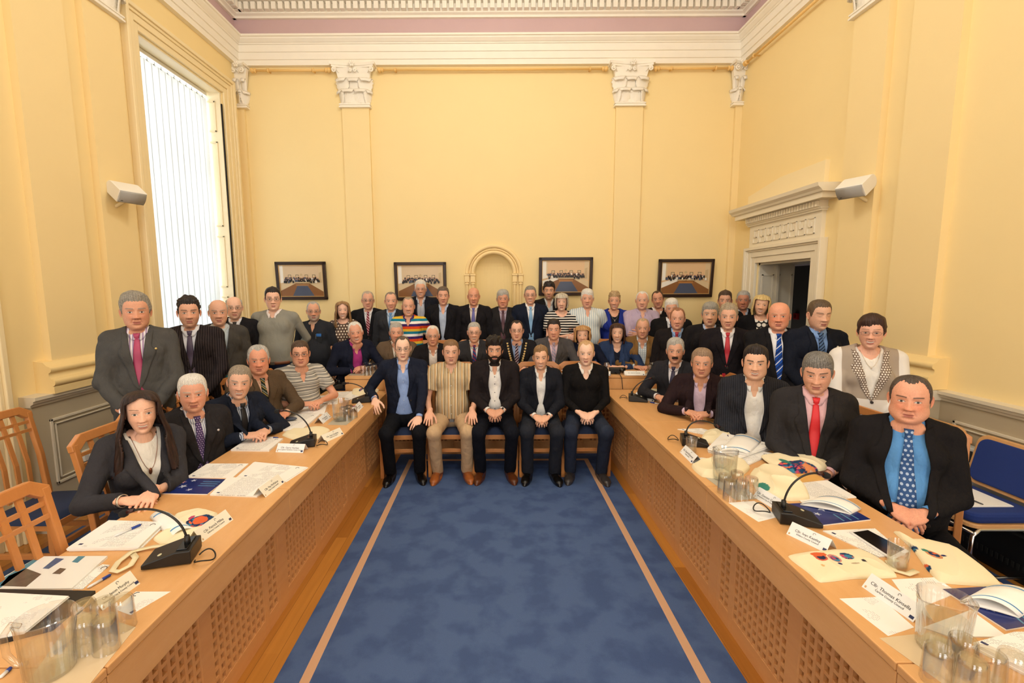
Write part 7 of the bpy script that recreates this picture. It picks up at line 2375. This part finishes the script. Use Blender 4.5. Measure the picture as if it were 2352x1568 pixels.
person(502, 718, 4.22, 'standing bald man in charcoal grey suit with long teal tie', jacket='#45423f', shirt='#bcc5cc', tie='#1f7486', arms='side', body=30, wide=1.0, fat=.35, seed=32, vz=.05, vw=.08, hd=dict(GREY, line='bald', side=.007, skin='#cf947c', smile=.2))
person(538, 707, 4.85, 'standing balding man with glasses and black tie behind the teal tie', jacket='#1f1e22', shirt='#e2e2e8', tie='#15151a', seed=33, glasses='#5a4a44', hd=dict(GREY, line='bald', baldz=.07, side=.006, skin='#dda892', stubble=.25))
person(627, 687, 5.0, 'standing tall man with glasses in light grey V neck jumper, arms behind his back', shirt=mat('light grey knit', '#8b8a82', .95, .08, 300, .3, spec=.12, wrinkle=.4), neckline=(.045, .455), cut='jumper', collar=mat('white shirt collar', '#e6dfe0', .8), arms='back', body=8, wide=1.10, fat=.35, s=1.03, seed=34, glasses='#2c2a2a', trousers='#2a3552', hd=dict(DARKH, line='short', top=.014, side=.008, quiff=.006, skin='#dba58e', smile=.0), extra=belt('#7a4a30'), hemz=-.02)
person(720, 715, 5.55, 'standing man with grey goatee and glasses in dark grey shirt, notebook in its pocket', shirt=mat('dark grey shirt', '#2b2d33', .85, .08, 100, .2, spec=.12, wrinkle=.5), arms='side', body=4, wide=1.03, fat=.9, seed=35, s=.98, glasses='#8a8078', hd=dict(GREY, line='recede', top=.006, side=.008, skin='#cf8f74', stubble=.7, stubble_col='#a39a90', ruddy=1), extra=pocket, trousers='#2b2a26')
person(787, 712, 5.72, 'standing smiling woman with long light brown hair, brown sleeveless polka dot top', female=True, shirt=dots_mat('brown polka dot cloth', '#5a463c', '#e8dccb', .036, .27), sleeve='none', neckline=(.085, .47), collar=False, arms='side', body=10, wide=.88, fat=.05, s=.95, seed=36, hd=dict(style='long', length=.22, hair='#7a5a3c', hair2='#a8835a', vol=.014, flare=.10, face=.84, hl=.080, skin='#e0ac96', smile=.9, age=.1, lip='#b8645c'))
person(845, 690, 6.12, 'standing older man with glasses, black blazer, white shirt and red striped tie', jacket='#1a191d', shirt='#e8e6ea', tie=stripes_mat('red striped tie', [(0, '#7d2336'), (.6, '#c9a9b0')], 2, .035, skew=1), floor=.12, body=10, wide=1.05, fat=.4, seed=37, glasses='#6a5f5a', vz=.18, hd=dict(GREY, line='recede', top=.010, side=.008, hair='#9d8f80', hair2='#c4b8a8', skin='#cf9078', jaw=1.06))
person(898, 692, 5.98, 'standing man with clipped grey hair, charcoal suit, light blue shirt and blue tie', jacket='#303136', shirt='#b3c9e4', tie='#5b8cc4', floor=.12, body=4, wide=.98, fat=.1, seed=38, hd=dict(GREY, line='recede', top=.005, side=.005, hair='#6f6258', hair2='#95887c', skin='#d3947c', stubble=.15))
person(966, 664, 6.42, 'tall smiling white haired man with glasses, dark jacket over striped shirt, back row', jacket='#1c1e28', shirt=stripes_mat('white shirt with grey stripes', [(0, '#dfe0e6'), (.6, '#7f86a0')], 0, .02), floor=.12, dropped=.03, vz=.2, wide=1.1, fat=.35, seed=39, glasses='#7a706a', tilt=0, hd=dict(WHITE, line='short', top=.020, side=.012, skin='#cf9076', smile=.95))
person(938, 704, 5.86, 'standing smiling man in rainbow striped polo shirt', shirt=stripes_mat('rainbow stripes', [(0, '#1f7d96'), (.2, '#e0b93c'), (.4, '#d84a22'), (.6, '#3c2260'), (.8, '#eeeae6')], 2, .155), sleeve='short', floor=.12, arms='back', body=2, wide=1.03, fat=.6, seed=40, collar=mat('purple polo collar', '#3c2260', .8), vopen=-.01, hd=dict(hair='#8d7a68', hair2='#a89684', line='recede', top=.003, side=.005, skin='#d0917a', smile=.7, jaw=1.06, age=.6), trousers='#8a7355')
person(1018, 680, 6.10, 'standing man with short brown hair, black suit and open pale blue shirt', jacket='#1c1b1f', shirt='#aebcd6', dropped=.016, vz=.12, floor=.12, wide=1.05, fat=.2, seed=41, body=0, hd=dict(BROWN, line='short', top=.014, side=.007, hair='#4d4038', hair2='#75665a', skin='#cf9078', smile=.5))
person(1088, 681, 6.05, 'standing bald man in black suit with lilac and blue tie', jacket='#1e1c20', shirt='#dccfc4', tie='#57569c', floor=.12, wide=1.03, fat=.35, seed=42, body=-2, vz=.12, hd=dict(line='bald', baldz=.03, hair='#7d6a5c', side=.002, skin='#cc8468', smile=.5, age=.6, eye=.004))
person(1155, 687, 6.12, 'standing man with thick grey hair, dark suit and dark maroon tie', jacket='#262426', shirt='#b3a3b4', tie='#4a2233', floor=.12, wide=1.03, fat=.45, seed=43, body=0, hd=dict(GREY, line='low', top=.018, side=.012, part=1, skin='#c9846a', ruddy=1.1, jaw=1.06, w=1.04, smile=.4))
person(1218, 678, 6.05, 'standing man with rimless glasses, navy suit, white shirt and light blue tie', jacket='#1a2030', shirt='#f2f2f4', tie='#7da9d4', floor=.12, wide=1.05, fat=.2, seed=44, body=0, glasses='#7f8488', vz=.14, hd=dict(GREY, line='short', top=.008, side=.006, hair='#6a635c', hair2='#979088', skin='#d3967e', smile=.8))
person(1261, 668, 6.42, 'tall man with dark curly hair in black jacket, back row before a picture', jacket='#1a191a', shirt=check_mat('pale checked shirt', '#c9ccd0', '#8fa0b4', '#b0a890', .02), dropped=.03, vz=.2, floor=.12, wide=1.05, fat=.1, seed=45, body=-4, hd=dict(DARKH, line='low', top=.020, side=.012, curl=.007, freq=160, skin='#c98e72', smile=.0, stubble=.3))
person(1290, 693, 6.02, 'standing woman with grey blonde bob, black and white striped top, arms folded', female=True, shirt=stripes_mat('black and white hoops', [(0, '#17171b'), (.55, '#e6e2dd')], 2, .032), sleeve='short', neckline=(.085, .45), collar=False, arms='folded', floor=.12, wide=.98, fat=.4, seed=46, body=-2, hd=dict(style='long', length=.075, hair='#a09787', hair2='#d2cabb', vol=.013, fringe=.046, face=.88, hl=.075, wave=.001, skin='#d8a590', age=.7, smile=.1), extra=bracelet(-1, '#e4e4e4'))
person(1349, 686, 6.0, 'standing white haired man in pale blue striped short sleeved shirt', shirt=stripes_mat('pale blue striped shirt', [(0, '#dfe4e4'), (.6, '#a9bccb')], 0, .026), sleeve='short', floor=.12, arms='back', wide=1.06, fat=.5, seed=47, body=-4, hd=dict(WHITE, line='low', top=.020, side=.010, part=-1, skin='#cf9078', smile=.45, w=1.03))
person(1411, 691, 6.10, 'standing woman with short spiky blonde hair in royal blue jacket', female=True, jacket='#24348c', shirt='#1a1c28', neckline=(.07, .44), collar=False, cuffs=False, vz=.14, vw=.075, floor=.12, wide=.96, fat=.15, seed=48, body=-6, hd=dict(hair='#8d7355', hair2='#c9ae84', line='low', top=.020, side=.010, curl=.006, freq=170, skin='#cf9076', smile=.8, age=.6, lip='#a85552'), extra=necklace('#a8a08c', .40, .008))
person(1475, 690, 6.02, 'standing balding man in plain lilac long sleeved shirt', shirt='#b7a6c0', arms='folded', floor=.12, wide=1.08, fat=.5, seed=49, body=-4, hd=dict(WHITE, line='recede', top=.004, side=.008, skin='#d3967e', smile=.3, jaw=1.06, w=1.03))
person(1511, 688, 6.40, 'man with receding dark hair and tilted head in black jumper, back row', shirt='#141316', neckline=(.05, .42), cut='jumper', collar=mat('white shirt collar', '#e6dfe0', .8), floor=.12, tilt=-8, wide=1.05, fat=.2, seed=50, body=-8, hd=dict(BROWN, line='recede', top=.006, side=.008, skin='#c9846a', smile=.5))
person(1543, 709, 5.62, 'white haired man half hidden behind the man in the red tie and light blue shirt', jacket='#1a191b', shirt='#e6e6ec', tie='#2c3a6e', tilt=-5, wide=1.05, fat=.2, seed=51, body=-20, hd=dict(WHITE, line='low', top=.020, side=.012, skin='#c9886e', smile=.3))
person(1556, 732, 5.12, 'standing man with thinning red brown hair, black suit, light blue shirt and dark red tie', jacket='#1f1b1d', shirt='#93b1dd', tie='#9c1f33', wide=1.02, fat=.35, seed=52, body=-22, hd=dict(hair='#7d5038', hair2='#a07458', line='recede', top=.006, side=.010, skin='#d0917a', smile=.4, ruddy=1, jaw=1.06, age=.6, brow='#9a7458'))
person(1631, 722, 4.75, 'standing man with brushed grey hair, black suit and royal blue tie', jacket='#1d1b1e', shirt='#b3c2e0', tie='#1f3c80', wide=1.03, fat=.35, seed=53, body=-22, hd=dict(GREY, line='low', top=.018, side=.014, hair='#77736c', hair2='#a8a49c', skin='#cf9a80', smile=.1, age=.6))
person(1665, 691, 5.75, 'man with dark brown quiff looking over the others, before the doorway wall', jacket='#1b1a1d', shirt='#c99aa8', wide=1.0, fat=.25, seed=54, body=-14, dropped=.01, hd=dict(BROWN, line='short', top=.018, side=.006, quiff=.008, skin='#c98c72', smile=.2))
person(1707, 690, 5.95, 'man with short silver hair and dark jacket, beside the door frame', jacket='#1b1b1f', shirt='#aebbd0', dropped=.02, wide=1.02, fat=.35, seed=55, body=-16, hd=dict(GREY, line='short', top=.012, side=.008, skin='#bf7458', smile=-.1, jaw=1.06, ruddy=1.1))
person(1673, 728, 4.36, 'standing man with curly greying hair, black suit, white shirt and red tie', jacket='#1e1a1e', shirt='#ecebee', tie='#b81e30', arms='front', wide=1.03, fat=.15, seed=56, body=-24, hd=dict(GREY, line='short', top=.018, side=.014, curl=.005, freq=150, hair='#857560', hair2='#b3a48e', skin='#d0957c', smile=.5, w=.98))
person(1749, 700, 5.25, 'standing smiling woman with blonde bob, black jacket and black and white top', female=True, jacket='#151417', shirt=dots_mat('black and white print', '#17171a', '#ebe8e4', .05, .42), neckline=(.08, .47), collar=False, cuffs=False, nolap=True, buttons=False, vz=.10, vw=.07, wide=.95, fat=.15, seed=57, body=-20, tilt=6, hd=dict(style='long', length=.12, hair='#c2a468', hair2='#e6d09a', vol=.013, fringe=.056, face=.90, hl=.078, skin='#dda48a', smile=.95, age=.3, lip='#b85a58'))
person(1789, 726, 4.02, 'standing large bald man, black suit, blue and white diagonally striped tie', jacket='#1b1a1d', shirt='#eeeef2', tie=stripes_mat('blue and white diagonal tie', [(0, '#1f4aa0'), (.45, '#e6eaf2'), (.58, '#1f4aa0'), (.80, '#1a2c60')], 2, .062, skew=-1.1), wide=1.10, fat=.6, seed=58, s=1.03, body=-22, vz=.05, vw=.07, arms='front', hd=dict(line='bald', baldz=.03, side=.002, hair='#b08a74', skin='#d28468', ruddy=1.3, jaw=1.10, w=1.06, fat=.6, age=.6, brow='#b39078'))
person(1881, 723, 3.86, 'standing man with short brown hair, navy suit, light blue shirt and striped tie', jacket='#191d29', shirt='#7f9fd2', tie=stripes_mat('grey blue striped tie', [(0, '#56719a'), (.6, '#1f2a40')], 2, .026, skew=-1.0), arms='front', wide=1.05, fat=.2, seed=59, s=1.02, body=-12, head=26, vz=.12, pin='#d8d8d8', nod=4, hd=dict(BROWN, line='short', top=.010, side=.006, hair='#4a3a2c', hair2='#6b5a48', skin='#cf9a80', closed=True, smile=.3, jaw=1.04))
person(2001, 763, 3.38, 'standing smiling woman with glasses, dark tied hair, grey and white linen jacket', female=True, jacket=two_tone(), shirt='#ece9e4', neckline=(.065, .455), collar=False, cuffs=False, jcollar=dots_mat('dotted brown collar', '#7d6c60', '#efe9e2', .016, .3), arms='front', wide=1.02, fat=.35, seed=60, body=-26, vz=.17, vw=.085, hd=dict(hair='#2a1a16', hair2='#4a3028', line='low', top=.024, side=.016, curl=.004, part=1, skin='#d89a84', smile=.9, age=.35, lip='#a84f50', w=1.03), glasses='#8a6a60', extra=necklace('#d8c8b0', .40, .005), trousers='#d0c9c2', headw=1.0)
# ------------------------------------------------------------------ light
def area(name, loc, rot, sx, sy, power, col):
    l = bpy.data.lights.new(name, 'AREA'); l.shape = 'RECTANGLE'; l.size = sx; l.size_y = sy; l.energy = power; l.color = col
    o = bpy.data.objects.new(name, l); C.objects.link(o); o.location = loc; o.rotation_euler = rot; return o
DAY = (.93, .97, 1.0)
area('daylight_window', (XL - .75, 5.57, 2.7), (0, R(-90), 0), 3.6, 1.6, 170, DAY)
area('daylight_window', (XL - .75, 2.28, 2.7), (0, R(-90), 0), 3.6, 1.6, 160, DAY)
area('rear_fill', (-1.75, YF - .1, 2.7), (R(90), 0, 0), 1.7, 3.8, 85, (1, .97, .93))  # unseen area lights added behind the camera as rear daylight
area('rear_fill', (1.75, YF - .1, 2.7), (R(90), 0, 0), 1.7, 3.8, 85, (1, .97, .93))
# unseen ceiling lamps, added to brighten the room from above
def lamp(loc, p):
    root = empty('added_lamp', loc, 0, 'added unseen round ceiling lamp ' + ('nearer the back wall' if loc[1] > 2 else 'above the near desks'), 'lamp', 'added ceiling lamps')
    MB().lathe([(.001, 0), (.22, 0), (.24, -.03), (.20, -.10), (.10, -.15), (.001, -.16)], 32).build('globe', mat('opal glass', '#ffffff', .3), root, smooth=True)
    l = bpy.data.lights.new('lamp', 'POINT'); l.energy = p; l.color = (1, .99, .93); l.shadow_soft_size = .35
    o = bpy.data.objects.new('lamp', l); C.objects.link(o); o.location = (loc[0], loc[1], loc[2] - .55)
lamp((0, 3.4, ZC), 104); lamp((0, .2, ZC), 102)
w_ = bpy.data.worlds.new('world'); SC.world = w_; w_.use_nodes = True
w_.node_tree.nodes['Background'].inputs[0].default_value = (.9, .95, 1, 1)
w_.node_tree.nodes['Background'].inputs[1].default_value = 1.0
SC.view_settings.view_transform = 'Standard'
SC.view_settings.look = 'None'
SC.view_settings.gamma = 1
SC.view_settings.exposure = 0.0
SC.cycles.max_bounces = 8
SC.cycles.diffuse_bounces = 5
SC.cycles.transmission_bounces = 8
SC.cycles.transparent_max_bounces = 12
SC.cycles.sample_clamp_indirect = 4
SC.cycles.use_denoising = True
